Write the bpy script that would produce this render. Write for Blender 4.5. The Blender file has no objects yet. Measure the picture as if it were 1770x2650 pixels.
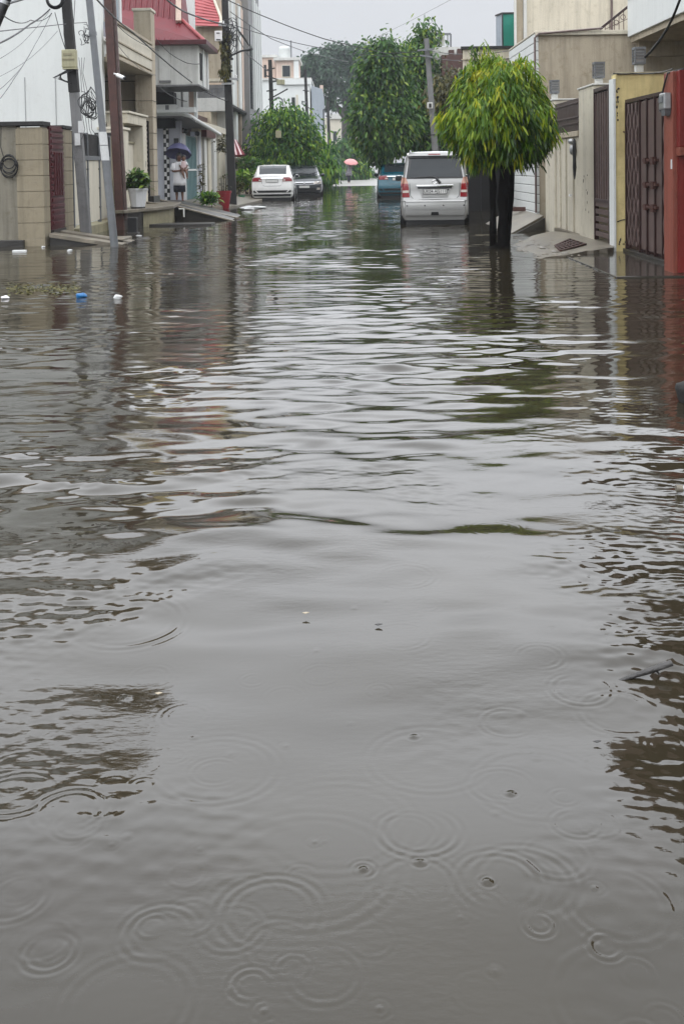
import bpy, bmesh, math, random
import numpy as np
from mathutils import Vector, Matrix
S = bpy.context.scene
COL = S.collection
rnd = random.Random(7)
nrg = np.random.default_rng(11)
PI = math.pi
# ------------------------------------------------------------------ camera (photo measured in its own 1770 x 2650 pixels)
FP, CXP, CYP, HY, ROLL, YAW, CAMH = 2700.0, 885.0, 540.0, 430.0, 0.0150, 0.0037, 1.30
PITCH = math.atan((CYP - HY) / FP)
def _basis():
    r = Vector((math.cos(YAW), math.sin(YAW), 0)); f = Vector((-math.sin(YAW), math.cos(YAW), 0)); u = Vector((0, 0, 1))
    f2 = f * math.cos(PITCH) - u * math.sin(PITCH); u2 = u * math.cos(PITCH) + f * math.sin(PITCH)
    r3 = r * math.cos(ROLL) - u2 * math.sin(ROLL); u3 = u2 * math.cos(ROLL) + r * math.sin(ROLL)
    return r3, u3, f2
CR, CU, CF = _basis()
CAM = Vector((0, 0, CAMH))
def ray(px, py):
    return CR * ((px - CXP) / FP) + CU * ((CYP - py) / FP) + CF
def atY(px, py, y):
    d = ray(px, py); return CAM + d * (y / d.y)
def atX(px, py, x):
    d = ray(px, py); return CAM + d * (x / d.x)
def atZ(px, py, z=0.0):
    d = ray(px, py); return CAM + d * ((z - CAMH) / d.z)
cam = bpy.data.cameras.new('camera'); camo = bpy.data.objects.new('camera', cam); COL.objects.link(camo)
camo.matrix_world = Matrix(((CR.x, CU.x, -CF.x, 0), (CR.y, CU.y, -CF.y, 0), (CR.z, CU.z, -CF.z, CAMH), (0, 0, 0, 1)))
cam.sensor_fit = 'VERTICAL'; cam.sensor_height = 36.0; cam.lens = 36.0 * FP / 2650.0
cam.shift_y = -(1325.0 - CYP) / 2650.0
cam.clip_start = 0.05; cam.clip_end = 3000
S.camera = camo
S.render.resolution_x, S.render.resolution_y = 683, 1024
S.view_settings.view_transform = 'Standard'; S.view_settings.look = 'None'
S.view_settings.exposure = 0.0; S.view_settings.gamma = 1.0; S.view_settings.use_curve_mapping = False
# ------------------------------------------------------------------ materials
def new_mat(name):
    m = bpy.data.materials.new(name); m.use_nodes = True
    nt = m.node_tree; b = nt.nodes['Principled BSDF']
    return m, nt, b
def lin(c):
    return tuple(((v / 255.0) / 12.92 if v / 255.0 <= 0.04045 else ((v / 255.0 + 0.055) / 1.055) ** 2.4) for v in c)
def mat(name, col, rough=0.7, metal=0.0, var=0.25, scale=1.2, streak=0.0, bump=0.0, bscale=40.0, spec=0.5, coat=0.0, stain=None, ior=1.45):
    """procedural paint / plaster / metal: large patches, vertical dirt streaks, fine bump"""
    m, nt, b = new_mat(name); N = nt.nodes; L = nt.links
    tc = N.new('ShaderNodeTexCoord')
    n1 = N.new('ShaderNodeTexNoise'); n1.inputs['Scale'].default_value = scale; n1.inputs['Detail'].default_value = 8; n1.inputs['Roughness'].default_value = 0.65
    L.new(tc.outputs['Object'], n1.inputs['Vector'])
    r1 = N.new('ShaderNodeMapRange'); r1.inputs[1].default_value = 0.3; r1.inputs[2].default_value = 0.7
    L.new(n1.outputs['Fac'], r1.inputs[0])
    mx = N.new('ShaderNodeMix'); mx.data_type = 'RGBA'
    dark = stain or tuple(c * (1 - var) for c in col)
    mx.inputs[6].default_value = (*dark, 1); mx.inputs[7].default_value = (*col, 1)
    L.new(r1.outputs[0], mx.inputs[0]); out = mx.outputs[2]
    if streak > 0:
        mp = N.new('ShaderNodeMapping'); mp.inputs['Scale'].default_value = (7, 7, 0.45); L.new(tc.outputs['Object'], mp.inputs['Vector'])
        n2 = N.new('ShaderNodeTexNoise'); n2.inputs['Scale'].default_value = 1.0; n2.inputs['Detail'].default_value = 6; n2.inputs['Roughness'].default_value = 0.7
        L.new(mp.outputs[0], n2.inputs['Vector'])
        r2 = N.new('ShaderNodeMapRange'); r2.inputs[1].default_value = 0.46; r2.inputs[2].default_value = 0.72; r2.inputs[3].default_value = 0; r2.inputs[4].default_value = streak
        L.new(n2.outputs['Fac'], r2.inputs[0])
        m2 = N.new('ShaderNodeMix'); m2.data_type = 'RGBA'; L.new(r2.outputs[0], m2.inputs[0]); L.new(out, m2.inputs[6])
        m2.inputs[7].default_value = (*[c * 0.32 for c in col], 1); out = m2.outputs[2]
        n4 = N.new('ShaderNodeTexNoise'); n4.inputs['Scale'].default_value = 5.5; n4.inputs['Detail'].default_value = 9; n4.inputs['Roughness'].default_value = 0.75
        L.new(tc.outputs['Object'], n4.inputs['Vector'])
        r4 = N.new('ShaderNodeMapRange'); r4.inputs[1].default_value = 0.53; r4.inputs[2].default_value = 0.68; r4.inputs[3].default_value = 0; r4.inputs[4].default_value = min(.75, streak * 1.3)
        L.new(n4.outputs['Fac'], r4.inputs[0])
        m4 = N.new('ShaderNodeMix'); m4.data_type = 'RGBA'; L.new(r4.outputs[0], m4.inputs[0]); L.new(out, m4.inputs[6])
        m4.inputs[7].default_value = (col[0] * .52, col[1] * .50, col[2] * .44, 1); out = m4.outputs[2]
    L.new(out, b.inputs['Base Color'])
    rr = N.new('ShaderNodeMapRange'); rr.inputs[3].default_value = max(0.02, rough - 0.12); rr.inputs[4].default_value = min(1, rough + 0.1)
    L.new(n1.outputs['Fac'], rr.inputs[0]); L.new(rr.outputs[0], b.inputs['Roughness'])
    b.inputs['Metallic'].default_value = metal; b.inputs['Specular IOR Level'].default_value = spec; b.inputs['Coat Weight'].default_value = coat
    b.inputs['Coat Roughness'].default_value = 0.04
    if bump > 0:
        n3 = N.new('ShaderNodeTexNoise'); n3.inputs['Scale'].default_value = bscale; n3.inputs['Detail'].default_value = 5
        L.new(tc.outputs['Object'], n3.inputs['Vector'])
        bp = N.new('ShaderNodeBump'); bp.inputs['Strength'].default_value = bump; bp.inputs['Distance'].default_value = 0.02
        L.new(n3.outputs['Fac'], bp.inputs['Height']); L.new(bp.outputs[0], b.inputs['Normal'])
    return m
def wall_mat(name, rgb, **k):
    d = dict(rough=0.75, var=0.14, streak=0.35, bump=0.25, scale=0.9, spec=0.3); d.update(k)
    return mat(name, lin(rgb) if max(rgb) > 1 else rgb, **d)
def glass_mat(name, col=(0.02, 0.025, 0.028), rough=0.03):
    m, nt, b = new_mat(name)
    b.inputs['Base Color'].default_value = (*col, 1); b.inputs['Roughness'].default_value = rough; b.inputs['Specular IOR Level'].default_value = 0.35
    n = nt.nodes.new('ShaderNodeTexNoise'); n.inputs['Scale'].default_value = 9
    r = nt.nodes.new('ShaderNodeMapRange'); r.inputs[3].default_value = rough; r.inputs[4].default_value = rough + 0.08
    nt.links.new(n.outputs['Fac'], r.inputs[0]); nt.links.new(r.outputs[0], b.inputs['Roughness'])
    return m
def paint_mat(name, col, metal=0.0, rough=0.3):
    m = mat(name, col, rough=rough, metal=metal, var=0.08, scale=3.0, coat=0.8, streak=0.06)
    return m
def leaf_mat(name, stops, trans=0.35, rough=0.45):
    m, nt, b = new_mat(name); N = nt.nodes; L = nt.links
    at = N.new('ShaderNodeAttribute'); at.attribute_name = 'tint'
    cr = N.new('ShaderNodeValToRGB'); e = cr.color_ramp.elements
    while len(e) < len(stops): e.new(0.5)
    for k, (p, c) in enumerate(stops):
        e[k].position = p; e[k].color = (*c, 1)
    L.new(at.outputs['Fac'], cr.inputs[0]); L.new(cr.outputs[0], b.inputs['Base Color'])
    b.inputs['Roughness'].default_value = rough; b.inputs['Specular IOR Level'].default_value = 0.4
    tr = N.new('ShaderNodeBsdfTranslucent'); L.new(cr.outputs[0], tr.inputs[0])
    ms = N.new('ShaderNodeMixShader'); ms.inputs[0].default_value = trans
    L.new(b.outputs[0], ms.inputs[1]); L.new(tr.outputs[0], ms.inputs[2]); L.new(ms.outputs[0], N['Material Output'].inputs[0])
    return m
# ------------------------------------------------------------------ mesh building
class MB:
    def __init__(s): s.v = []; s.f = []; s.m = []
    def add(s, vs, fs, mi=0):
        o = len(s.v); s.v.extend([tuple(v) for v in vs])
        for f in fs: s.f.append(tuple(i + o for i in f)); s.m.append(mi)
        return s
    def box(s, x0, x1, y0, y1, z0, z1, mi=0):
        x0, x1 = min(x0, x1), max(x0, x1); y0, y1 = min(y0, y1), max(y0, y1); z0, z1 = min(z0, z1), max(z0, z1)
        v = [(x, y, z) for z in (z0, z1) for y in (y0, y1) for x in (x0, x1)]
        return s.add(v, [(0, 2, 3, 1), (4, 5, 7, 6), (0, 1, 5, 4), (2, 6, 7, 3), (0, 4, 6, 2), (1, 3, 7, 5)], mi)
    def prism(s, poly, vec, mi=0):
        n = len(poly); a = [Vector(p) for p in poly]; b = [p + Vector(vec) for p in a]
        fs = [tuple(range(n))[::-1], tuple(range(n, 2 * n))] + [(i, (i + 1) % n, n + (i + 1) % n, n + i) for i in range(n)]
        return s.add(a + b, fs, mi)
    def bar(s, a, b, w, h, mi=0, up=(0, 0, 1)):
        a = Vector(a); b = Vector(b); d = (b - a).normalized(); u = Vector(up)
        if abs(d.dot(u)) > 0.98: u = Vector((0, 1, 0))
        r = d.cross(u).normalized(); u = r.cross(d)
        q = [a + r * (i * w / 2) + u * (j * h / 2) for i, j in ((-1, -1), (1, -1), (1, 1), (-1, 1))]
        return s.prism(q, b - a, mi)
    def tube(s, path, rad, n=8, mi=0, caps=True):
        P = [Vector(p) for p in path]; rr = rad if isinstance(rad, (list, tuple)) else [rad] * len(P)
        vs = []; fs = []; prev = None
        for i, p in enumerate(P):
            t = (P[min(i + 1, len(P) - 1)] - P[max(i - 1, 0)]).normalized()
            if prev is None:
                u = Vector((0, 0, 1)) if abs(t.z) < 0.9 else Vector((1, 0, 0))
                r = t.cross(u).normalized()
            else:
                r = (prev - t * prev.dot(t)).normalized()
            prev = r; w = t.cross(r)
            for k in range(n):
                a = 2 * PI * k / n; vs.append(p + (r * math.cos(a) + w * math.sin(a)) * rr[i])
        for i in range(len(P) - 1):
            for k in range(n):
                fs.append((i * n + k, i * n + (k + 1) % n, (i + 1) * n + (k + 1) % n, (i + 1) * n + k))
        if caps: fs.append(tuple(range(n))[::-1]); fs.append(tuple((len(P) - 1) * n + k for k in range(n)))
        return s.add(vs, fs, mi)
    def lathe(s, prof, c=(0, 0, 0), n=20, mi=0, sx=1, sy=1, caps=True):
        vs = []; fs = []; c = Vector(c)
        for r, z in prof:
            for k in range(n):
                a = 2 * PI * k / n; vs.append(c + Vector((r * sx * math.cos(a), r * sy * math.sin(a), z)))
        for i in range(len(prof) - 1):
            for k in range(n): fs.append((i * n + k, i * n + (k + 1) % n, (i + 1) * n + (k + 1) % n, (i + 1) * n + k))
        if caps:
            fs.append(tuple(range(n))[::-1]); fs.append(tuple((len(prof) - 1) * n + k for k in range(n)))
        return s.add(vs, fs, mi)
    def ell(s, c, r, nu=12, nv=8, mi=0):
        prof = [(math.sin(PI * i / nv), -math.cos(PI * i / nv)) for i in range(nv + 1)]
        vs = []; fs = []
        for a, z in prof:
            for k in range(nu):
                t = 2 * PI * k / nu; vs.append((c[0] + r[0] * a * math.cos(t), c[1] + r[1] * a * math.sin(t), c[2] + r[2] * z))
        for i in range(nv):
            for k in range(nu): fs.append((i * nu + k, i * nu + (k + 1) % nu, (i + 1) * nu + (k + 1) % nu, (i + 1) * nu + k))
        return s.add(vs, fs, mi)
    def build(s, name, mats, parent=None, smooth=None, world=True, bevel=0.0, solid=0.0):
        base = Vector((0, 0, 0))
        if world and parent is not None:
            q = parent
            while q is not None: base = base + q.location; q = q.parent
        me = bpy.data.meshes.new(name)
        me.from_pydata([(v[0] - base.x, v[1] - base.y, v[2] - base.z) for v in s.v], [], s.f)
        if not isinstance(mats, (list, tuple)): mats = [mats]
        for m in mats: me.materials.append(m)
        if len(mats) > 1: me.polygons.foreach_set('material_index', s.m)
        bm = bmesh.new(); bm.from_mesh(me); bmesh.ops.recalc_face_normals(bm, faces=bm.faces); bm.to_mesh(me); bm.free()
        if smooth is not None:
            me.polygons.foreach_set('use_smooth', [True] * len(me.polygons)); me.set_sharp_from_angle(angle=math.radians(smooth))
        me.update()
        o = bpy.data.objects.new(name, me); COL.objects.link(o)
        if parent is not None: o.parent = parent
        if solid > 0:
            md = o.modifiers.new('solid', 'SOLIDIFY'); md.thickness = solid; md.offset = 0
        if bevel > 0:
            md = o.modifiers.new('bevel', 'BEVEL'); md.width = bevel; md.segments = 2; md.limit_method = 'ANGLE'; md.angle_limit = math.radians(40)
        return o
def tag(o, label=None, cat=None, group=None, kind=None):
    if label: o['label'] = label
    if cat: o['category'] = cat
    if group: o['group'] = group
    if kind: o['kind'] = kind
    return o
def thing(name, label, cat, loc=(0, 0, 0), rotz=0.0, group=None):
    o = bpy.data.objects.new(name, None); COL.objects.link(o)
    o.empty_display_size = 0.2
    o.location = loc; o.rotation_euler = (0, 0, rotz)
    return tag(o, label, cat, group)
def children(o): return [c for c in bpy.data.objects if c.parent == o]
def copy_tree(o, parent=None):
    c = o.copy(); COL.objects.link(c); c.parent = parent
    for ch in children(o): copy_tree(ch, c)
    return c
def text_mesh(txt, size, depth=0.004):
    cu = bpy.data.curves.new('lettering', 'FONT'); cu.body = txt; cu.size = size; cu.extrude = depth; cu.align_x = 'CENTER'; cu.align_y = 'CENTER'
    to = bpy.data.objects.new('lettering', cu); COL.objects.link(to)
    dg = bpy.context.evaluated_depsgraph_get(); me = bpy.data.meshes.new_from_object(to.evaluated_get(dg))
    bpy.data.objects.remove(to); return me
# leaves as bent strips; numpy throughout
def leaf_mesh(name, mat_, P, D, Nn, Ln, Wd, tint, parent=None, bend=0.25, rows=2):
    """P base points, D directions, Nn side vectors, lengths, widths: each leaf is a pointed strip that droops"""
    n = len(P); segs = rows + 1
    D = D / np.linalg.norm(D, axis=1, keepdims=True)
    Sd = np.cross(D, Nn); Sd /= (np.linalg.norm(Sd, axis=1, keepdims=True) + 1e-9)
    V = np.zeros((n, segs * 2, 3))
    for k in range(segs):
        t = k / rows; w = Wd * (0.35 + 1.3 * math.sin(PI * min(0.95, t * 0.8 + 0.12))) * 0.5 if k < rows else Wd * 0.06
        cpt = P + D * (Ln * t)[:, None]; cpt[:, 2] -= bend * Ln * t * t
        V[:, 2 * k] = cpt - Sd * np.broadcast_to(w, (n,))[:, None]; V[:, 2 * k + 1] = cpt + Sd * np.broadcast_to(w, (n,))[:, None]
    base = np.zeros(3)
    if parent is not None: base = np.array(parent.location)
    V -= base
    nv = segs * 2
    fl = np.array([[2 * k, 2 * k + 1, 2 * k + 3, 2 * k + 2] for k in range(rows)])
    F = (fl[None] + (np.arange(n) * nv)[:, None, None]).reshape(-1)
    me = bpy.data.meshes.new(name); me.vertices.add(n * nv); me.vertices.foreach_set('co', V.reshape(-1))
    nf = n * rows; me.loops.add(nf * 4); me.loops.foreach_set('vertex_index', F.astype(np.int32))
    me.polygons.add(nf); me.polygons.foreach_set('loop_start', np.arange(0, nf * 4, 4, dtype=np.int32))
    me.update(calc_edges=True)
    at = me.attributes.new('tint', 'FLOAT', 'POINT'); at.data.foreach_set('value', np.repeat(tint, nv).astype(np.float32))
    me.polygons.foreach_set('use_smooth', [True] * nf)
    me.materials.append(mat_)
    o = bpy.data.objects.new(name, me); COL.objects.link(o)
    if parent is not None: o.parent = parent
    return o
def unit(n):
    v = nrg.normal(size=(n, 3)); return v / np.linalg.norm(v, axis=1, keepdims=True)
HAZE = 0.0007
# ------------------------------------------------------------------ world: overcast monsoon sky
w = bpy.data.worlds.new('World'); S.world = w; w.use_nodes = True
nt = w.node_tree; N = nt.nodes; L = nt.links; bg = N['Background']
SUN_EL, SUN_AZ = math.radians(58), math.radians(200)
sky = N.new('ShaderNodeTexSky'); sky.sky_type = 'NISHITA'; sky.sun_disc = False
sky.sun_elevation = SUN_EL; sky.sun_rotation = SUN_AZ; sky.air_density = 1.0; sky.dust_density = 6.0; sky.ozone_density = 1.0
hs = N.new('ShaderNodeHueSaturation'); hs.inputs['Saturation'].default_value = 0.12; L.new(sky.outputs[0], hs.inputs['Color'])
tc = N.new('ShaderNodeTexCoord'); sx = N.new('ShaderNodeSeparateXYZ'); L.new(tc.outputs['Generated'], sx.inputs[0])
ov = N.new('ShaderNodeValToRGB'); e_ = ov.color_ramp.elements
for p_, v_ in ((0.0, .285), (0.155, .298), (0.23, .62), (0.37, 1.20), (0.50, 1.22), (0.64, .98), (0.9, .85)): 
    q_ = e_[0] if p_ == 0.0 else e_.new(p_)
    q_.position = p_; q_.color = (v_ / 1.6, v_ / 1.6, v_ / 1.6, 1)
L.new(sx.outputs['Z'], ov.inputs[0])
cn = N.new('ShaderNodeTexNoise'); cn.inputs['Scale'].default_value = 2.2; cn.inputs['Detail'].default_value = 5; L.new(tc.outputs['Generated'], cn.inputs['Vector'])
cm = N.new('ShaderNodeMapRange'); cm.inputs[3].default_value = 0.96; cm.inputs[4].default_value = 1.03; L.new(cn.outputs['Fac'], cm.inputs[0])
mu = N.new('ShaderNodeMath'); mu.operation = 'MULTIPLY'; mv = N.new('ShaderNodeMath'); mv.operation = 'MULTIPLY'; mv.inputs[1].default_value = 43.2; L.new(ov.outputs[0], mv.inputs[0]); L.new(mv.outputs[0], mu.inputs[0]); L.new(cm.outputs[0], mu.inputs[1])
tint = N.new('ShaderNodeMix'); tint.data_type = 'RGBA'; tint.blend_type = 'MULTIPLY'; tint.inputs[0].default_value = 1.0
L.new(mu.outputs[0], tint.inputs[6]); tint.inputs[7].default_value = (0.955, 0.985, 1.04, 1)
mixs = N.new('ShaderNodeMix'); mixs.data_type = 'RGBA'; mixs.inputs[0].default_value = 0.88
L.new(hs.outputs[0], mixs.inputs[6]); L.new(tint.outputs[2], mixs.inputs[7])
L.new(mixs.outputs[2], bg.inputs['Color']); bg.inputs['Strength'].default_value = 0.10
sl = bpy.data.lights.new('sun', 'SUN'); so = bpy.data.objects.new('sun', sl); COL.objects.link(so)
sl.energy = 0.5; sl.angle = math.radians(40); sl.color = (1.0, 0.97, 0.93)
sdir = Vector((math.sin(SUN_AZ) * math.cos(SUN_EL), math.cos(SUN_AZ) * math.cos(SUN_EL), math.sin(SUN_EL)))
so.rotation_euler = sdir.to_track_quat('Z', 'Y').to_euler()
# ------------------------------------------------------------------ shared materials
M = {}
M['white_plaster'] = wall_mat('white_plaster', (0.65, 0.67, 0.65), streak=0.10, var=0.05)
M['offwhite'] = wall_mat('offwhite_plaster', (0.60, 0.60, 0.565), streak=0.35)
M['cream'] = wall_mat('cream_plaster', (0.60, 0.56, 0.46), streak=0.22, var=0.1)
M['cream_light'] = wall_mat('pale_cream_plaster', (0.59, 0.545, 0.44), streak=0.4, var=0.16)
M['beige'] = wall_mat('beige_plaster', (0.44, 0.38, 0.285), var=0.2, streak=0.55)
M['beige_dirty'] = wall_mat('dirty_beige_plaster', (0.25, 0.23, 0.18), streak=0.7, var=0.3)
M['tile'] = wall_mat('sandstone_tile', (0.29, 0.25, 0.175), streak=0.4, var=0.2)
M['grey_wall'] = wall_mat('grey_plaster', (0.24, 0.24, 0.24), streak=0.3)
M['grey_paint'] = wall_mat('blue_grey_paint', (0.33, 0.37, 0.41), streak=0.3)
M['pink_wall'] = wall_mat('pinkish_plaster', (0.62, 0.48, 0.40), streak=0.4)
M['brown_wall'] = wall_mat('brown_beige_plaster', (0.45, 0.36, 0.27), streak=0.5)
M['yellow'] = wall_mat('flaking_yellow_paint', (0.78, 0.66, 0.32), streak=0.5, var=0.2, stain=(0.42, 0.33, 0.15))
M['yellow_pale'] = wall_mat('pale_yellow_paint', (0.66, 0.55, 0.28), streak=0.3)
M['red_paint'] = wall_mat('brick_red_paint', (0.26, 0.075, 0.05), streak=0.55, var=0.2, rough=0.5)
M['red_dark'] = wall_mat('maroon_paint', (0.21, 0.022, 0.018), streak=0.3, var=0.3, rough=0.5)
M['maroon_brown'] = wall_mat('maroon_brown_plaster', (0.13, 0.06, 0.042), streak=0.4)
M['red_tile'] = mat('red_roof_tile', (0.165, 0.006, 0.014), rough=0.5, var=0.25, scale=4)
M['red_roof'] = mat('faded_red_roof', (0.36, 0.065, 0.07), rough=0.5, var=0.15, scale=2)
M['wine'] = mat('wine_red_metal', (0.085, 0.012, 0.016), rough=0.4, var=0.3, scale=5)
M['brown_metal'] = mat('dark_brown_metal', (0.040, 0.018, 0.016), rough=0.4, var=0.4, scale=6)
M['mauve_metal'] = mat('weathered_brown_gate_metal', (0.14, 0.095, 0.085), rough=0.45, var=0.5, scale=8, streak=0.5)
M['rust_dark'] = mat('blackened_rusty_iron', (0.035, 0.020, 0.016), rough=0.6, var=0.6, scale=20)
M['rust'] = mat('rusty_brown_steel', (0.075, 0.028, 0.020), rough=0.6, var=0.5, scale=7)
M['black'] = mat('black_metal', (0.012, 0.012, 0.013), rough=0.4, var=0.3, scale=8)
M['black_rubber'] = mat('black_rubber', (0.010, 0.010, 0.011), rough=0.6, var=0.3, scale=10)
M['steel_seam'] = mat('grey_seam_sealant', (0.34, 0.35, 0.35), rough=0.7, var=0.2, scale=9)
M['cable'] = mat('black_cable_sheath', (0.014, 0.014, 0.015), rough=0.5, var=0.2, scale=10)
M['cable_grey'] = mat('grey_cable_sheath', (0.10, 0.105, 0.105), rough=0.5, var=0.2, scale=10)
M['concrete'] = wall_mat('pole_concrete', (0.20, 0.20, 0.20), streak=0.5, var=0.35, scale=2.5, bump=0.5)
M['concrete_dark'] = wall_mat('blackened_concrete', (0.035, 0.034, 0.033), streak=0.3, var=0.4, scale=3, bump=0.4)
M['steel_grey'] = mat('grey_painted_steel', (0.17, 0.18, 0.19), rough=0.45, var=0.3, scale=4, streak=0.3)
M['galv'] = mat('galvanised_steel', (0.42, 0.43, 0.43), rough=0.4, metal=0.6, var=0.3, scale=6)
M['wet_slab'] = mat('wet_concrete_slab', (0.235, 0.205, 0.155), rough=0.4, var=0.65, scale=4.5, bump=0.4)
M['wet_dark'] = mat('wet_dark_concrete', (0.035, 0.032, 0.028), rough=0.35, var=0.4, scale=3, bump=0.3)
M['wet_gloss'] = mat('flooded_concrete', (0.05, 0.045, 0.036), rough=0.10, var=0.4, scale=4)
M['moss'] = mat('mossy_wet_plaster', (0.33, 0.30, 0.19), rough=0.6, var=0.45, scale=3, streak=0.5)
M['paper'] = mat('weathered_paper', (0.62, 0.63, 0.62), rough=0.8, var=0.2, scale=25)
M['box_cream'] = mat('cream_meter_box_paint', (0.40, 0.38, 0.24), rough=0.5, var=0.2, scale=8, streak=0.4)
M['white_paint'] = mat('white_enamel', (0.78, 0.78, 0.77), rough=0.4, var=0.1, scale=4, streak=0.15)
M['pot_white'] = mat('white_ceramic_pot', (0.68, 0.69, 0.70), rough=0.35, var=0.12, scale=5, streak=0.2)
M['pot_red'] = mat('red_plastic_pot', (0.23, 0.008, 0.016), rough=0.35, var=0.2, scale=5)
M['teal_gate'] = mat('teal_gate_paint', (0.16, 0.27, 0.28), rough=0.4, var=0.2, scale=4, streak=0.3)
M['lav_wall'] = wall_mat('lavender_white_plaster', (0.60, 0.62, 0.68), streak=0.2, var=0.08)
M['green_panel'] = mat('green_translucent_sheet', (0.0, 0.19, 0.135), rough=0.4, var=0.06, scale=2)
M['glass'] = glass_mat('dark_window_glass')
M['glass_sky_reflect'] = glass_mat('sky_reflection_glass', (0.30, 0.36, 0.40))  # sky reflection put into the pale blue base colour
M['void'] = mat('recess_shade_black', (0.012, 0.012, 0.012), rough=0.9, var=0.2, scale=2)  # near-black colour stands in for the shade inside openings
M['skin'] = mat('brown_skin', (0.16, 0.075, 0.045), rough=0.5, var=0.12, scale=12)
M['skin_child'] = mat('child_brown_skin', (0.19, 0.095, 0.06), rough=0.5, var=0.12, scale=12)
M['hair'] = mat('black_hair', (0.010, 0.008, 0.008), rough=0.5, var=0.3, scale=40)
M['cloth_white'] = mat('white_cotton', (0.76, 0.75, 0.76), rough=0.9, var=0.08, scale=9, bump=0.3, bscale=25)
M['cloth_pink'] = mat('pale_pink_cotton', (0.66, 0.50, 0.50), rough=0.9, var=0.15, scale=9)
M['cloth_navy'] = mat('navy_cotton', (0.010, 0.011, 0.02), rough=0.9, var=0.2, scale=9)
M['cloth_grey'] = mat('grey_patterned_cotton', (0.26, 0.24, 0.27), rough=0.9, var=0.75, scale=14)
M['umb_blue'] = mat('slate_blue_umbrella_cloth', (0.125, 0.125, 0.25), rough=0.6, var=0.15, scale=5)
M['umb_pink'] = mat('pink_umbrella_cloth', (0.62, 0.26, 0.26), rough=0.6, var=0.15, scale=5)
M['bark'] = mat('dark_wet_bark', (0.006, 0.005, 0.0045), spec=0.08, rough=0.8, var=0.8, scale=14, bump=1.0, bscale=18, streak=0.5)
M['bark_grey'] = mat('grey_brown_bark', (0.055, 0.048, 0.042), rough=0.8, var=0.5, scale=5, bump=0.6)
M['wood'] = mat('wet_weathered_wood', (0.045, 0.042, 0.040), rough=0.4, var=0.6, scale=14, bump=0.5)
M['asphalt'] = mat('wet_asphalt', (0.055, 0.054, 0.052), rough=0.30, var=0.35, scale=1.5, bump=0.15)
M['sheen_road'] = mat('wet_road_sky_sheen', (0.34, 0.33, 0.31), rough=0.33, var=0.25, scale=0.8)  # sky sheen on wet asphalt put into a pale base colour
# ------------------------------------------------------------------ ground and road
g = MB()
ys = [-60, 50, 64, 72, 85, 120, 300, 1500]; zs = [-0.14, -0.14, -0.03, 0.03, 0.06, 0.10, 0.10, 0.10]
for i in range(len(ys) - 1):
    g.add([(-900, ys[i], zs[i] - .01), (900, ys[i], zs[i] - .01), (900, ys[i + 1], zs[i + 1] - .01), (-900, ys[i + 1], zs[i + 1] - .01)], [(0, 1, 2, 3)])
tag(g.build('ground', M['wet_dark']), kind='structure')
g = MB()
yy = [-20, 50, 64, 72, 85, 120, 135]; zz = [-0.14, -0.14, -0.03, 0.03, 0.06, 0.10, 0.10]
for i in range(len(yy) - 1):
    g.add([(-3.6, yy[i], zz[i]), (3.3, yy[i], zz[i]), (3.3, yy[i + 1], zz[i + 1]), (-3.6, yy[i + 1], zz[i + 1])], [(0, 1, 2, 3)], 0 if yy[i] < 50 else 1)
tag(g.build('road', [M['asphalt'], M['sheen_road']]), kind='structure')
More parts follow.
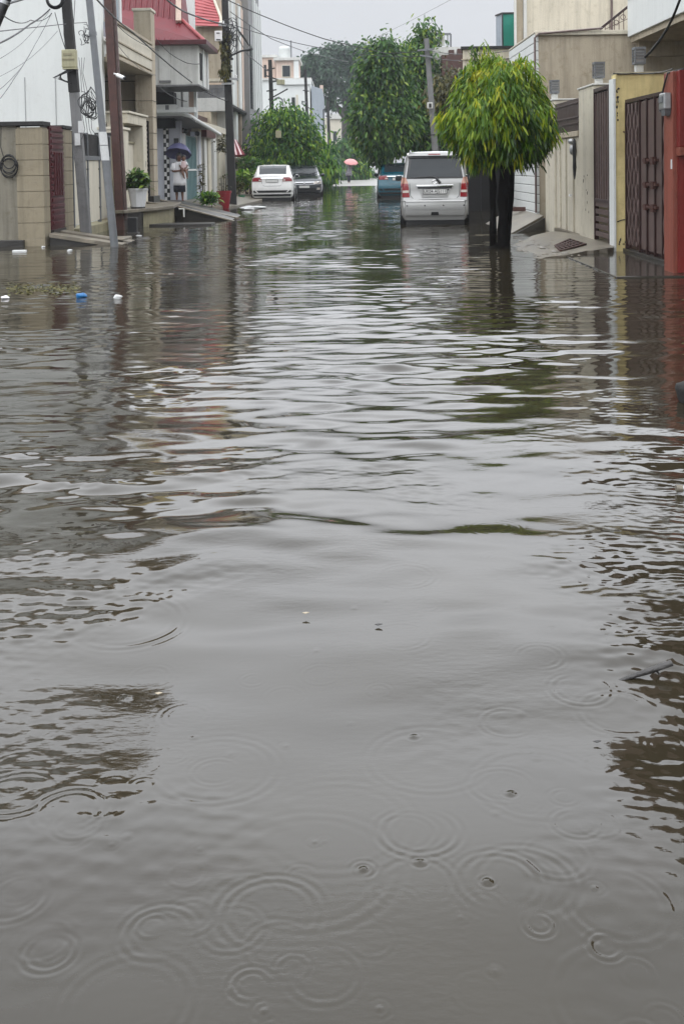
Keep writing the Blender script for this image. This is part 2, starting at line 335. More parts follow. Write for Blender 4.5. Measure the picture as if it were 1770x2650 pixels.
# ------------------------------------------------------------------ flood water: a real rippled surface with raindrop rings
def make_water():
    t_in = np.linspace(-0.40, 0.40, 460); e = np.linspace(0.42, 3.0, 40)
    T = np.concatenate([-e[::-1], t_in, e]); nc = len(T)
    Ds = [0.55]
    while Ds[-1] < 68: Ds.append(Ds[-1] * (1.0 + (0.0022 if Ds[-1] > 1.4 else 0.003)))
    Y = np.array(Ds); nr = len(Y)
    X = np.clip(Y[:, None] * T[None], -9.0, 9.0); YY = np.broadcast_to(Y[:, None], X.shape)
    H = np.zeros_like(X)
    rg = np.random.default_rng(5)
    # slowly varying liveliness of the surface
    mod = np.zeros_like(X)
    for k in range(7):
        a = rg.uniform(0, 2 * PI); l = rg.uniform(2.0, 7.0); mod += np.sin((X * math.cos(a) * 1.6 + YY * math.sin(a)) * 2 * PI / l + rg.uniform(0, 6.28))
    mod = np.clip(0.9 + 0.24 * mod, 0.30, 1.8)
    def slope_env(D):
        return np.interp(D, [0, 2.2, 3.2, 4.5, 7, 11, 18, 30, 45, 64], [0.013, 0.028, 0.050, 0.062, 0.052, 0.036, 0.030, 0.030, 0.030, 0.025])
    env = slope_env(YY) * mod
    side = 1.0 + 0.6 * np.exp(-((X + 0.30 * YY) / (0.10 * YY + 0.2)) ** 2) * np.exp(-((YY - 3.5) / 2.5) ** 2)
    env = env * side
    n = 90
    # long-crested wind ripples, crests across the street
    for k in range(n):
        lam = float(np.clip(0.30 * math.exp(rg.normal(0, 0.42)), 0.09, 0.8)); ang = rg.normal(0, 0.36) + 0.04; kk = 2 * PI / lam
        amp = 1.0 / kk / math.sqrt(n / 2.0)
        far = np.clip(1.7 - YY * 0.0045 / lam, 0, 1) 
        near = np.clip((YY - (1.3 + 2.4 * max(0, 0.45 - lam))) / 2.2, 0.07, 1)
        H += env * far * near * amp * np.sin(kk * (X * math.sin(ang) + YY * math.cos(ang)) + rg.uniform(0, 6.28))
    # short steep wavelets riding on them
    for k in range(48):
        lam = rg.uniform(0.09, 0.24); ang = rg.normal(0, 0.30) - 0.03; kk = 2 * PI / lam
        H += np.clip(1.8 - YY * 0.0065 / lam, 0, 1) * np.clip((YY - 2.0) / 3.0, 0, 1) * 0.037 * mod / kk / math.sqrt(24) * np.sin(kk * (X * math.sin(ang) + YY * math.cos(ang)) + rg.uniform(0, 6.28))
    # confused long swell
    for k in range(16):
        lam = rg.uniform(0.7, 2.2); ang = rg.uniform(-1.0, 1.0); kk = 2 * PI / lam
        H += np.clip(env, 0.020, 0.024) * 1.55 * np.clip(1.7 - YY / 5, .15, 1) / kk / math.sqrt(8) * np.sin(kk * (X * math.sin(ang) + YY * math.cos(ang)) + rg.uniform(0, 6.28))
    # patches of fine rain-chop near the camera
    pt = np.zeros_like(X)
    for k in range(9):
        a = rg.uniform(0, 2 * PI); l = rg.uniform(0.35, 1.6); pt += np.sin((X * math.cos(a) + YY * math.sin(a) * .7) * 2 * PI / l + rg.uniform(0, 6.28))
    pt = np.clip((pt - 0.7 + 2.6 * np.clip(np.abs(X + .02 * YY) / YY - .17, 0, .2) * 8) / 2.6, 0, 1) * np.clip((9 - YY) / 4, 0, 1)
    sel = YY[:, 0] < 9
    hs_ = np.zeros((int(sel.sum()), X.shape[1])); xs_ = X[sel]; ys_ = YY[sel]
    for k in range(26):
        lam = rg.uniform(0.03, 0.075); ang = rg.normal(0.1, 0.5); kk = 2 * PI / lam
        hs_ += np.clip(1.8 - ys_ * .011 / lam, 0, 1) / kk / math.sqrt(13) * np.sin(kk * (xs_ * math.sin(ang) + ys_ * math.cos(ang)) + rg.uniform(0, 6.28))
    H[sel] += hs_ * pt[sel] * 0.050 * np.clip((ys_ - 1.2) / 1.6, 0.2, 1)
    # raindrop rings, placed all over the street; density per square metre falls off only because small ones stop resolving
    rings = []
    for k in range(480):
        y = 1.0 * (16.0) ** rg.random() ** 0.8; x = rg.uniform(-0.42, 0.42) * y
        R0 = rg.choice([0.012, 0.03, 0.05, 0.08, 0.11], p=[.36, .32, .22, .08, .02]) * rg.uniform(0.8, 1.2); rings.append((x, y, R0, rg.uniform(0.3, 1.0)))
    fixed = [(1085, 2165, .075, 1.5), (1290, 2300, .075, 1.0), (700, 2380, .085, 1.1), (415, 2430, .06, 1.1), (650, 2570, .03, 2.0), (1395, 2415, .022, 2.0), (1565, 2465, .024, 1.9),
             (940, 2268, .018, 2.0), (1087, 2250, .010, 2.6), (1262, 2304, .008, 3.0), (130, 2480, .04, 1.6), (1490, 2145, .045, 1.1), (655, 1748, .03, 1.2), (980, 1778, .03, 1.2), (1310, 1860, .06, 1.1),
             (180, 2105, .07, 1.3), (40, 2060, .08, 1.4), (560, 1990, .13, 1.1), (1395, 1700, .06, 1.2), (1050, 1490, .09, 0.9), (800, 2260, .16, 0.7), (1110, 1960, .13, 0.8), (1390, 2030, .13, .7), (1620, 2600, .11, 1.0),
             (330, 2620, .10, .9), (870, 2145, .15, .6), (330, 1790, .015, 2.2), (1070, 1895, .010, 2.5), (1320, 2058, .010, 2.5), (1500, 1780, .07, 1.4), (1220, 1350, .14, 1.0), (1280, 1365, .09, 1.0), (1690, 1285, .2, 1.3), (330, 1600, .16, 1.2)]
    for px, py, r0, s in fixed:
        s = s * (1.25 if r0 < .1 else .55); p = atZ(px, py); rings.append((p.x, p.y, r0, s))
    for (x, y, R0, s) in rings:
        i0, i1 = np.searchsorted(Y, [y - R0 - 0.12, y + R0 + 0.12])
        if i1 <= i0: continue
        j0, j1 = np.searchsorted(T, [(x - R0 - 0.12) / y - 0.02, (x + R0 + 0.12) / y + 0.02])
        xs = X[i0:i1, j0:j1]; ysb = YY[i0:i1, j0:j1]; r = np.hypot(xs - x, ysb - y)
        lam = 0.011 + 0.11 * R0; sg = 0.009 + 0.15 * R0
        pk = np.exp(-((r - R0) / sg) ** 2) * np.cos(2 * PI * (r - R0) / lam)
        th_ = np.arctan2(ysb - y, xs - x); ph_ = rg.uniform(0, 6.28)
        pk *= np.clip(0.62 + 0.42 * np.sin(th_ + ph_) + 0.25 * np.sin(2 * th_ + 2.3 * ph_), 0.05, 1.3)
        H[i0:i1, j0:j1] += s * 0.105 * lam / (2 * PI) * pk * (1.5 if R0 < 0.03 else 1.0)
        if R0 < 0.02:
            H[i0:i1, j0:j1] += 0.0012 * s * np.exp(-(r / 0.006) ** 2)
    # extinguish against the dry road and under the walls
    H *= np.clip((67 - YY) / 3.0, 0, 1)
    V = np.stack([X, YY, H], -1).reshape(-1, 3)
    idx = np.arange(nr * nc).reshape(nr, nc)
    F = np.stack([idx[:-1, :-1], idx[:-1, 1:], idx[1:, 1:], idx[1:, :-1]], -1)
    keep = ~((np.abs(X[:-1, :-1]) >= 8.999) & (np.abs(X[:-1, 1:]) >= 8.999))
    F = F[keep]
    me = bpy.data.meshes.new('flood_water'); me.vertices.add(len(V)); me.vertices.foreach_set('co', V.reshape(-1).astype(np.float32))
    nf = len(F); me.loops.add(nf * 4); me.loops.foreach_set('vertex_index', F.reshape(-1).astype(np.int32))
    me.polygons.add(nf); me.polygons.foreach_set('loop_start', np.arange(0, nf * 4, 4, dtype=np.int32))
    me.update(calc_edges=True); me.polygons.foreach_set('use_smooth', np.ones(nf, dtype=bool))
    m, nt, b = new_mat('murky_flood_water'); N = nt.nodes; L = nt.links
    tc = N.new('ShaderNodeTexCoord'); n1 = N.new('ShaderNodeTexNoise'); n1.inputs['Scale'].default_value = 0.9; n1.inputs['Detail'].default_value = 4
    L.new(tc.outputs['Object'], n1.inputs['Vector'])
    cr = N.new('ShaderNodeValToRGB'); cr.color_ramp.elements[0].position = 0.35; cr.color_ramp.elements[1].position = 0.68
    cr.color_ramp.elements[0].color = (*WATER_DARK, 1); cr.color_ramp.elements[1].color = (*WATER_LIGHT, 1)
    L.new(n1.outputs['Fac'], cr.inputs[0]); L.new(cr.outputs[0], b.inputs['Base Color'])
    b.inputs['Roughness'].default_value = 0.018; b.inputs['IOR'].default_value = 1.45; b.inputs['Specular IOR Level'].default_value = 0.5
    mp = N.new('ShaderNodeMapping'); mp.inputs['Scale'].default_value = (26, 60, 1); L.new(tc.outputs['Object'], mp.inputs['Vector'])
    n2 = N.new('ShaderNodeTexNoise'); n2.inputs['Scale'].default_value = 1.0; n2.inputs['Detail'].default_value = 4; L.new(mp.outputs[0], n2.inputs['Vector'])
    n3 = N.new('ShaderNodeTexNoise'); n3.inputs['Scale'].default_value = 1.1; n3.inputs['Detail'].default_value = 2; L.new(tc.outputs['Object'], n3.inputs['Vector'])
    r3 = N.new('ShaderNodeMapRange'); r3.inputs[1].default_value = 0.42; r3.inputs[2].default_value = 0.66; r3.inputs[3].default_value = 0.04; r3.inputs[4].default_value = 0.30; L.new(n3.outputs['Fac'], r3.inputs[0])
    bp = N.new('ShaderNodeBump'); bp.inputs['Distance'].default_value = 0.003; L.new(n2.outputs['Fac'], bp.inputs['Height']); L.new(r3.outputs[0], bp.inputs['Strength']); L.new(bp.outputs[0], b.inputs['Normal'])
    me.materials.append(m)
    o = bpy.data.objects.new('flood_water', me); COL.objects.link(o); tag(o, kind='structure')
WATER_DARK, WATER_LIGHT = (0.021, 0.0172, 0.0105), (0.031, 0.026, 0.0165)
make_water()
# ================================================================== LEFT SIDE OF THE STREET
XL = -5.2
def Dx(px, X): return atX(px, 437, X).y
def Zx(px, py, X): return atX(px, py, X).z
# ---- near compound wall, facing the camera, with its tiled gate pillar
t = thing('boundary_wall', 'dirty beige plastered boundary wall with a tiled pillar, left edge of the photo', 'wall', (XL, 18.0, 0))
b = MB(); b.box(-12, -5.66, 18.02, 18.25, -0.2, 2.08); b.build('wall_panel', M['beige_dirty'], t, bevel=.004)
b = MB()
for k in range(8):
    z0 = -0.2 + (0.33 if k else 0) + (k - 1) * 0.272 * (k > 0); z1 = 0.13 if k == 0 else z0 + 0.262
    b.box(-5.66, XL, 17.98, 18.36, z0, min(z1, 2.05))
b.box(-5.645, XL - .015, 17.995, 18.345, -0.2, 2.05)
b.build('tiled_pillar', M['tile'], t, bevel=.004)
b = MB(); b.box(-12, -5.17, 17.94, 18.40, 2.08, 2.15); b.build('coping', M['concrete_dark'], t, bevel=.006)
b = MB(); b.box(-12, -5.55, 17.90, 18.019, -0.2, 0.11); b.build('plinth', M['wet_dark'], t, bevel=.01)
# coil of black cable hanging on that wall
t = thing('cable_coil', 'coil of black cable hanging from a wire on the plastered wall', 'cable coil', (-5.9, 17.9, 1.2))
c = atY(22, 418, 17.9)
b = MB()
for k in range(5):
    rr = 0.105 + 0.012 * k; dz = -0.06 * (k % 2) - 0.02 * k
    b.tube([(c.x + rr * math.cos(a), 17.95 - .012 * (k % 3), c.z + dz + rr * 1.15 * math.sin(a)) for a in [2 * PI * i / 20 for i in range(21)]], 0.010, 6)
b.build('loops', M['cable'], t, smooth=60)
b = MB(); p0 = atY(4, 330, 17.95); b.tube([p0, atY(3, 380, 17.95), atY(10, 405, 17.94), (c.x - .05, 17.94, c.z)], 0.007, 6)
b.build('hanging_wire', M['cable'], t, smooth=60)
# ---- wine red pedestrian gate
t = thing('pedestrian_gate', 'wine red slatted metal door beside the tiled pillar', 'gate', (XL, 18.4, 0))
b = MB(); y0, y1 = 18.37, 19.2; zt = 2.10
b.box(XL - .03, XL + .02, y0, y1, 0.25, zt)
for k in range(17): b.box(XL + .02, XL + .045, y0 + .03, y1 - .03, 0.33 + k * 0.104, 0.33 + k * 0.104 + .06)
b.build('gate_leaf', M['wine'], t, bevel=.004)
b = MB()
for k in range(4): b.box(XL + .046, XL + .062, y0 + .16 + k * .15, y0 + .20 + k * .15, .85, 1.62)
b.build('vertical_bars', M['wine'], t)
b = MB(); b.box(XL - .05, XL + .05, y0, y1, 0.12, 0.25); b.build('threshold', M['wet_dark'], t)
# ---- second pillar and the cream double gate with its black mesh
t = thing('gate_pillar', 'tiled beige pillar between the wine red door and the cream gate', 'pillar', (XL, 19.5, 0))
b = MB()
for k in range(8): b.box(XL - .35, XL + .02, 19.21, 19.85, 0.0 + k * .258, 0.249 + k * .258)
b.box(XL - .335, XL + .005, 19.225, 19.835, -.2, 2.06); b.build('shaft', M['tile'], t, bevel=.004)
b = MB(); b.box(XL - .39, XL + .05, 19.18, 19.90, 2.065, 2.13); b.build('cap', M['concrete_dark'], t, bevel=.008)
t = thing('driveway_gate', 'cream sheet driveway gate topped with black mesh, behind the leaning poles', 'gate', (XL, 21.4, 0))
b = MB()
for y0, y1 in ((19.93, 21.05), (21.10, 22.05), (22.10, 23.05)): b.box(XL - .04, XL, y0, y1, .25, 1.50)
b.build('sheet_panel', M['cream'], t, bevel=.006)
b = MB()
for y in (19.90, 21.05, 22.05, 23.06): b.box(XL - .05, XL + .025, y, y + .05, .2, 2.05)
b.box(XL - .05, XL + .03, 19.95, 23.05, 1.50, 1.585); b.build('frame', M['steel_grey'], t)
b = MB(); b.box(XL - .03, XL - .01, 19.95, 23.05, 1.59, 2.03)
for k in range(14): b.box(XL - .009, XL + .006, 19.95, 23.05, 1.60 + k * .031, 1.615 + k * .031)
b.build('mesh_screen', M['black'], t)
for i in range(3):
    y = 21.05 + i * 1.0
    for z in (.5, .9, 1.3): b = MB(); b.box(XL, XL + .02, y - .04, y + .09, z, z + .03); b.build('hinge', M['black'], t)
b = MB(); b.box(XL - .3, XL + .1, 19.9, 23.1, -.2, .18); tag(b.build('gate_sill', M['moss'], bevel=.01), 'low mossy concrete sill under the cream driveway gate', 'sill')
t = thing('gate_pillar', 'narrow tiled pillar between the black mesh and the rusty steel column', 'pillar', (XL, 23.3, 0))
b = MB()
for k in range(8): b.box(XL - .3, XL + .02, 23.13, 23.42, 0.0 + k * .258, 0.249 + k * .258)
b.box(XL - .285, XL + .005, 23.145, 23.405, -.2, 2.06); b.build('shaft', M['tile'], t, bevel=.004)
b = MB(); b.box(XL - .33, XL + .05, 23.10, 23.45, 2.065, 2.12); b.build('cap', M['concrete_dark'], t, bevel=.008)
# two plank strips of the ramp before the wine red door
t = thing('door_ramp', 'ramp of two pale concrete strips running from wine red door into water', 'ramp', (-4.5, 18.8, 0))
for (ya, yb) in ((18.05, 18.42), (18.75, 19.12)):
    b = MB(); b.add([(XL + .05, ya, .21), (XL + .05, yb, .21), (-3.7, yb, -.03), (-3.7, ya, -.03), (XL + .05, ya, .14), (XL + .05, yb, .14), (-3.7, yb, -.10), (-3.7, ya, -.10)],
                   [(0, 3, 2, 1), (4, 5, 6, 7), (0, 1, 5, 4), (1, 2, 6, 5), (2, 3, 7, 6), (3, 0, 4, 7)])
    b.build('strip', M['wet_slab'], t, bevel=.006)
b = MB(); b.prism([(XL + .05, 18.1, -.2), (XL + .05, 18.1, .135), (-4.0, 18.1, -.06), (-4.0, 18.1, -.2)], (0, 1.0, 0)); b.build('ramp_void_shade', M['wet_dark'], t)  # dark block stands in for the shade in the void beneath the strips
# ================================================================== HOUSE with the long blank white side wall (porch, balcony)
H2 = thing('porch_house', 'beige house with a big blank white side wall and a long balcony parapet', 'house', (-7, 25, 0))
b = MB(); b.box(-14, -4.6, 23.0, 28.5, 8.3, 9.1); b.build('roof_slab', M['brown_wall'], H2)  # added above the frame, unseen, for its dark mirror image in the water
b = MB(); b.box(-14, -5.42, 23.55, 23.75, -.2, 8.29); b.build('side_wall', M['white_plaster'], H2)
b = MB()
for px in (66, 145):
    p = atY(px, 250, 23.54); b.box(p.x - .007, p.x + .007, 23.536, 23.549, 1.5, atY(px, 200, 23.54).z)
b.build('wall_seams', M['steel_seam'], H2)
b = MB(); b.box(-14, -5.35, 27.5, 27.75, -.2, 3.74)
b.build('porch_wall', M['beige'], H2)
b = MB(); 
for z in (2.55, 3.1, 3.6): b.box(-8.5, -5.4, 27.488, 27.499, z, z + .02)
b.build('tile_joints', M['concrete_dark'], H2)
b = MB(); b.box(-9.2, -9.0, 23.8, 27.5, -.2, 3.74); b.build('inner_wall', M['grey_wall'], H2)
b = MB(); b.box(-14, -5.02, 23.76, 27.75, 3.75, 3.86); b.build('balcony_slab', M['beige'], H2)
b = MB(); b.box(-5.12, -4.97, 22.7, 27.2, 3.86, 4.50); b.box(-14, -5.12, 27.0, 27.2, 3.86, 4.5); b.build('parapet', M['cream'], H2, bevel=.01)
b = MB(); b.box(-5.16, -4.93, 22.7, 27.2, 4.50, 4.57); b.box(-5.15, -4.94, 22.7, 27.2, 4.10, 4.14); b.box(-5.15, -4.94, 22.7, 27.2, 3.72, 3.80); b.build('parapet_moulding', M['beige'], H2, bevel=.008)
b = MB(); b.box(-5.42, -4.98, 27.21, 27.75, -.1, 5.4)
for k in range(7): b.box(-5.43, -4.968, 27.20, 27.76, .55 + k * .42, .56 + k * .42, 1)
b.build('corner_column', [M['beige'], M['concrete_dark']], H2)
b = MB(); b.box(-5.46, -4.95, 27.18, 27.79, 5.40, 5.47); b.build('column_cap', M['cream'], H2, bevel=.01)
b = MB(); b.box(-5.65, -4.94, 26.9, 27.79, 0.35, 0.60); b.build('column_base', M['wet_dark'], H2, bevel=.01)
b = MB(); b.box(-14, -6.1, 24, 29.0, 4.0, 8.29); b.build('upper_storey', M['white_plaster'], H2)
wf = MB()
for y in (24.4, 25.9, 27.3, 28.3): wf.box(-6.09, -6.0, y, y + .09, 4.55, 6.9)
wf.box(-6.09, -6.0, 24.4, 28.4, 4.55, 4.65); wf.box(-6.09, -6.0, 24.4, 28.4, 6.1, 6.18)
wf = wf.build('upper_window', M['white_paint'], H2, bevel=.006)
b = MB(); b.box(-6.085, -6.05, 24.5, 28.3, 4.66, 6.9); b.build('pane', M['glass_sky_reflect'], wf)
# portal in front of the porch
t = thing('entrance_portal', 'cream concrete portal with a flat lintel in front of the porch', 'portal', (-5.1, 25.2, 0))
b = MB(); b.box(-5.55, -5.0, 24.15, 26.42, 2.37, 2.60); b.build('lintel', M['cream_light'], t, bevel=.008)
b = MB(); b.box(-5.6, -4.95, 24.10, 26.46, 2.601, 2.65); b.build('lintel_cap', M['cream'], t, bevel=.008)
b = MB(); b.box(-5.5, -5.0, 25.95, 26.42, .35, 2.37); b.build('far_post', M['cream_light'], t, bevel=.008)
b = MB(); b.box(-5.5, -5.02, 23.46, 24.30, .2, 2.20); b.box(-5.45, -5.12, 24.0, 24.30, 2.2, 2.37); b.build('near_pier', M['cream_light'], t, bevel=.008)
b = MB(); b.box(-5.55, -4.98, 23.44, 24.35, 2.201, 2.26); b.build('pier_cap', M['cream'], t, bevel=.006)
b = MB(); b.box(-5.35, -5.25, 24.31, 25.94, .4, 1.93); b.build('gate_leaf', M['cream'], t, bevel=.006)
b = MB(); b.box(-5.36, -5.2, 24.31, 25.94, 1.931, 1.98); b.build('gate_rail', M['moss'], t)
b = MB(); b.box(-5.06, -4.998, 26.2, 26.26, 1.35, 1.5); b.build('bell_switch', M['brown_metal'], t)
t = thing('lattice_grille', 'dark brown lattice grille between the cream portal and the corner column', 'grille', (-5.1, 26.8, 0))
b = MB(); b.box(-5.2, -5.16, 26.47, 27.18, .4, 2.55)
b.build('backing', M['black'], t)
b = MB()
for k in range(18): b.bar((-5.13, 26.5, .5 + k * .115), (-5.13, 27.15, .53 + k * .115), .03, .055)
b.build('slats', M['mauve_metal'], t)
b = MB(); b.box(-5.16, -5.08, 26.47, 26.53, .4, 2.55); b.box(-5.16, -5.08, 27.12, 27.18, .4, 2.55); b.build('frame', M['black'], t)
# rusty steel column and a small camera on it
t = thing('steel_column', 'tall rusty brown square steel column standing before the white side wall', 'column', tuple(atY(312, 546, 22.4)))
p0 = atY(313, 548, 22.4); p1 = atY(279, -40, 22.4)
b = MB(); b.bar((p0.x, p0.y, -.1), p1, .165, .165, up=(0, 1, 0)); b.build('shaft', M['rust'], t, bevel=.008)
b = MB(); b.bar((p0.x + .11, p0.y + .05, .2), (p1.x + .12, p1.y + .05, p1.z), .055, .055, up=(0, 1, 0)); b.build('conduit', M['mauve_metal'], t)
t = thing('security_camera', 'small white security camera sticking out from the rusty steel column', 'camera', tuple(atY(306, 196, 22.3)))
p = atY(304, 194, 22.25); q = atY(322, 202, 22.15)
b = MB(); b.tube([p, q], .042, 12); b.build('body', M['white_paint'], t, smooth=40)
b = MB(); b.tube([q, q + (q - p).normalized() * .03], [.034, .03], 12); b.build('lens_hood', M['black'], t, smooth=40)
b = MB(); b.tube([p + Vector((-.07, 0, .03)), p + Vector((.04, 0, .0))], .018, 8); b.build('bracket', M['white_paint'], t)
# planting platform, its stub post, low slab and ramp
t = thing('house_platform', 'raised concrete platform with a stained beige front under the white pot', 'platform', (-4.7, 24, 0))
ptop = [(-5.0, 22.3, .42), (-4.72, 22.15, .42), (-4.05, 24.55, .42), (-4.3, 27.3, .42), (-5.0, 27.3, .42)]
b = MB(); b.prism([(x, y, .36) for x, y, z in ptop], (0, 0, .07)); b.build('top_slab', M['wet_slab'], t, bevel=.01)
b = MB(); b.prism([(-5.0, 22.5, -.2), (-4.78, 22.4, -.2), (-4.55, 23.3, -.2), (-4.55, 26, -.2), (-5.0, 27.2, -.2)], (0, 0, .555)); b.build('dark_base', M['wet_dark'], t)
b = MB(); b.prism([(-4.54, 23.35, -.2), (-4.15, 24.5, -.2), (-4.35, 27.2, -.2), (-4.54, 27.2, -.2)], (0, 0, .555)); b.build('stained_front', M['moss'], t, bevel=.008)
p = atZ(345, 604)
t = thing('stub_post', 'short black post standing in the water below the white pot', 'post', (p.x, p.y, 0))
b = MB(); b.box(p.x - .09, p.x + .09, p.y - .09, p.y + .09, -.15, .33); b.build('post', M['black'], t, bevel=.01)
b = MB(); b.box(p.x - .12, p.x + .12, p.y - .12, p.y + .12, -.15, .02); b.build('base_block', M['wet_dark'], t, bevel=.01)
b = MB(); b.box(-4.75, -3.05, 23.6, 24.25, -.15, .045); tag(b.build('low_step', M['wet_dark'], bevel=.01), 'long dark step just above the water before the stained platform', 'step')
t = thing('house_ramp', 'wet concrete ramp sloping from the lavender house down into the water', 'ramp', (-4, 28, 0))
b = MB(); b.add([(-5.3, 26.3, .50), (-5.3, 33.5, .30), (-2.75, 28.6, -.03), (-2.75, 25.7, -.03), (-4.1, 25.9, .33),
                 (-5.3, 26.3, -.2), (-5.3, 33.5, -.2), (-2.75, 28.6, -.2), (-2.75, 25.7, -.2), (-4.1, 25.9, -.2)],
                [(0, 4, 3, 2, 1), (5, 6, 7, 8, 9), (0, 5, 9, 4), (4, 9, 8, 3), (3, 8, 7, 2), (2, 7, 6, 1), (1, 6, 5, 0)])
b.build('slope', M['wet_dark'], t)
b = MB(); b.bar((-5.25, 26.3, .50), (-4.1, 25.87, .345), .12, .035); b.bar((-4.1, 25.87, .345), (-2.75, 25.68, -.015), .12, .035); b.bar((-5.1, 28.4, .46), (-2.8, 26.9, .0), .14, .05); b.build('kerb_strip', M['wet_slab'], t, bevel=.005)
b = MB(); b.tube([(-4.0, 25.75, .10), (-4.0, 25.75, .30), (-4.12, 25.75, .30)], .022, 8); b.build('drain_pipe', M['offwhite'], t, smooth=50)
# ================================================================== HOUSE with red tiled mansard and lavender ground floor
H3 = thing('red_roofed_house', 'white house with a steep red tiled mansard roof and projecting bay', 'house', (-6.5, 33, 0))
bx0, bx1 = atY(409, 160, 31).x, -4.30
zb, zt = 3.78, 4.95
b = MB(); b.box(-9, bx1, 31.0, 33.2, zb, zt); b.build('bay', M['offwhite'], H3, bevel=.01)
b = MB(); b.box(-9, bx1 + .03, 30.96, 33.24, zb - .05, zb - .002); b.build('bay_soffit_edge', M['concrete'], H3)
q0 = atY(413, 200, 30.98); q1 = atY(441, 118, 30.98)
b = MB(); b.box(q0.x, q1.x, 30.95, 30.99, q0.z - .1, q1.z); b.build('bay_panel', M['offwhite'], H3, bevel=.01)
b = MB(); b.box(q0.x, q1.x, 30.94, 30.99, q0.z - .16, q0.z - .105); b.build('panel_sill', M['concrete'], H3)
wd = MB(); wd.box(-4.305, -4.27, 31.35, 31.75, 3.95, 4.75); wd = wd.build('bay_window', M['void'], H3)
for ya in (31.9, 32.9):
    b = MB(); b.box(-4.29, -4.26, ya, ya + .2, 3.78, 4.95); b.build('bay_mullion', M['white_plaster'], H3)
# mansard: sloping front, hip on the street side
zr = 6.7
A = [(-9, 30.75, zt + .02), (-4.05, 30.75, zt + .02), (-4.85, 31.7, 5.75), (-4.93, 32.2, zr), (-9, 32.2, zr)]
Bk = [(-4.05, 33.4, zt + .02), (-4.85, 33.2, 5.75), (-4.93, 33.0, zr)]
mr = MB(); mr.add(A + Bk + [(-9, 33.4, zt + .02), (-9, 33.0, zr)], [(0, 1, 2, 3, 4), (1, 5, 6, 2), (2, 6, 7, 3), (0, 8, 5, 1), (3, 7, 9, 4), (8, 9, 7, 6, 5)])
mr = mr.build('mansard_roof', M['red_tile'], H3)
b = MB()
for k in range(22):
    x = -8.6 + k * .175
    xt = x
    if x < -4.95: b.tube([(x, 30.74, zt + .05), (x, 31.7, 5.76), (x, 32.19, zr)], .034, 6)
    else: b.tube([(x, 30.74, zt + .05), (x, 30.74 + (-4.05 - x) * 1.1 + .05, zt + (-4.05 - x) * .95 + .05)], .03, 6)
for k in range(6):
    s = k / 6; b.bar((-4.05 - .80 * s + .01, 30.8 + .92 * s, zt + .06 + .78 * s), (-4.05 - .80 * s + .01, 33.3 - .1 * s, zt + .06 + .78 * s), .03, .03)
b.build('tile_ribs', M['red_tile'], mr, smooth=50)
b = MB(); b.tube([(-4.04, 30.74, zt + .06), (-4.85, 31.69, 5.78)], .055, 8); b.build('hip_ridge', M['red_roof'], mr, smooth=50)
b = MB(); b.box(-9, -4.0, 30.68, 33.45, zt - .02, zt + .12); b.build('fascia', M['wine'], mr, bevel=.01)
b = MB(); b.bar((-4.93, 31.5, 5.7), (-5.0, 32.1, 6.9), .16, .16); b.build('vent_pipe', M['pink_wall'], mr)
b = MB(); b.box(-5.6, -4.85, 34.2, 34.5, 3.0, 8); b.build('stair_tower', M['white_plaster'], H3)
# body behind, near-black wall painting in the porch shade under the bay
b = MB(); b.box(-9, -5.45, 33.5, 34.1, 2.6, 3.75); b.build('porch_shade_wall', M['void'], H3)
b = MB(); b.box(-9, -5.42, 28.3, 28.5, -.1, 3.9); b.build('party_wall', M['white_plaster'], H3)
x = atY(471, 250, 33).x
b = MB(); b.box(x - .03, x + .03, 33.0, 33.1, 2.9, 3.73); b.build('porch_post', M['galv'], H3)
x0 = atY(490, 250, 33.3).x; x1 = atY(503, 250, 33.3).x
b = MB(); b.box(x0, x1, 33.2, 33.4, 2.9, 3.73); b.build('porch_column', M['pink_wall'], H3)
b = MB(); b.box(x1, x1 + .09, 33.2, 33.4, 2.9, 3.73); b.build('column_edge', M['white_plaster'], H3)
p0 = atY(418, 292, 32); p1 = atY(456, 270, 32); p2 = atY(505, 277, 32)
b = MB(); b.box(-9, p1.x, 32.0, 32.2, p0.z, p1.z); b.box(p1.x, p2.x, 32.0, 32.2, p0.z, p2.z); b.build('porch_parapet', M['white_plaster'], H3, bevel=.01)
q = atY(433, 278, 31.98); b = MB(); b.box(q.x - .055, q.x + .055, 31.985, 31.998, q.z - .07, q.z + .07); b.build('vent_grille', M['steel_grey'], H3)
# ground floor
za = Zx(475, 520, -5.3)
b = MB(); b.box(-9, -5.3, 33.8, 34.1, .2, 2.85); b.build('ground_wall', M['lav_wall'], H3)
cs = MB()
xs0 = atY(424, 400, 33.7).x; xs1 = atY(437, 400, 33.7).x
for k in range(19):
    for j in range(2):
        if (k + j) % 2 == 0: cs.box(xs0 + j * (xs1 - xs0) / 2, xs0 + (j + 1) * (xs1 - xs0) / 2, 33.76, 33.79, .25 + k * .135, .25 + (k + 1) * .135)
cs.build('checker_tiles', M['white_paint'], H3)
b = MB(); b.box(xs0 - .01, xs1 + .01, 33.77, 33.798, .22, 2.83); b.build('checker_ground', M['black'], H3)
b = MB(); b.box(-5.42, -5.3, 28.5, 33.8, .1, .22); b.build('porch_floor_edge', M['wet_dark'], H3)
wl = atY(457, 366, 33.75)
b = MB(); b.box(wl.x - .07, wl.x + .07, 33.68, 33.79, wl.z - .12, wl.z + .1); b.build('wall_lamp', M['black'], H3)
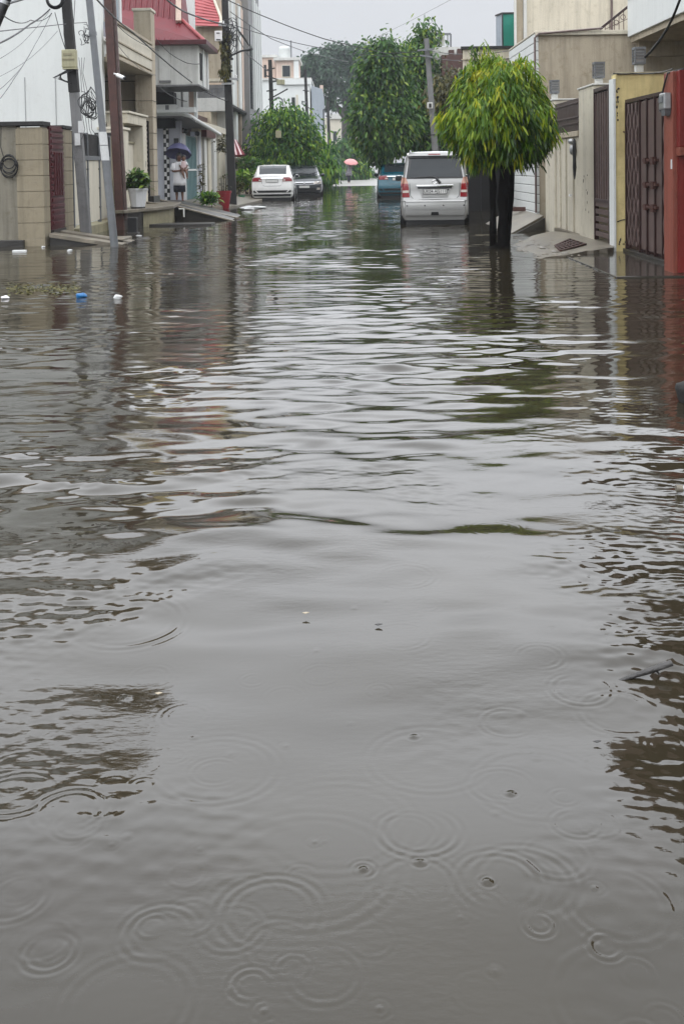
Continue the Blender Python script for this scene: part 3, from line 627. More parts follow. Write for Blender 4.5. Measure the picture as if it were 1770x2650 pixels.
# flat awning with a rounded lip
t = thing('porch_awning', 'grey sheet awning with a pale rounded lip over the teal gate', 'awning', (-5, 35, 2.9))
b = MB()
prof = [(-6.0, 3.02), (-5.0, 3.0), (-4.75, 2.93), (-4.6, 2.78)]
for i in range(3):
    (xa, z1), (xb, z2) = prof[i], prof[i + 1]
    b.add([(xa, 32.3, z1), (xb, 32.3, z2), (xb, 38.2, z2 - .25), (xa, 38.2, z1 - .25), (xa, 32.3, z1 - .05), (xb, 32.3, z2 - .05), (xb, 38.2, z2 - .3), (xa, 38.2, z1 - .3)],
          [(0, 1, 2, 3), (4, 7, 6, 5), (0, 4, 5, 1), (3, 2, 6, 7), (1, 5, 6, 2), (0, 3, 7, 4)])
b.build('sheet', M['grey_wall'], t)
b = MB(); b.tube([(-6.0, 32.28, 3.0), (-5.0, 32.28, 2.98), (-4.75, 32.3, 2.91), (-4.58, 32.6, 2.78), (-4.55, 38.2, 2.52)], .06, 8); b.build('lip', M['white_plaster'], t, smooth=50)
# teal gate
t = thing('teal_gate', 'teal painted metal gate with white rails behind the woman with the child', 'gate', (-5.25, 35.5, .2))
b = MB(); b.box(-5.29, -5.25, 34.15, 36.9, .2, 2.40); b.build('gate_sheet', M['teal_gate'], t)
b = MB()
for k in range(9): b.box(-5.25, -5.225, 34.2 + k * .31, 34.25 + k * .31, .25, 2.36)
b.build('ribs', M['teal_gate'], t)
b = MB()
for y in (34.12, 36.85): b.box(-5.30, -5.2, y, y + .08, .15, 2.45)
b.box(-5.28, -5.215, 34.2, 36.85, 1.22, 1.28); b.build('frame_rails', M['white_paint'], t)
for ya in (34.2, 36.9): b = MB(); b.ell((-5.2, ya, 2.52), (.09, .09, .09)); b.build('top_finial', M['black'], t, smooth=60)
b = MB(); b.box(-5.45, -5.15, 36.95, 37.5, -.1, 2.6); tag(b.build('gate_post', M['lav_wall'], bevel=.01), 'pale lavender post at the far side of the teal gate', 'post')
# ================================================================== HOUSE with thin white pillars (behind the black pole)
H4 = thing('pillared_house', 'old pale house front of thin peeling pillars and dark doors', 'house', (-5.8, 41, 0))
b = MB(); b.box(-9, -5.75, 37.5, 47.5, -.1, 3.4); b.build('back_wall', M['rust'], H4)
for i, (pa, pb) in enumerate(((516, 524), (531, 537), (541, 548), (555, 562), (568, 584), (587, 592))):
    b = MB(); ya, yb = Dx(pa, -5.25), Dx(pb, -5.25); b.box(-5.5, -5.25, ya, yb, -.1, 2.75); b.build('pillar', M['offwhite'] if i % 2 else M['cream_light'], H4, bevel=.01)
b = MB(); b.box(-5.6, -5.15, 37.5, 47.0, 2.75, 3.0); b.build('lintel', M['cream'], H4, bevel=.01)
b = MB(); b.box(-5.35, -5.05, 38.3, 41.0, 2.45, 2.74); b.build('hanging_sunshade', M['wine'], H4)
b = MB(); b.box(-5.7, -5.45, 37.55, 46.9, -.1, .5); b.build('plinth', M['beige_dirty'], H4)
p0 = atY(512, 70, 36.5); p1 = atY(580, 203, 36.5)
b = MB(); b.box(p0.x - 2, p1.x, 36.5, 37.0, p1.z, p0.z + .02); b.build('upper_wall', M['beige'], H4)
b = MB(); b.box(p0.x - 2, p1.x + .05, 36.44, 37.0, p1.z - .1, p1.z - .002); b.build('floor_band', M['cream_light'], H4)
p2 = atY(512, 254, 36.5); p3 = atY(588, 287, 36.5)
b = MB(); b.box(p2.x - .3, p3.x, 36.5, 36.7, p3.z, p2.z); b.build('terrace_wall', M['offwhite'], H4, bevel=.01)
b = MB(); b.box(p2.x - 1, p3.x, 37.9, 38.0, p2.z - .4, p1.z - .1); b.build('terrace_back', M['grey_wall'], H4)
b = MB()
for k in range(16):
    x = p2.x + k * .075; b.bar((x, 36.6, p2.z + .002), (x + .05 * math.sin(k * 2.3), 36.6, p1.z - .35), .018, .018)
    if k < 15: b.tube([(x + .03 + .028 * math.cos(a), 36.58, p2.z + .2 + .05 * (k % 3) + .045 * math.sin(a)) for a in [i * PI / 4 for i in range(9)]], .009, 5)
b.bar((p2.x, 36.6, p1.z - .35), (p3.x, 36.6, p1.z - .35), .03, .03); b.build('terrace_railing', M['steel_grey'], H4)
pr = [atY(502, 66, 36.2), atY(574, 68, 36.2), atY(572, 45, 36.6), atY(553, -5, 37.5), atY(545, -45, 38.2), atY(502, -45, 38.2)]
b = MB(); b.prism(pr, (0, .5, .05)); rf = b.build('red_roof', M['red_roof'], H4)
b = MB()
for k in range(14):
    s = k / 13; a = pr[0].lerp(pr[5], s); c2 = pr[1].lerp(pr[3], min(1, s * 1.25)) if s < .8 else pr[3].lerp(pr[4], (s - .8) * 5)
    b.bar(a + Vector((0, -.02, 0)), c2 + Vector((0, -.02, 0)), .02, .02)
b.build('roof_courses', M['red_roof'], rf)
b = MB(); b.tube([pr[1] + Vector((0, -.03, .02)), pr[2] + Vector((0, -.03, 0)), pr[3] + Vector((0, -.03, 0))], .05, 8); b.build('verge_tiles', M['cream_light'], rf, smooth=50)
# small cream gate house with the red striped shade beyond the pole
t = thing('gate_lodge', 'small cream gate pier with red striped awning beyond the black pole', 'gate pier', (-4.8, 45, 0))
p0 = atY(603, 408, 45); p1 = atY(624, 470, 45)
b = MB(); b.box(p0.x, p1.x, 45, 45.6, -.1, p0.z); b.build('pier', M['cream_light'], t, bevel=.01)
q = atY(611, 425, 44.98); b = MB(); b.box(q.x - .07, q.x + .07, 44.96, 45, q.z - .2, q.z + .1); b.build('niche', M['void'], t)
aw = MB(); s0 = [atY(600, 362, 45.5), atY(607, 362, 45.5)]; s1 = [atY(603, 402, 44.3), atY(634, 400, 44.3)]
aw.add([s0[0], s0[1] + Vector((.1, 0, 0)), s1[1], s1[0], s0[0] + Vector((0, .1, -.05)), s0[1] + Vector((.1, .1, -.05)), s1[1] + Vector((0, .1, -.08)), s1[0] + Vector((0, .1, -.08))], [(0, 1, 2, 3), (7, 6, 5, 4), (3, 2, 6, 7), (1, 5, 6, 2), (0, 3, 7, 4), (0, 4, 5, 1)])
aw = aw.build('awning', M['red_tile'], t)
b = MB()
for k in (0.3, .7): b.bar(s0[0].lerp(s0[1] + Vector((.1, 0, 0)), k) + Vector((0, -.02, .01)), s1[0].lerp(s1[1], k) + Vector((0, -.02, .01)), .07, .015)
b.build('pale_stripes', M['cloth_pink'], aw)
# ================================================================== tall striped facade and the grey block
H5 = thing('striped_facade_house', 'tall narrow house with white and tan vertical strips over the street', 'house', (-5.5, 50, 0))
XF = -4.9
y0, y1 = Dx(592, XF), Dx(651, XF)
b = MB(); b.box(-9, XF, y0, y1, 4.0, 9.3); b.build('upper_storeys', M['brown_wall'], H5)
for (pa, pb, mk, dx) in ((593, 599, 'offwhite', .06), (602, 606, 'white_plaster', .10), (609, 615, 'offwhite', .05), (621, 626, 'white_plaster', .09), (629, 633, 'pink_wall', .07), (641, 646, 'cream', .06)):
    b = MB(); b.box(XF + .001, XF + dx, Dx(pa, XF), Dx(pb, XF), 4.05, 8.9); b.build('vertical_strip', M[mk], H5, bevel=.008)
b = MB(); b.box(XF + .001, XF + .02, Dx(616, XF), Dx(620, XF), 5.3, 8.2); b.build('slit_window', M['void'], H5)
b = MB(); b.box(-9, XF + .15, y0 - .1, y1 + .1, 3.90, 4.0); b.build('floor_slab', M['concrete_dark'], H5)
b = MB(); b.box(-9, -5.6, y0, y1, -.1, 3.9); b.build('ground_storey', M['beige'], H5)
for pa, pb, mk in ((600, 604, 'offwhite'), (614, 619, 'white_plaster'), (626, 636, 'brown_wall'), (640, 650, 'brown_wall')):
    b = MB(); b.box(-5.6, -5.0, Dx(pa, -5.0), Dx(pb, -5.0), -.1, 3.895); b.build('ground_pier', M[mk], H5, bevel=.01)
b = MB(); b.box(-5.599, -5.3, Dx(622, -5.0), Dx(624.5, -5.0), 2.1, 2.9); b.build('small_window', M['void'], H5)
yb0, yb1 = Dx(573, -5.3), Dx(645, -5.3)
b = MB(); b.box(-9, -5.3, yb0, yb1, 9.3, 11.5); b.box(-9, -5.2, y0 + 1, y1 + 1.5, 9.31, 9.55); b.build('yellow_penthouse', M['yellow_pale'], H5, bevel=.02)
b = MB(); b.box(-5.25, -5.0, Dx(606, -5.2), Dx(606, -5.2) + .3, 8.9, 10.1); b.build('roof_post', M['cream_light'], H5)
b = MB(); p = atX(638, 30, -5.0); b.box(-5.2, -4.95, p.y, p.y + .15, 7.8, 10.4); b.build('drain_pipe', M['black'], H5)
H6 = thing('grey_block', 'tall grey building with white vertical fins, last before the sky gap on the left', 'building', (-5, 55, 0))
XG = -4.6
y0, y1 = Dx(650, XG), Dx(677, XG)
b = MB(); b.box(-9, XG, y0, y1, 3.6, 10.6); b.build('upper_storeys', M['grey_wall'], H6)
for px in (660, 665, 670, 675):
    b = MB(); b.box(XG + .001, XG + .14, Dx(px, XG), Dx(px + 2, XG), 4.2, 9.8); b.build('fin', M['white_plaster'], H6, bevel=.006)
b = MB(); b.box(XG + .001, XG + .05, Dx(652, XG), Dx(656.5, XG), 4.2, 8.3); b.build('tall_window', M['glass'], H6)
b = MB(); b.prism([(-9, y0, 2.3), (-9, y0, 3.6), (XG + .3, y0, 3.6), (-4.9, y0, 2.3)], (0, y1 - y0, 0)); b.build('sloping_soffit', M['grey_wall'], H6)
b = MB(); b.box(-9, -5.1, y0, y1, -.1, 2.3); b.build('ground_storey', M['pink_wall'], H6)
for i in range(3): 
    b = MB(); b.box(-5.1, -4.85, y0 + 1 + i * 2.2, y0 + 1.3 + i * 2.2, -.1, 2.298); b.build('ground_pier', M['rust'], H6)
# ================================================================== white house where the street bends
H7 = thing('white_corner_house', 'white stepped house with a roof water tank beyond the trees', 'house', (-5.5, 95, 0))
Y = 95.0
def fr(b, xa, ya, xb, yb, Yf, th): 
    p = atY(xa, ya, Yf); q = atY(xb, yb, Yf); b.box(p.x, q.x, Yf, Yf + th, q.z, p.z); return p, q
b = MB(); fr(b, 640, 205, 806, 470, Y, 12); b.build('main_block', M['white_plaster'], H7)
b = MB(); fr(b, 660, 203, 806, 206, Y - .15, 12.2); b.build('roof_edge', M['offwhite'], H7)
tw = MB(); fr(tw, 714, 153, 772, 206, Y + .5, 5); tw = tw.build('roof_tower', M['pink_wall'], H7)
b = MB(); fr(b, 760, 153, 774, 210, Y + .3, .19); b.build('tower_edge', M['white_plaster'], H7)
b = MB(); fr(b, 708, 149, 776, 155, Y + .2, 5.6); b.build('tower_roof', M['offwhite'], H7)
wn = MB(); fr(wn, 729, 168, 753, 200, Y + .4, .09); wn = wn.build('tower_window', M['cream'], H7)
b = MB(); fr(b, 731, 170, 751, 198, Y + .36, .035); b.build('pane', M['glass'], wn)
b = MB(); fr(b, 674, 146, 714, 206, Y + 2, 4); b.build('stair_block', M['pink_wall'], H7)
b = MB(); fr(b, 672, 142, 718, 148, Y + 1.8, 4.4); b.build('stair_roof', M['offwhite'], H7)
b = MB(); fr(b, 683, 168, 690, 200, Y + 1.95, .04); b.build('stair_window', M['void'], H7)
for xa, xb in ((755, 764), (766, 772)):
    wn = MB(); fr(wn, xa, 245 if xa > 760 else 252, xb, 274, Y - .06, .05); wn.build('window', M['void'] if xa < 760 else M['cream'], H7)
b = MB(); fr(b, 725, 206, 806, 218, Y - .22, .06); b.build('roof_parapet', M['white_plaster'], H7)
# street side, bending away
p0 = atY(806, 222, Y); 
b = MB(); b.prism([(p0.x, Y + .1, -.1), (p0.x, Y + 12, -.1), (-2.15, 113, -.1), (p0.x + .9, Y + 4, -.1)], (0, 0, p0.z + .1)); b.build('street_wing', M['grey_paint'], H7)
b = MB(); q = atY(836, 220, 113); b.box(q.x - .35, q.x, 113.1, 113.6, 0, q.z); b.build('wing_corner', M['pink_wall'], H7)
t = thing('water_tank', 'ribbed white plastic water tank standing on the roof tower', 'water tank', tuple(atY(737, 150, Y + 2)))
c = atY(737, 150, Y + 2); r = 15 / FP * (Y + 2); h = 31 / FP * (Y + 2)
prof = [(r * .98, 0)]
for k in range(7):
    z = h * .8 * k / 7; prof += [(r, z), (r, z + h * .07), (r * .94, z + h * .085), (r * .94, z + h * .1)]
prof += [(r * .95, h * .82), (r * .75, h * .93), (r * .35, h * .97), (r * .33, h), (0.01, h)]
b = MB(); b.lathe(prof, c, 24); b.build('tank_shell', M['white_plaster'], t, smooth=40)
b = MB(); b.lathe([(r * .36, h * .97), (r * .36, h * 1.03), (.01, h * 1.05)], c, 16); b.build('lid', M['offwhite'], t, smooth=40)
p = atY(754, 165, Y + 1.5); q = atY(753, 105, Y + 1.5)
b = MB(); b.tube([p, q], .07, 6); tag(b.build('roof_pipe', M['steel_grey']), 'thin upright pipe beside the white roof water tank', 'pipe')
# end of the street
t = thing('end_building', 'beige building with dark windows closing the far end of street', 'building', (0, 136, 0))
b = MB(); fr(b, 838, 305, 1010, 470, 136, 8); b.build('main_block', M['cream'], t)
b = MB(); fr(b, 850, 296, 985, 306, 135.7, 8); b.build('roof_slab', M['offwhite'], t)
b = MB(); fr(b, 925, 330, 985, 336, 135.5, .4); b.build('balcony_band', M['offwhite'], t)
for (xa, ya, xb, yb) in ((862, 340, 872, 365), (884, 340, 894, 365), (912, 338, 926, 345), (930, 345, 945, 372), (955, 345, 968, 372), (862, 390, 872, 415), (935, 395, 945, 418)):
    f = MB(); fr(f, xa - 1, ya - 1, xb + 1, yb + 1, 135.93, .06); f = f.build('window', M['offwhite'], t); b = MB(); fr(b, xa, ya, xb, yb, 135.88, .045); b.build('pane', M['glass'], f)
b = MB(); p = atY(958, 400, 118); b.box(p.x, p.x + 2.5, 118, 121, 0, p.z + 1.5); tag(b.build('grey_shed', M['offwhite']), 'pale low shed at the far right end of the street', 'shed')
# ================================================================== RIGHT SIDE OF THE STREET
XR = 3.9
# ---- red gate pillar and its near wall
t = thing('red_gate_pillar', 'brick red painted gate pillar with a maroon niche at the right edge', 'gate pillar', (3.75, 12.1, 0))
b = MB(); b.box(3.75, 4.05, 11.98, 12.32, -.15, 2.33); b.build('shaft', M['red_paint'], t, bevel=.006)
b = MB(); b.box(3.79, 6.2, 11.86, 11.979, 1.46, 2.33); b.build('maroon_panel', M['red_dark'], t, bevel=.006)
b = MB(); b.box(3.785, 6.2, 11.83, 11.979, 1.36, 1.458); b.build('ledge', M['red_paint'], t, bevel=.006)
b = MB(); b.box(3.80, 3.90, 11.95, 11.979, .02, 1.36); b.build('niche_back', M['red_dark'], t)
b = MB(); b.box(3.90, 6.2, 11.90, 11.979, .02, 1.358); b.build('cream_wall', M['yellow_pale'], t)
b = MB(); b.box(3.99, 6.2, 11.75, 11.99, -.2, .03); b.build('red_base', M['red_dark'], t, bevel=.01)
b = MB(); b.box(4.05, 9, 12.0, 12.3, -.15, 2.2); b.build('return_wall', M['red_paint'], t)
b = MB(); p = atX(1737, 425, 3.75); b.box(3.744, 3.75, p.y - .02, p.y + .02, p.z - .055, p.z + .055); b.build('paper_slip', M['paper'], t)
t = thing('electricity_meter', 'grey electricity meter box hung by black cable on red pillar', 'meter', tuple(atX(1727, 270, 3.7)))
p = atX(1728, 270, 3.74)
b = MB(); b.box(3.66, 3.748, p.y - .10, p.y + .10, p.z - .06, p.z + .13); b.build('case', M['galv'], t, bevel=.015)
b = MB(); b.box(3.65, 3.659, p.y - .07, p.y + .07, p.z + .02, p.z + .09); b.build('window_plate', M['steel_grey'], t)
b = MB(); b.prism([(3.67, p.y - .09, p.z - .06), (3.748, p.y - .09, p.z - .06), (3.745, p.y - .05, p.z - .13), (3.69, p.y - .05, p.z - .13)], (0, .14, 0)); b.build('terminal_cover', M['steel_grey'], t)
b = MB(); b.tube([(3.7, p.y + .06, p.z - .10), (3.69, p.y + .15, p.z - .07), (3.70, p.y + .16, p.z + .05), (3.73, p.y + .10, p.z + .25), (3.73, p.y - .02, p.z + .36), (3.9, p.y - .1, p.z + .40), (4.4, p.y - .2, p.z + .43)], .012, 6); b.build('cable_loop', M['cable'], t, smooth=60)
# ---- brown lattice gate between red pillar and yellow wall
t = thing('lattice_gate', 'weathered brown folding metal gate with wavy lattice panels', 'gate', (4.05, 14, 0))
XG_ = 4.05
b = MB(); b.box(XG_ + .02, XG_ + .04, 12.35, 15.05, .06, 2.14); b.build('backing_sheet', M['brown_metal'], t)
for y0, y1 in ((12.4, 13.30), (14.35, 15.0)):
    b = MB()
    n = max(4, int((y1 - y0) / .085))
    for k in range(n):
        y = y0 + (k + .5) * (y1 - y0) / n
        b.tube([(XG_ - .005 + .010 * math.cos(i * 1.6 + k * PI), y + .018 * math.sin(i * 1.6 + k * PI), .12 + i * .1) for i in range(21)], .016, 5)
    b.build('wavy_lattice', M['mauve_metal'], t, smooth=60)
b = MB()
for y0, y1 in ((13.32, 13.62), (13.64, 13.98), (14.0, 14.33)): b.box(XG_ - .005, XG_ + .019, y0, y1, .10, 2.12)
b.build('flat_panel', M['mauve_metal'], t, bevel=.006)
b = MB()
for y in (12.36, 13.30, 13.63, 13.99, 14.33, 15.03): b.box(XG_ - .03, XG_ + .02, y - .015, y + .015, .05, 2.15)
b.box(XG_ - .02, XG_ + .03, 12.35, 15.06, 2.14, 2.19); b.build('frame', M['brown_metal'], t)
b = MB()
for z in (1.30, .98, .68): b.box(XG_ - .05, XG_ - .006, 13.5, 14.1, z, z + .035); b.box(XG_ - .065, XG_ - .01, 13.58, 13.68, z - .04, z + .06); b.box(XG_ - .065, XG_ - .01, 13.92, 14.0, z - .03, z + .05)
b.build('bolt', M['rust'], t)
b = MB(); b.box(3.02, 3.985, 11.7, 15.0, -.15, .014); tag(b.build('gate_step', M['wet_gloss'], bevel=.01), 'flat concrete step awash before the brown lattice gate', 'step')
b = MB(); b.box(3.99, 4.15, 12.33, 15.07, -.15, .055); tag(b.build('gate_sill', M['wet_dark'], bevel=.008), 'dark sill under the brown lattice gate', 'sill')
# ---- yellow wall, facing the camera
t = thing('yellow_wall', 'flaking yellow painted wall with a white edge beside the lattice gate', 'wall', (4.2, 15.2, 0))
b = MB(); b.box(3.905, 9, 15.1, 15.34, -.15, 2.56); b.build('wall_body', M['yellow'], t, bevel=.006)
b = MB(); b.box(3.87, 3.904, 15.09, 15.35, -.1, 2.50); b.build('white_edge', M['white_plaster'], t, bevel=.004)
b = MB()
zc = atY(1610, 570, 15.09).z
b.tube([atY(1596, 574, 15.095), atY(1606, 570, 15.095), atY(1616, 568, 15.095), atY(1634, 567, 15.095)], .007, 4)
for i in range(14):
    p = atY(1594 + rnd.random() * 6, 225 + rnd.random() * 90, 15.095); b.ell(p, (.006 + .012 * rnd.random(), .006, .008 + .02 * rnd.random()), 6, 4)
for i in range(9):
    p = atY(1600 + rnd.random() * 30, 615 + rnd.random() * 25, 15.095); b.ell(p, (.006 + .008 * rnd.random(), .006, .006 + .012 * rnd.random()), 6, 4)
b.build('cracks', M['concrete_dark'], t)
b = MB(); b.box(3.92, 9, 15.08, 15.36, 2.561, 2.59); b.build('top_edge', M['moss'], t, bevel=.008)
b = MB(); b.tube([atY(1611, 341, 15.09), atY(1625, 343, 15.0), atY(1634, 346, 14.95)], .008, 5); tag(b.build('wall_hook', M['rust']), 'thin rusty hook sticking out of the yellow wall', 'hook')
# ---- cream house: wine narrow gate, pillar, cream gate with brown top, pillar
t = thing('narrow_gate', 'narrow dark brown slatted gate beside the white edge of yellow wall', 'gate', (XR, 15.9, 0))
b = MB(); b.box(XR + .03, XR + .05, 15.4, 16.3, .7, 2.42); b.build('backing', M['void'], t)
b = MB()
for k in range(6): y = 15.5 + k * .145; b.box(XR - .01, XR + .029, y, y + .06, .72, 2.36)
b.build('upright_slats', M['mauve_metal'], t, bevel=.004)
b = MB()
for k in range(5): b.box(XR - .015, XR + .03, 15.42, 16.28, .16 + k * .115, .235 + k * .115)
b.build('lower_boards', M['mauve_metal'], t, bevel=.004)
b = MB(); b.box(XR - .03, XR + .04, 15.38, 15.42, .1, 2.44); b.box(XR - .03, XR + .04, 16.27, 16.31, .1, 2.44); b.box(XR - .03, XR + .04, 15.42, 16.27, 2.38, 2.44); b.box(XR - .025, XR + .04, 15.42, 16.27, .69, .74); b.build('frame', M['brown_metal'], t, bevel=.004)
t = thing('gate_pillar', 'smooth cream gate pillar between the narrow brown gate and cream gate', 'pillar', (XR, 16.8, 0))
b = MB(); b.box(XR - .02, XR + .55, 16.33, 17.38, -.1, 2.50); b.build('shaft', M['cream_light'], t, bevel=.012)
b = MB(); b.box(XR - .04, XR + .58, 16.31, 17.40, 2.501, 2.53); b.build('cap', M['offwhite'], t, bevel=.008)
b = MB()
for i in range(8):
    p = (XR - .022, 16.6 + rnd.random() * .5, .3 + rnd.random() * .9); b.ell(p, (.004, .008 + .012 * rnd.random(), .01 + .03 * rnd.random()), 6, 4)
b.build('chips', M['concrete_dark'], t)
t = thing('cream_gate', 'cream sliding metal gate with a dark brown louvred top panel', 'gate', (XR, 18.4, 0))
b = MB(); b.box(XR + .02, XR + .06, 17.42, 19.4, .10, 1.74)
for y in (17.9, 18.5, 19.0): b.box(XR - .01, XR + .02, y, y + .06, .12, 1.72)
b.build('sheet', M['cream_light'], t, bevel=.006)
b = MB(); b.box(XR - .03, XR + .07, 17.42, 19.4, 1.741, 1.83); b.build('top_beam', M['beige'], t, bevel=.006)
b = MB(); b.box(XR - .005, XR + .03, 17.42, 19.4, 1.84, 2.38)
for z in (1.95, 2.05, 2.29): b.box(XR - .022, XR - .005, 17.43, 19.39, z, z + .03)
b.build('louvre_panel', M['brown_metal'], t, bevel=.004)
b = MB(); b.box(XR - .05, XR + .01, 17.95, 18.05, .72, .76); b.build('handle', M['white_paint'], t)
b = MB(); b.box(XR - .03, XR + .09, 17.40, 19.42, -.1, .095); b.build('track', M['wet_slab'], t)
t = thing('doorbell_cluster', 'black umbrella-like bundle and pale lamp hanging at the cream gate', 'bundle', (XR - .05, 17.6, 1.5))
b = MB(); p = (XR - .07, 17.48, 0); b.lathe([(.008, 1.02), (.022, 1.1), (.034, 1.22), (.026, 1.35), (.036, 1.48), (.028, 1.62), (.012, 1.70)], p, 7); b.build('black_bundle', M['black'], t, smooth=60)
b = MB(); b.ell((XR - .06, 17.75, 1.66), (.06, .07, .05)); b.ell((XR - .06, 17.72, 1.52), (.045, .05, .09)); b.build('pale_lamp', M['galv'], t, smooth=60)
t = thing('gate_pillar', 'cream pillar at the far side of the brown louvred panel', 'pillar', (XR, 19.8, 0))
b = MB(); b.box(XR - .02, XR + .4, 19.42, 20.3, -.1, 2.46); b.build('shaft', M['cream_light'], t, bevel=.012)
b = MB(); b.box(XR - .04, XR + .43, 19.40, 20.32, 2.461, 2.49); b.build('cap', M['offwhite'], t, bevel=.008)
def gate_lamp(px, py, Yp, label, zbase):
    c = atY(px, py, Yp); s = 1.0
    t = thing('gate_lamp', label, 'lamp', (c.x, c.y, zbase), 0, 'square lamps on the gate pillars')
    m1 = MB(); m1.box(-.055, .055, -.055, .055, 0, c.z - zbase - .12); m1.build('pedestal', M['offwhite'], t, world=False, bevel=.006)
    h = c.z - zbase
    m2 = MB(); m2.box(-.11, .11, -.11, .11, h - .118, h - .085); m2.box(-.115, .115, -.115, .115, h + .10, h + .135)
    for i, j in ((-1, -1), (1, -1), (1, 1), (-1, 1)): m2.box(i * .10 - .012, i * .10 + .012, j * .10 - .012, j * .10 + .012, h - .085, h + .10)
    for k in range(3): m2.box(-.105, .105, -.105, .105, h - .04 + k * .045, h - .032 + k * .045)
    m2.v = [(x * .72, y * .72, z) for x, y, z in m2.v]; m2.build('lamp_frame', M['steel_grey'], t, world=False)
    m3 = MB(); m3.box(-.06, .06, -.06, .06, h - .084, h + .099); m3.build('lamp_glass', M['galv'], t, world=False)
gate_lamp(1434, 226, 19.9, 'square lamp on the farthest cream pillar, just right of the tree', 2.49)
gate_lamp(1548, 183, 16.6, 'square lamp on the smooth cream pillar right of the brown louvres', 2.53)
gate_lamp(1652, 146, 15.6, 'largest square lamp, on a pale pedestal above the yellow wall', 2.40)
# ---- cream wing facing the camera, grooved street side
HR = thing('cream_wing_house', 'cream two storey house with a grooved corner and white balcony', 'house', (5, 24, 0))
b = MB(); b.box(XR + .03, 9.0, 21.2, 25.0, -.1, 3.93); b.build('front_wing', M['beige'], HR)
gw = MB()
for k in range(22): gw.box(XR - .03, XR + .028, 21.18, 24.6, -.05 + k * .181, .12 + k * .181)
gw.build('grooved_face', M['white_plaster'], HR, bevel=.01)
b = MB()
for k in range(21): b.box(XR - .01, XR + .029, 21.19, 24.59, .12 + k * .181, .131 + k * .181)
b.build('grooves', M['concrete_dark'], HR)
b = MB(); b.box(XR - .04, 5.78, 21.14, 21.199, 3.87, 3.96); b.box(XR - .04, XR + .02, 21.2, 24.6, 3.931, 3.97); b.build('roof_edge', M['cream_light'], HR, bevel=.01)
b = MB(); b.tube([(XR - .06, 21.1, .3), (XR - .06, 21.1, 3.82), (XR + .02, 21.1, 3.9), (5.2, 21.1, 3.99)], .022, 8); b.build('drain_pipe', M['mauve_metal'], HR, smooth=50)
b = MB(); b.prism([(4.22, 26, 3.0), (12, 26, 3.0), (12, 31, 3.0), (5.15, 31, 3.0)], (0, 0, 2.65)); b.build('rear_tower', M['cream_light'], HR)
b = MB(); b.box(4.22, 4.27, 25.9, 25.999, 4.0, 5.64); b.box(4.445, 4.52, 25.88, 25.999, 4.0, 5.64); b.build('niche_edges', M['offwhite'], HR)
n_ = [(4.275, 25.97, 4.0), (4.44, 25.97, 4.0), (4.44, 25.97, 8.2), (4.36, 25.97, 5.9), (4.30, 25.97, 5.2)]
b = MB(); b.box(4.275, 4.44, 25.975, 25.998, 4.0, 5.64); b.build('niche', M['beige'], HR)
p = atY(1583, 10, 25.9)
b = MB(); b.tube([(p.x, 25.95, 4.0), (p.x, 25.95, 5.62)], .03, 6); b.build('tower_pipe', M['mauve_metal'], HR)
b = MB(); b.box(5.76, 12, 15.0, 21.1, 3.69, 3.80); b.build('balcony_soffit', M['beige'], HR)
b = MB(); b.box(5.70, 5.86, 15.0, 21.1, 3.801, 4.55); b.build('balcony_parapet', M['white_plaster'], HR, bevel=.01)
b = MB(); b.box(5.66, 5.90, 15.0, 21.1, 4.551, 4.63); b.build('parapet_cap', M['pink_wall'], HR, bevel=.01)
b = MB(); b.box(5.87, 12, 20.9, 21.1, 3.40, 3.689); b.build('balcony_beam', M['beige'], HR)
b = MB(); b.box(9.2, 9.4, 15.4, 21.0, -.1, 3.68); b.build('side_wall', M['beige'], HR)
t = thing('stair_railing', 'black sloping handrail with ring ornaments on the cream roof', 'railing', (5.3, 21.3, 3.97))
a = atY(1551, 76, 21.35); c = atY(1628, 14, 21.35)
b = MB(); b.bar(a, c, .05, .05); b.build('handrail', M['brown_metal'], t)
b = MB()
for k in range(6):
    s = .18 + k * .155; p = a.lerp(c, s); b.bar((p.x, p.y, 3.975), p, .014, .014)
b.bar(a.lerp(c, .2) + Vector((0, 0, -.09)), Vector((c.x, c.y, 4.22)), .014, .014)
for s in (.55, .78):
    p = a.lerp(c, s); b.tube([(p.x + .05 * math.cos(q), p.y, p.z - .13 + .05 * math.sin(q)) for q in [i * PI / 6 for i in range(13)]], .008, 5)
b.build('balusters', M['mauve_metal'], t)
# ---- low building beyond and the green roof box
t = thing('parapet_house', 'low cream house with a plain parapet above the bright green tree', 'house', (5, 31, 0))
b = MB(); b.prism([(3.40, 30, -.1), (9, 30, -.1), (9, 36, -.1), (4.25, 36, -.1)], (0, 0, 4.68)); b.build('main_block', M['cream_light'], t)
b = MB(); b.prism([(3.34, 29.93, 4.581), (9.02, 29.93, 4.581), (9.02, 36, 4.581), (4.25, 36, 4.581)], (0, 0, .08)); b.build('coping', M['concrete_dark'], t)
for z in (3.95, 4.28): 
    b = MB(); b.box(3.36, 9, 29.96, 29.998, z, z + .03); b.build('band', M['beige'], t)
t = thing('green_roof_cabin', 'bright green panelled cabin with pale side standing on the roof', 'cabin', (4.5, 29.6, 4.66))
Yc = 31.0
p0 = atY(1299, 36, Yc); p1 = atY(1331, 121, Yc); p2 = atY(1289, 44, Yc)
b = MB(); b.box(p0.x, p1.x + .3, Yc, Yc + .04, 4.66, p0.z); b.build('green_panel', M['green_panel'], t)
b = MB(); b.prism([(p2.x, Yc + .5, 4.66), (p0.x - .002, Yc, 4.66), (p0.x - .002, Yc, p0.z), (p2.x, Yc + .5, p0.z - .02)], (.04, .02, 0)); b.build('pale_side', M['grey_paint'], t)
b = MB(); b.box(p0.x, p1.x + .3, Yc + .5, Yc + .54, 4.66, p0.z); b.build('rear_panel', M['green_panel'], t)
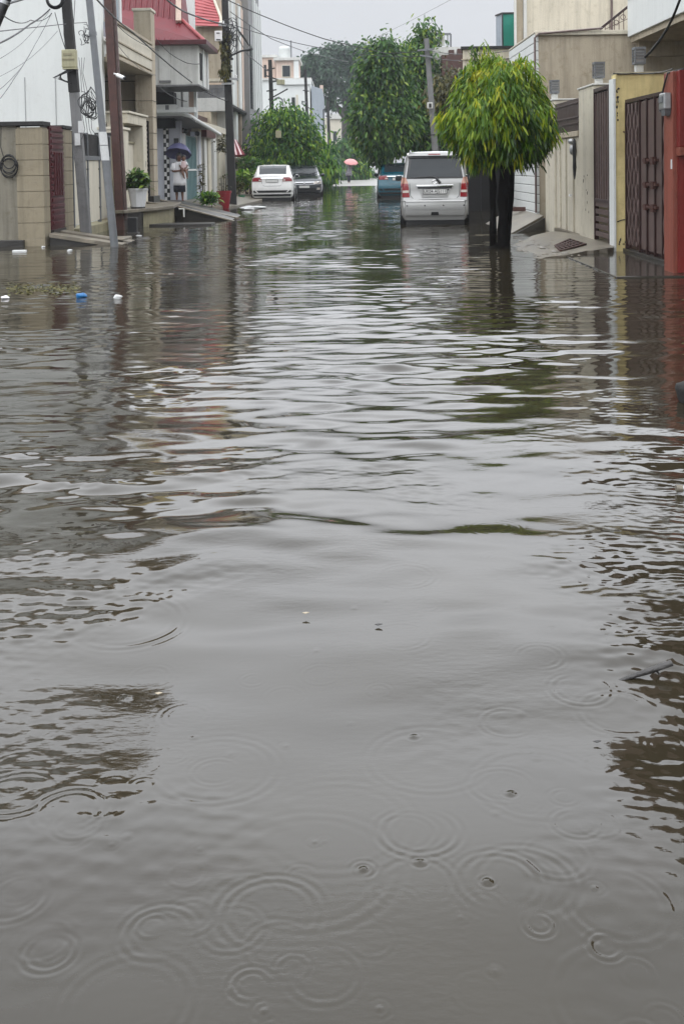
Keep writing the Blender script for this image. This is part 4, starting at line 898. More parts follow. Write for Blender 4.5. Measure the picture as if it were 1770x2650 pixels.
b = MB(); b.prism([(p2.x - .03, Yc + .5, p0.z), (p0.x - .02, Yc - .05, p0.z), (p1.x + .3, Yc - .05, p0.z), (p1.x + .3, Yc + .6, p0.z)], (0, 0, .04)); b.box(p0.x - .015, p0.x + .02, Yc - .03, Yc - .001, 4.66, p0.z); b.build('frame', M['black'], t)
# ---- house hidden by the trees: brown chimneys, roof frame
t = thing('chimney_house', 'pale house with dark brown chimney posts seen between two trees', 'house', (5.5, 44, 0))
Yh = 44.0
b = MB(); fr(b, 1118, 122, 1210, 420, Yh + .6, 6); b.build('main_block', M['offwhite'], t)
b = MB(); fr(b, 1143, 142, 1204, 200, Yh, .58); b.build('brown_screen', M['rust'], t)
for xa, xb, ya in ((1162, 1175, 129), (1184, 1202, 126)):
    b = MB(); fr(b, xa, ya, xb, 143, Yh + .1, .4); b.build('chimney', M['rust'], t)
t = thing('roof_frame', 'metal frame with white sheets standing on the roof behind trees', 'roof frame', (4.5, 45, 6))
b = MB()
pa = atY(1112, 89, Yh + 1); pb = atY(1166, 88, Yh + 1); pc = atY(1166, 122, Yh + 1); pd = atY(1114, 122, Yh + 1)
b.bar(pa, pb, .09, .09); b.bar(pb, pc, .07, .07, up=(0, 1, 0)); b.bar(pa, pd, .07, .07, up=(0, 1, 0)); b.bar(pa.lerp(pb, .4), pd.lerp(pc, .4), .05, .05, up=(0, 1, 0)); b.bar(pa.lerp(pb, .85), pd.lerp(pc, .85), .04, .04, up=(0, 1, 0)); b.build('frame', M['steel_grey'], t)
b = MB(); fr(b, 1134, 95, 1150, 119, Yh + 1.05, .02); b.build('white_sheet', M['offwhite'], t)
# ---- black sheet gate behind the tree
t = thing('black_gate', 'black sheet metal gate in deep shade behind the tree trunks', 'gate', (3.85, 29, 0))
b = MB(); b.box(3.34, 6.2, 28.9, 28.95, -.12, 2.3); b.build('sheet', M['black'], t)
b = MB()
for k in range(8): b.box(3.36 + k * .38, 3.40 + k * .38, 28.87, 28.899, -.12, 2.3)
b.box(3.34, 6.2, 28.86, 28.899, 1.05, 1.11); b.build('ribs', M['black'], t)
# ---- ramps
t = thing('house_ramp', 'cracked wet concrete ramp with an iron grate before the cream gate', 'ramp', (3.2, 16.5, 0))
SA, SB = -.02 - 2.4 * .075, .075
def on_slab(px, py, dz=0.0):
    d_ = ray(px, py); k_ = (SA + dz + SB * CAM.x - CAM.z) / (d_.z - SB * d_.x); return CAM + d_ * k_
op = [(1586, 640), (1588, 616), (1500, 607), (1428, 598), (1372, 612), (1322, 636), (1328, 655), (1346, 676), (1440, 664), (1520, 650)]
top = []
for i in range(len(op)):
    p_, q_ = on_slab(*op[i]), on_slab(*op[(i + 1) % len(op)])
    for k in range(4):
        v_ = p_.lerp(q_, k / 4); j_ = .03 if i >= 4 else .008
        top.append((v_.x + rnd.uniform(-j_, j_), v_.y + rnd.uniform(-j_, j_) * 2, v_.z + rnd.uniform(-.006, .006)))
b = MB(); n = len(top); b.add(top + [(x, y, -.2) for x, y, z in top], [tuple(range(n))[::-1], tuple(range(n, 2 * n))] + [(i, (i + 1) % n, n + (i + 1) % n, n + i) for i in range(n)]); b.build('slab', M['wet_slab'], t)
for i in range(34):
    c_ = on_slab(1330 + 190 * rnd.random(), 622 + 40 * rnd.random()); b = MB(); q_ = .35 + rnd.random() ** 2
    b.ell((c_.x, c_.y, c_.z), (.055 * q_, .08 * q_ * (1 + rnd.random()), .020 * q_), 7, 5); b.build('broken_stone', M['wet_slab'], t, smooth=60)
t = thing('drain_grate', 'rusty iron drain grate set in the concrete ramp', 'grate', tuple(atZ(1478, 634, .13)))
g4 = [on_slab(1436, 636, .012), on_slab(1474, 619, .012), on_slab(1515, 632, .012), on_slab(1450, 649, .012)]
b = MB()
for k in range(7):
    s_ = k / 6; b.bar(g4[0].lerp(g4[1], s_), g4[3].lerp(g4[2], s_), .022, .02)
for k in range(5):
    s_ = k / 4; b.bar(g4[0].lerp(g4[3], s_) + Vector((0, 0, .004)), g4[1].lerp(g4[2], s_) + Vector((0, 0, .004)), .03, .02)
b.build('bars', M['rust'], t)
b = MB(); b.prism([v_ + Vector((0, 0, -.008)) for v_ in g4], (0, 0, .005)); b.build('pit', M['void'], t)
t = thing('house_ramp', 'dark edged concrete ramp before the grooved white corner', 'ramp', (3.4, 21, 0))
b = MB(); b.add([(3.86, 20.4, .28), (3.86, 24.2, .28), (2.95, 22.6, -.03), (2.95, 19.2, -.03), (3.86, 20.4, -.2), (3.86, 24.2, -.2), (2.95, 22.6, -.2), (2.95, 19.2, -.2)], [(0, 3, 2, 1), (4, 5, 6, 7), (0, 4, 7, 3), (3, 7, 6, 2), (2, 6, 5, 1), (1, 5, 4, 0)]); b.build('slope', M['wet_slab'], t)
b = MB(); b.prism([(3.86, 20.37, -.2), (3.86, 20.37, .23), (2.98, 19.2, -.05), (2.98, 19.2, -.2)], (.02, -.02, 0)); b.build('dark_side', M['wet_dark'], t)
b = MB(); b.box(3.6, 4.2, 22.5, 22.6, .27, .36); b.build('kerb_stone', M['rust'], t)

# ---- the red house nearer the camera: its jutting upper floor hangs above the frame and shows mirrored in the water
t = thing('red_house', 'dark brown jutting upper floor of the red house, mirrored in water at right', 'house', (5, 9, 0))
b = MB(); b.box(3.15, 10, 6.0, 13.2, 4.05, 4.35); b.build('floor_slab', M['maroon_brown'], t, bevel=.02)
b = MB(); b.box(5.6, 10, 6.2, 12.9, 4.35, 7.2); b.build('upper_wall', M['red_paint'], t)
b = MB(); b.box(3.16, 3.28, 6.05, 13.1, 4.351, 4.75); b.build('balcony_parapet', M['maroon_brown'], t)
b = MB(); b.box(5.6, 10, 6.2, 11.8, -.1, 4.05); b.build('ground_floor', M['brown_wall'], t)
# ================================================================== VEGETATION
LF = {}
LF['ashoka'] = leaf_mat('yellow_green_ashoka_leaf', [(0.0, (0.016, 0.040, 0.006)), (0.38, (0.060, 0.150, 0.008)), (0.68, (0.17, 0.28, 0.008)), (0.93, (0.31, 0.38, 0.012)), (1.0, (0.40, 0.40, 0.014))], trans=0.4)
LF['dark'] = leaf_mat('dark_green_tree_leaf', [(0.0, (0.010, 0.036, 0.012)), (0.45, (0.034, 0.105, 0.022)), (0.8, (0.10, 0.21, 0.022)), (1.0, (0.19, 0.26, 0.03))], trans=0.3)
LF['hedge'] = leaf_mat('fresh_green_leaf', [(0.0, (0.014, 0.055, 0.014)), (0.5, (0.05, 0.16, 0.022)), (0.8, (0.16, 0.31, 0.02)), (1.0, (0.25, 0.36, 0.025))], trans=0.35)
LF['far'] = leaf_mat('hazed_tree_leaf', [(0.0, (0.015, 0.040, 0.022)), (0.6, (0.032, 0.080, 0.038)), (1.0, (0.07, 0.13, 0.06))], trans=0.25)  # bluish distance haze mixed into the leaf colour
LF['croton'] = leaf_mat('glossy_pot_plant_leaf', [(0.0, (0.012, 0.045, 0.008)), (0.6, (0.045, 0.12, 0.015)), (1.0, (0.20, 0.28, 0.05))], trans=0.3, rough=0.3)
LF['brownish'] = leaf_mat('olive_brown_leaf', [(0.0, (0.03, 0.035, 0.012)), (0.6, (0.09, 0.085, 0.02)), (1.0, (0.16, 0.14, 0.03))], trans=0.3)
DOWN = np.array([0, 0, -1.0])
def clump_points(ells, n, shell=0.62):
    """ells: (cx,cy,cz,rx,ry,rz); points biased to the outer shell, returns points, outward directions, index"""
    vol = np.array([e[3] * e[5] for e in ells]); k = nrg.choice(len(ells), size=n, p=vol / vol.sum())
    E = np.array(ells)[k]; u = unit(n); r = shell + (1 - shell) * nrg.random(n) ** 0.7
    inner = nrg.random(n) < 0.25; r[inner] *= nrg.random(inner.sum()) * 0.6 + 0.35
    return E[:, :3] + u * E[:, 3:] * r[:, None], u, k
def tree(name, label, base, trunk_paths, ells, mat_, bark, nt, per, Ln, Wd, droop, group=None, cat='tree', spread=0.25, tb=0.0, shell=0.55):
    t = thing(name, label, cat, base, 0, group)
    for i, (path, rad) in enumerate(trunk_paths):
        b = MB(); b.tube(path, rad, 9); b.build('trunk' if i == 0 else 'limb', bark, t, smooth=60)
    T, u, k = clump_points(ells, nt, shell)
    ctint = np.clip(nrg.normal(0.45 + tb, 0.26, nt), 0, 1)
    P = np.repeat(T, per, 0) + nrg.normal(0, spread, (nt * per, 3)) * np.array([1, 1, 0.9])
    U = np.repeat(u, per, 0); n = len(P)
    D = U * (1 - droop) * 0.8 + DOWN * droop * 1.2 + unit(n) * 0.42
    tint = np.clip(np.repeat(ctint, per) + nrg.normal(0, 0.16, n), 0, 1)
    L = Ln * nrg.uniform(0.6, 1.25, n); W = Wd * nrg.uniform(0.7, 1.25, n)
    side = U * 0.7 + unit(n) * 0.7
    leaf_mesh('crown', mat_, P, D, side, L, W, tint, t, bend=0.18 + 0.15 * droop)
    return t
def E_px(lst, Yd, depth=0.9):
    out = []
    for (px, py, rx, ry) in lst:
        c = atY(px, py, Yd); s = Yd / FP; out.append((c.x, Yd + (rnd.random() - .5) * rx * s * .6, c.z, rx * s, max(0.3, rx * s * depth), ry * s))
    return out
# ---- bright yellow-green mop-headed tree standing in the water
cb = atZ(1293, 642); cx, cy = cb.x, 16.2
t = thing('mop_headed_tree', 'bright yellow-green mop-headed tree with dark stems standing in floodwater', 'tree', (cx, cy, 0))
def wob(p, q, n, a, seed):
    r_ = random.Random(seed); out = []
    for i in range(n + 1):
        s = i / n; v = Vector(p).lerp(Vector(q), s); out.append((v.x + r_.uniform(-a, a), v.y + r_.uniform(-a, a), v.z))
    return out
stems = [((1275, 646), (1273, 410), 16.15, .052, .062), ((1299, 650), (1303, 415), 16.10, .080, .092), ((1309, 646), (1327, 400), 16.28, .050, .062)]
for i, (p, q, Yd, r0, r1) in enumerate(stems):
    a = atY(p[0], p[1], Yd); c = atY(q[0], q[1], Yd); a.z = -.14
    pts = wob(a, c, 7, .014, i); n = len(pts)
    pts.append((pts[-1][0] * .6 + cx * .4 + (i - 1.5) * .06, cy, 2.2))
    b = MB(); b.tube(pts, [r0 * 1.35] + [r0 * (1.0 + .15 * math.sin(j * 1.9 + i)) for j in range(n - 1)] + [r1 * .4], 10); b.build('stem', M['bark'], t, smooth=60)
b = MB(); b.lathe([(.24, -.14), (.21, -.03), (.13, .05), (.06, .09)], (cx, cy - .02, 0), 12); b.build('root_flare', M['bark'], t, smooth=60)
for i in range(11):
    a = 2 * PI * i / 11; b = MB(); e = Vector((cx + .55 * math.cos(a), cy + .55 * math.sin(a), 2.15 + .35 * math.sin(i * 2.1)))
    b.tube([(cx + .1 * math.cos(a), cy + .1 * math.sin(a), 1.5), (cx + .3 * math.cos(a), cy + .3 * math.sin(a), 1.95), e], [.03, .022, .008], 6); b.build('limb', M['bark'], t, smooth=60)
nt_, per = 1150, 17
u = unit(nt_); u[:, 2] = np.where(u[:, 2] < -0.93, -u[:, 2], u[:, 2])
rr = np.where(nrg.random(nt_) < .72, nrg.uniform(.80, 1.0, nt_), nrg.uniform(.35, .8, nt_)) * (1 + .17 * np.sin(u[:, 0] * 5.3 + 1) * np.cos(u[:, 2] * 4.1 + u[:, 1] * 3) + .06 * np.sin(u[:, 0] * 13 + u[:, 2] * 9)) * (1 - .16 * np.clip(u[:, 2], 0, 1) * (1 - np.clip(u[:, 2], 0, 1)) * 3)
rad = np.where(u[:, 2:3] > 0, np.array([[.81, .81, .92]]), np.array([[.80, .80, .70]]))
T = np.array([cx + .02, cy, 2.09]) + u * rad * rr[:, None]
# two upright shoots at the top
for (px, ytop) in ((1228, 112), (1252, 108), (1205, 165), (1345, 160), (1290, 135), (1180, 205), (1395, 205)):
    p = atY(px, ytop + 6, cy); T = np.concatenate([T, np.array([[p.x, p.y + .03 * k, p.z - .09 * k] for k in range(4)])]); u = np.concatenate([u, np.array([[0.05, 0, .9]] * 4)])
nt_ = len(T)
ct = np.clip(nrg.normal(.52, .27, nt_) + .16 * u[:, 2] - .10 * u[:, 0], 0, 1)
P = np.repeat(T, per, 0); n = len(P); U = np.repeat(u, per, 0); kk = np.tile(np.arange(per), nt_)
P = P + nrg.normal(0, .048, (n, 3)) + DOWN * (kk / per * .15)[:, None] + U * (kk / per * .03)[:, None]
D = U * .36 + DOWN * .9 + unit(n) * .52
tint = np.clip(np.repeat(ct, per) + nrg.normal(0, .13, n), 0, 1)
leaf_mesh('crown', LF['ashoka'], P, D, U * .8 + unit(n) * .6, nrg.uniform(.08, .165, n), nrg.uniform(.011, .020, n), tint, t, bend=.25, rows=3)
# ---- tall drooping trees behind the silver car
Yd = 43.0
g_ = 'tall drooping trees behind the parked silver car'
c0 = atY(985, 470, Yd); c1 = atY(1096, 470, Yd + 2)
tree('drooping_tree', 'tall dark drooping tree standing left of the grey pole', (c0.x, Yd, 0),
     [([(c0.x, Yd, -.2), (c0.x + .05, Yd, 2), (c0.x - .1, Yd, 5.2)], [.16, .12, .05]), ([(c0.x, Yd, 1.6), (c0.x - .7, Yd, 3.5)], [.07, .03])],
     E_px([(985, 165, 42, 55), (960, 225, 30, 60), (1010, 215, 48, 70), (965, 300, 40, 75), (1015, 310, 55, 80), (985, 360, 45, 55), (1000, 130, 20, 25), (943, 330, 18, 60)], Yd), LF['dark'], M['bark'], 900, 22, .20, .055, .45, g_, tb=.02)
tree('drooping_tree', 'tallest drooping tree with the pointed top, right of the grey pole', (c1.x, Yd + 2, 0),
     [([(c1.x, Yd + 2, -.2), (c1.x, Yd + 2, 3), (c1.x + .1, Yd + 2, 6.6)], [.17, .12, .04]), ([(c1.x, Yd + 2, 2), (c1.x + .9, Yd + 2, 3.6)], [.07, .03])],
     E_px([(1100, 75, 10, 26), (1103, 105, 26, 32), (1085, 160, 52, 45), (1060, 190, 40, 60), (1085, 240, 60, 70), (1150, 250, 42, 80), (1140, 190, 34, 40), (1080, 330, 62, 75), (1140, 345, 55, 80), (1058, 130, 16, 22)], Yd + 2), LF['dark'], M['bark'], 1000, 22, .20, .055, .45, g_, tb=.08)
tree('olive_shrub_tree', 'olive brown small tree below the dark chimney posts', tuple(atY(1172, 470, 40)),
     [([tuple(atY(1172, 470, 40)), tuple(atY(1170, 300, 40))], [.08, .03])], E_px([(1165, 215, 38, 32), (1190, 250, 30, 50), (1150, 250, 30, 40)], 40), LF['brownish'], M['bark'], 110, 14, .2, .06, .4)
tree('drooping_tree', 'small green drooping tree between the teal car and far grey car', tuple(atY(945, 465, 110)),
     [([tuple(atY(948, 470, 110)), tuple(atY(950, 350, 110))], [.12, .05])], E_px([(955, 380, 26, 45), (940, 405, 14, 30), (975, 390, 30, 40)], 110), LF['far'], M['bark'], 170, 18, .5, .14, .55, g_)
# ---- left hedge trees
tree('hedge_tree', 'leafy bright green tree growing over the white sedan', tuple(atY(735, 475, 50)),
     [([tuple(atY(725, 490, 50)), tuple(atY(728, 420, 50)), tuple(atY(738, 330, 50))], [.10, .08, .03]), ([tuple(atY(755, 490, 50)), tuple(atY(765, 380, 50))], [.06, .02])],
     E_px([(740, 310, 45, 28), (715, 345, 48, 45), (765, 340, 45, 40), (790, 375, 30, 45), (690, 395, 35, 55), (735, 395, 55, 50), (775, 425, 40, 40), (705, 440, 45, 35)], 50), LF['hedge'], M['bark_grey'], 700, 20, .20, .055, .5, tb=.05, spread=.33)
tree('hedge_tree', 'drooping yellowish green tree right of the black sedan', tuple(atY(825, 480, 62)),
     [([tuple(atY(818, 482, 62)), tuple(atY(812, 400, 62))], [.09, .03]), ([tuple(atY(840, 480, 62)), tuple(atY(838, 410, 62))], [.07, .03]), ([tuple(atY(852, 479, 62)), tuple(atY(848, 420, 62))], [.06, .03])],
     E_px([(810, 390, 28, 35), (835, 410, 25, 40), (820, 440, 30, 30), (845, 440, 18, 30)], 62), LF['hedge'], M['bark_grey'], 170, 16, .32, .09, .75, tb=.12)
tree('hedge_tree', 'low green tree on the left kerb beyond the waterline', tuple(atY(868, 472, 74)),
     [([tuple(atY(868, 474, 74)), tuple(atY(866, 420, 74))], [.09, .03])], E_px([(856, 432, 15, 28), (850, 452, 15, 20)], 74), LF['far'], M['bark_grey'], 90, 16, .32, .10, .6)
tree('hedge_tree', 'round green tree behind the person with the pink umbrella', tuple(atY(903, 466, 92)),
     [([tuple(atY(905, 468, 92)), tuple(atY(903, 420, 92))], [.14, .05])], E_px([(893, 385, 32, 24), (915, 400, 24, 25), (880, 415, 22, 28), (925, 425, 22, 25), (900, 430, 36, 25), (938, 445, 20, 18)], 92), LF['hedge'], M['bark_grey'], 230, 16, .42, .12, .4, tb=-.05)
# ---- big misty tree at the end of the street
Yb = 118.0
def tp(px, py, dy=0): return tuple(atY(px, py, Yb + dy))
tree('great_tree', 'great spreading misty tree with bare dark limbs rising at the street end', tp(905, 462),
     [([tp(905, 465), tp(905, 400), tp(902, 350), tp(900, 305)], [1.0, .85, .8, .7]), ([tp(900, 310), tp(880, 285), tp(850, 262), tp(825, 240)], [.45, .38, .28, .12]), ([tp(901, 310), tp(893, 260), tp(885, 215)], [.45, .32, .12]),
      ([tp(903, 310), tp(915, 262), tp(928, 225)], [.42, .3, .12]), ([tp(906, 330), tp(925, 290), tp(950, 250)], [.4, .3, .1]), ([tp(870, 275), tp(862, 235)], [.22, .1])],
     E_px([(800, 168, 26, 22), (795, 200, 22, 28), (835, 150, 34, 26), (880, 138, 34, 22), (925, 145, 34, 28), (955, 175, 26, 40), (850, 185, 42, 26), (905, 180, 38, 24), (800, 235, 20, 22), (830, 225, 22, 20), (880, 225, 24, 22), (930, 225, 26, 28), (900, 262, 16, 16), (860, 262, 12, 14), (952, 255, 20, 34), (820, 262, 14, 18)], Yb, .9), LF['far'], M['bark_grey'], 430, 26, .42, .17, .35, spread=.36, shell=.45, tb=.05)
# ---- pot plants and kerb plants
def rosette(name, label, c, n, Lr, W, mat_, cat='plant', up=.75, group=None, stems=0, hgt=.3, tb=0.0, spread=.05):
    t = thing(name, label, cat, c, 0, group)
    u = unit(n); u[:, 2] = np.abs(u[:, 2]) * .9 + .05
    hh = nrg.random(n) * hgt
    P = np.array(c) + np.stack([nrg.normal(0, spread, n), nrg.normal(0, spread, n), hh], -1)
    D = u * np.array([1, 1, up * 1.6]); tint = np.clip(nrg.normal(.5 + tb, .25, n), 0, 1)
    leaf_mesh('leaves', mat_, P, D, np.cross(u, unit(n)) * .3 + np.array([0, 0, 1.0]), Lr * nrg.uniform(.6, 1.15, n), W * nrg.uniform(.7, 1.2, n), tint, t, bend=.45, rows=3)
    b = MB()
    for i in range(max(1, stems)):
        a = i * 2.4; r_ = spread * .8; b.tube([(c[0] + r_ * math.cos(a), c[1] + r_ * math.sin(a), c[2] - .12), (c[0] + r_ * 1.6 * math.cos(a), c[1] + r_ * 1.6 * math.sin(a), c[2] + hgt)], [.012, .006], 5)
    b.build('stems', M['bark_grey'], t)
    return t
def plant_pot(name, label, c, r, h, mat_, n=20, taper=.72, lip=1.08, cat='plant pot'):
    t = thing(name, label, cat, c)
    b = MB(); b.lathe([(r * taper, 0), (r * .99, h * .88), (r * lip, h * .885), (r * lip, h), (r * .92, h), (r * .90, h * .93), (.01, h * .93)], c, n); b.build('pot', mat_, t, smooth=30 if n > 10 else None)
    b = MB(); b.lathe([(r * .89, h * .935), (.01, h * .95)], c, n, caps=False); b.build('soil', M['wet_dark'], t)
    b = MB(); b.lathe([(r * taper * 1.05, -.02), (r * taper * 1.08, .015)], c, n); b.build('saucer', M['wet_dark'], t)
pc = (-4.62, 23.2, .45)
plant_pot('plant_pot', 'white eight sided plant pot on the raised platform', pc, .215, .43, M['pot_white'], 8)
rosette('potted_plant', 'bushy glossy green plant growing in the white pot', (pc[0], pc[1], .86), 420, .30, .05, LF['croton'], stems=9, hgt=.34, tb=.05, spread=.10, group=None)
p = atY(581, 541, 33.2); plant_pot('plant_pot', 'red plastic plant pot at the foot of the black pole', (p.x, 33.2, p.z), .225, .58, M['pot_red'], 18, .66)
rosette('potted_plant', 'thin twiggy plant in the red pot', (p.x, 33.2, p.z + .55), 46, .16, .03, LF['brownish'], stems=6, hgt=.5, spread=.08)
p = atY(540, 528, 31.5); rosette('fern_plant', 'low spreading fern left of the red pot', (p.x, 31.5, p.z), 260, .34, .045, LF['hedge'], hgt=.30, tb=.08, spread=.12)
p = atY(522, 520, 33.3); rosette('tall_shrub', 'thin upright shrub between teal gate and pale pillars', (p.x, 33.3, p.z), 120, .16, .035, LF['brownish'], hgt=1.15, stems=4, spread=.05)
p = atY(578, 392, 38); rosette('hanging_plant', 'trailing green plant high on the pale pillars behind the pole', (p.x, 38, p.z), 150, .25, .04, LF['brownish'], hgt=.55, up=.1, spread=.10, tb=-.1)
p = atY(630, 492, 43.5); rosette('kerb_shrub', 'yellow green shrub at the left side of the white sedan', (p.x, 43.5, p.z), 380, .36, .055, LF['hedge'], hgt=.75, tb=.22, stems=5, spread=.22)
p = atY(641, 460, 45); rosette('kerb_shrub', 'dark green shrub behind the yellow green shrub', (p.x, 45, p.z), 300, .36, .07, LF['dark'], hgt=.85, tb=.1, stems=5, spread=.25)
p = atY(612, 500, 42.5); rosette('kerb_shrub', 'small reddish brown shrub beyond the foot of the black pole', (p.x, 42.5, p.z), 160, .28, .05, LF['brownish'], hgt=.45, stems=4, spread=.16)
p = atY(626, 520, 41); plant_pot('plant_pot', 'small green bucket pot beside the white sedan', (p.x, 41, p.z), .13, .22, mat('green_plastic', (.02, .16, .07), rough=.4, var=.2), 14)
p = atY(590, 190, 34.2)
# creeper on the black pole
tC = thing('creeper', 'dried creeper hanging on the black pole below its meter box', 'creeper', tuple(atY(585, 130, 34.5)))
n = 420; pts = np.array([tuple(atY(583 + 6 * math.sin(i * .37) + nrg.normal(0, 5), 85 + 118 * nrg.random() ** 1.3, 34.5 + nrg.normal(0, .08))) for i in range(n)])
leaf_mesh('leaves', LF['brownish'], pts, DOWN + unit(n) * .6, unit(n), nrg.uniform(.08, .18, n), nrg.uniform(.03, .06, n), np.clip(nrg.normal(.5, .3, n), 0, 1), tC)
# ================================================================== CARS
class Car:
    def __init__(s, L, W, H, kind, belt=0.93, sill=0.20, tum=0.19):
        s.L, s.w0, s.H, s.kind, s.belt, s.sill, s.tum = L, W / 2, H, kind, belt, sill, tum
        if kind == 'hatch':
            s.tz = ([0, .03, .12, .30, .55, .63, .70, .775, .80, .90, .97, 1.0], [H - .10, H - .045, H - .01, H, H - .03, H - .12, H - .32, H - .60, H - .66, H - .70, H - .78, H - .88])
            s.ry = ([.15, .35, .50, .62, .66, .95, 1.25, H], [.10, .02, .0, .02, .075, .09, .15, .30])
        else:
            s.tz = ([0, .03, .11, .135, .20, .27, .36, .50, .60, .66, .735, .76, .88, .96, 1.0], [H * .69, H * .715, H * .705, H * .72, H * .88, H * .965, H, H * .992, H * .955, H * .87, H * .705, H * .685, H * .63, H * .56, H * .47])
            s.ry = ([.15, .30, .48, .62, .72, .95, 1.1, H], [.10, .015, .0, .01, .05, .07, .10, .20])
        s.fy = ([.15, .30, .5, .65, .8, 1.0, H], [-.12, -.02, 0, -.02, -.08, -.16, -.3])
    def zt(s, t): return float(np.interp(t, *s.tz))
    def zb(s, t): return min(s.belt + .04 * (1 - t) , s.zt(t) - .03)
    def tw(s, t): return float(np.interp(t, [0, .02, .06, .5, .93, .975, 1], [.93, .975, 1, 1, .985, .93, .84]))
    def yy(s, t, z):
        sm = lambda a: max(0, min(1, a)) ** 2 * (3 - 2 * max(0, min(1, a)))
        return t * s.L + (1 - sm(t / .22)) * float(np.interp(z, *s.ry)) + sm((t - .78) / .22) * float(np.interp(z, *s.fy))
    def hw(s, t, z):
        zb, zt = s.zb(t), s.zt(t); w = s.w0 * s.tw(t)
        if z <= zb: return w * float(np.interp((z - s.sill) / (zb - s.sill), [0, .08, .3, .55, .8, .95, 1], [.90, .965, .99, 1.0, .99, .965, .95]))
        gq = min(1, (z - zb) / max(.03, zt - zb)); return w * (.95 - s.tum * (gq * .75 + .25 * gq ** 3))
    def body(s):
        ts = sorted(set(list(np.linspace(0, 1, 26)) + s.tz[0] + [.02, .06, .93, .975])); b = MB(); rings = []
        for t in ts:
            zb, zt = s.zb(t), s.zt(t)
            zs = [s.sill + (zb - s.sill) * k for k in (0, .06, .2, .4, .6, .8, .93, 1.0)] + [zb + (zt - zb) * k for k in (.25, .5, .75, .9, .97)]
            R = [(s.hw(t, z), s.yy(t, z), z) for z in zs]; hx = R[-1][0]; cr = .018
            R += [(hx * .93, s.yy(t, zt), zt - .003), (hx * .6, s.yy(t, zt), zt + cr * .6), (0, s.yy(t, zt), zt + cr)]
            rings.append(R)
        n = len(rings[0]); vs = []; 
        for R in rings: vs += [(-x, y, z) for x, y, z in R] + [(x, y, z) for x, y, z in R[:-1]][::-1]
        m = 2 * n - 1; fs = []
        for i in range(len(rings) - 1):
            for k in range(m - 1): fs.append((i * m + k, i * m + k + 1, (i + 1) * m + k + 1, (i + 1) * m + k))
            fs.append((i * m + m - 1, i * m, (i + 1) * m, (i + 1) * m + m - 1))
        for base in (0, (len(rings) - 1) * m):
            for k in range(n - 2): fs.append((base + k, base + k + 1, base + m - 2 - k, base + m - 1 - k))
            fs.append((base + n - 2, base + n - 1, base + n))
        b.add(vs, fs); return b
    def rp(s, x, z, off):
        r = abs(x) / max(.01, s.hw(0.06, z)); t = float(np.interp(r, [.93, .975, 1.0], [0, .02, .06])); return (x, s.yy(t, z) - off, z)
    def fp(s, x, z, off):
        r = abs(x) / max(.01, s.hw(.93, z)); t = float(np.interp(r, [.84, .93, .985], [1, .975, .93])); return (x, s.yy(t, z) + off, z)
    def grid(s, b, fn, z0, xa0, xb0, z1, xa1, xb1, off, nx=10, nz=6, th=.02):
        vs = []; 
        for i in range(nz + 1):
            k = i / nz; z = z0 + (z1 - z0) * k; xa = xa0 + (xa1 - xa0) * k; xb = xb0 + (xb1 - xb0) * k
            for j in range(nx + 1): vs.append(fn(xa + (xb - xa) * j / nx, z, off))
        o = len(vs); vs += [fn(vs[k][0], vs[k][2], off - th) for k in range(o)]
        W = nx + 1; fs = []
        for i in range(nz):
            for j in range(nx):
                a = i * W + j; fs.append((a, a + 1, a + W + 1, a + W)); fs.append((o + a, o + a + W, o + a + W + 1, o + a + 1))
        for j in range(nx): fs.append((j, o + j, o + j + 1, j + 1)); a = nz * W + j; fs.append((a, a + 1, o + a + 1, o + a))
        for i in range(nz): a = i * W; fs.append((a, a + W, o + a + W, o + a)); a = i * W + nx; fs.append((a, o + a, o + a + W, a + W))
        b.add(vs, fs); return b
    def top(s, b, t0, t1, f, off, n=8):
        vs = []; 
        for i in range(n + 1):
            t = t0 + (t1 - t0) * i / n; z = s.zt(t)
            for j in range(7):
                x = s.hw(t, z) * f * (-1 + 2 * j / 6); q = abs(-1 + 2 * j / 6) * f
                vs.append((x, s.yy(t, z), z + .018 * (1 - q * .7) + off))
        b.add(vs, [(i * 7 + j, i * 7 + j + 1, (i + 1) * 7 + j + 1, (i + 1) * 7 + j) for i in range(n) for j in range(6)]); return b
    def side(s, b, sd, pts, off=.006):
        """pts: list of (t, g) with g the height fraction between belt and roof"""
        out = []
        for t, gq in pts:
            z = s.zb(t) + (s.zt(t) - s.zb(t)) * gq; out.append((sd * (s.hw(t, z) + off), s.yy(t, z), z))
        inn = [(x - sd * .012, y, z) for x, y, z in out]; n = len(out)
        b.add(out + inn, [tuple(range(n)), tuple(range(n, 2 * n))[::-1]] + [(i, (i + 1) % n, n + (i + 1) % n, n + i) for i in range(n)]); return b
def wheel(c, r, wd, th, rim_mat):
    def ring(prof, mt, name, par):
        b = MB(); n = 24; vs = []; fs = []
        for x, rr in prof:
            for k in range(n): a = 2 * PI * k / n; vs.append((c[0] + x, c[1] + rr * math.cos(a), c[2] + rr * math.sin(a)))
        for i in range(len(prof) - 1):
            for k in range(n): fs.append((i * n + k, i * n + (k + 1) % n, (i + 1) * n + (k + 1) % n, (i + 1) * n + k))
        fs.append(tuple(range(n))); fs.append(tuple((len(prof) - 1) * n + k for k in range(n)))
        b.add(vs, fs); return b.build(name, mt, par, smooth=40, world=False)
    ty = ring([(-wd / 2, r * .68), (-wd / 2, r * .9), (-wd * .38, r * .985), (0, r), (wd * .38, r * .985), (wd / 2, r * .9), (wd / 2, r * .68)], M['black_rubber'], 'wheel', th)
    ring([(-wd / 2 - .006, .05), (-wd / 2 - .004, r * .5), (-wd * .3, r * .67), (wd * .3, r * .67), (wd / 2 + .004, r * .5), (wd / 2 + .006, .05)], rim_mat, 'rim', ty)
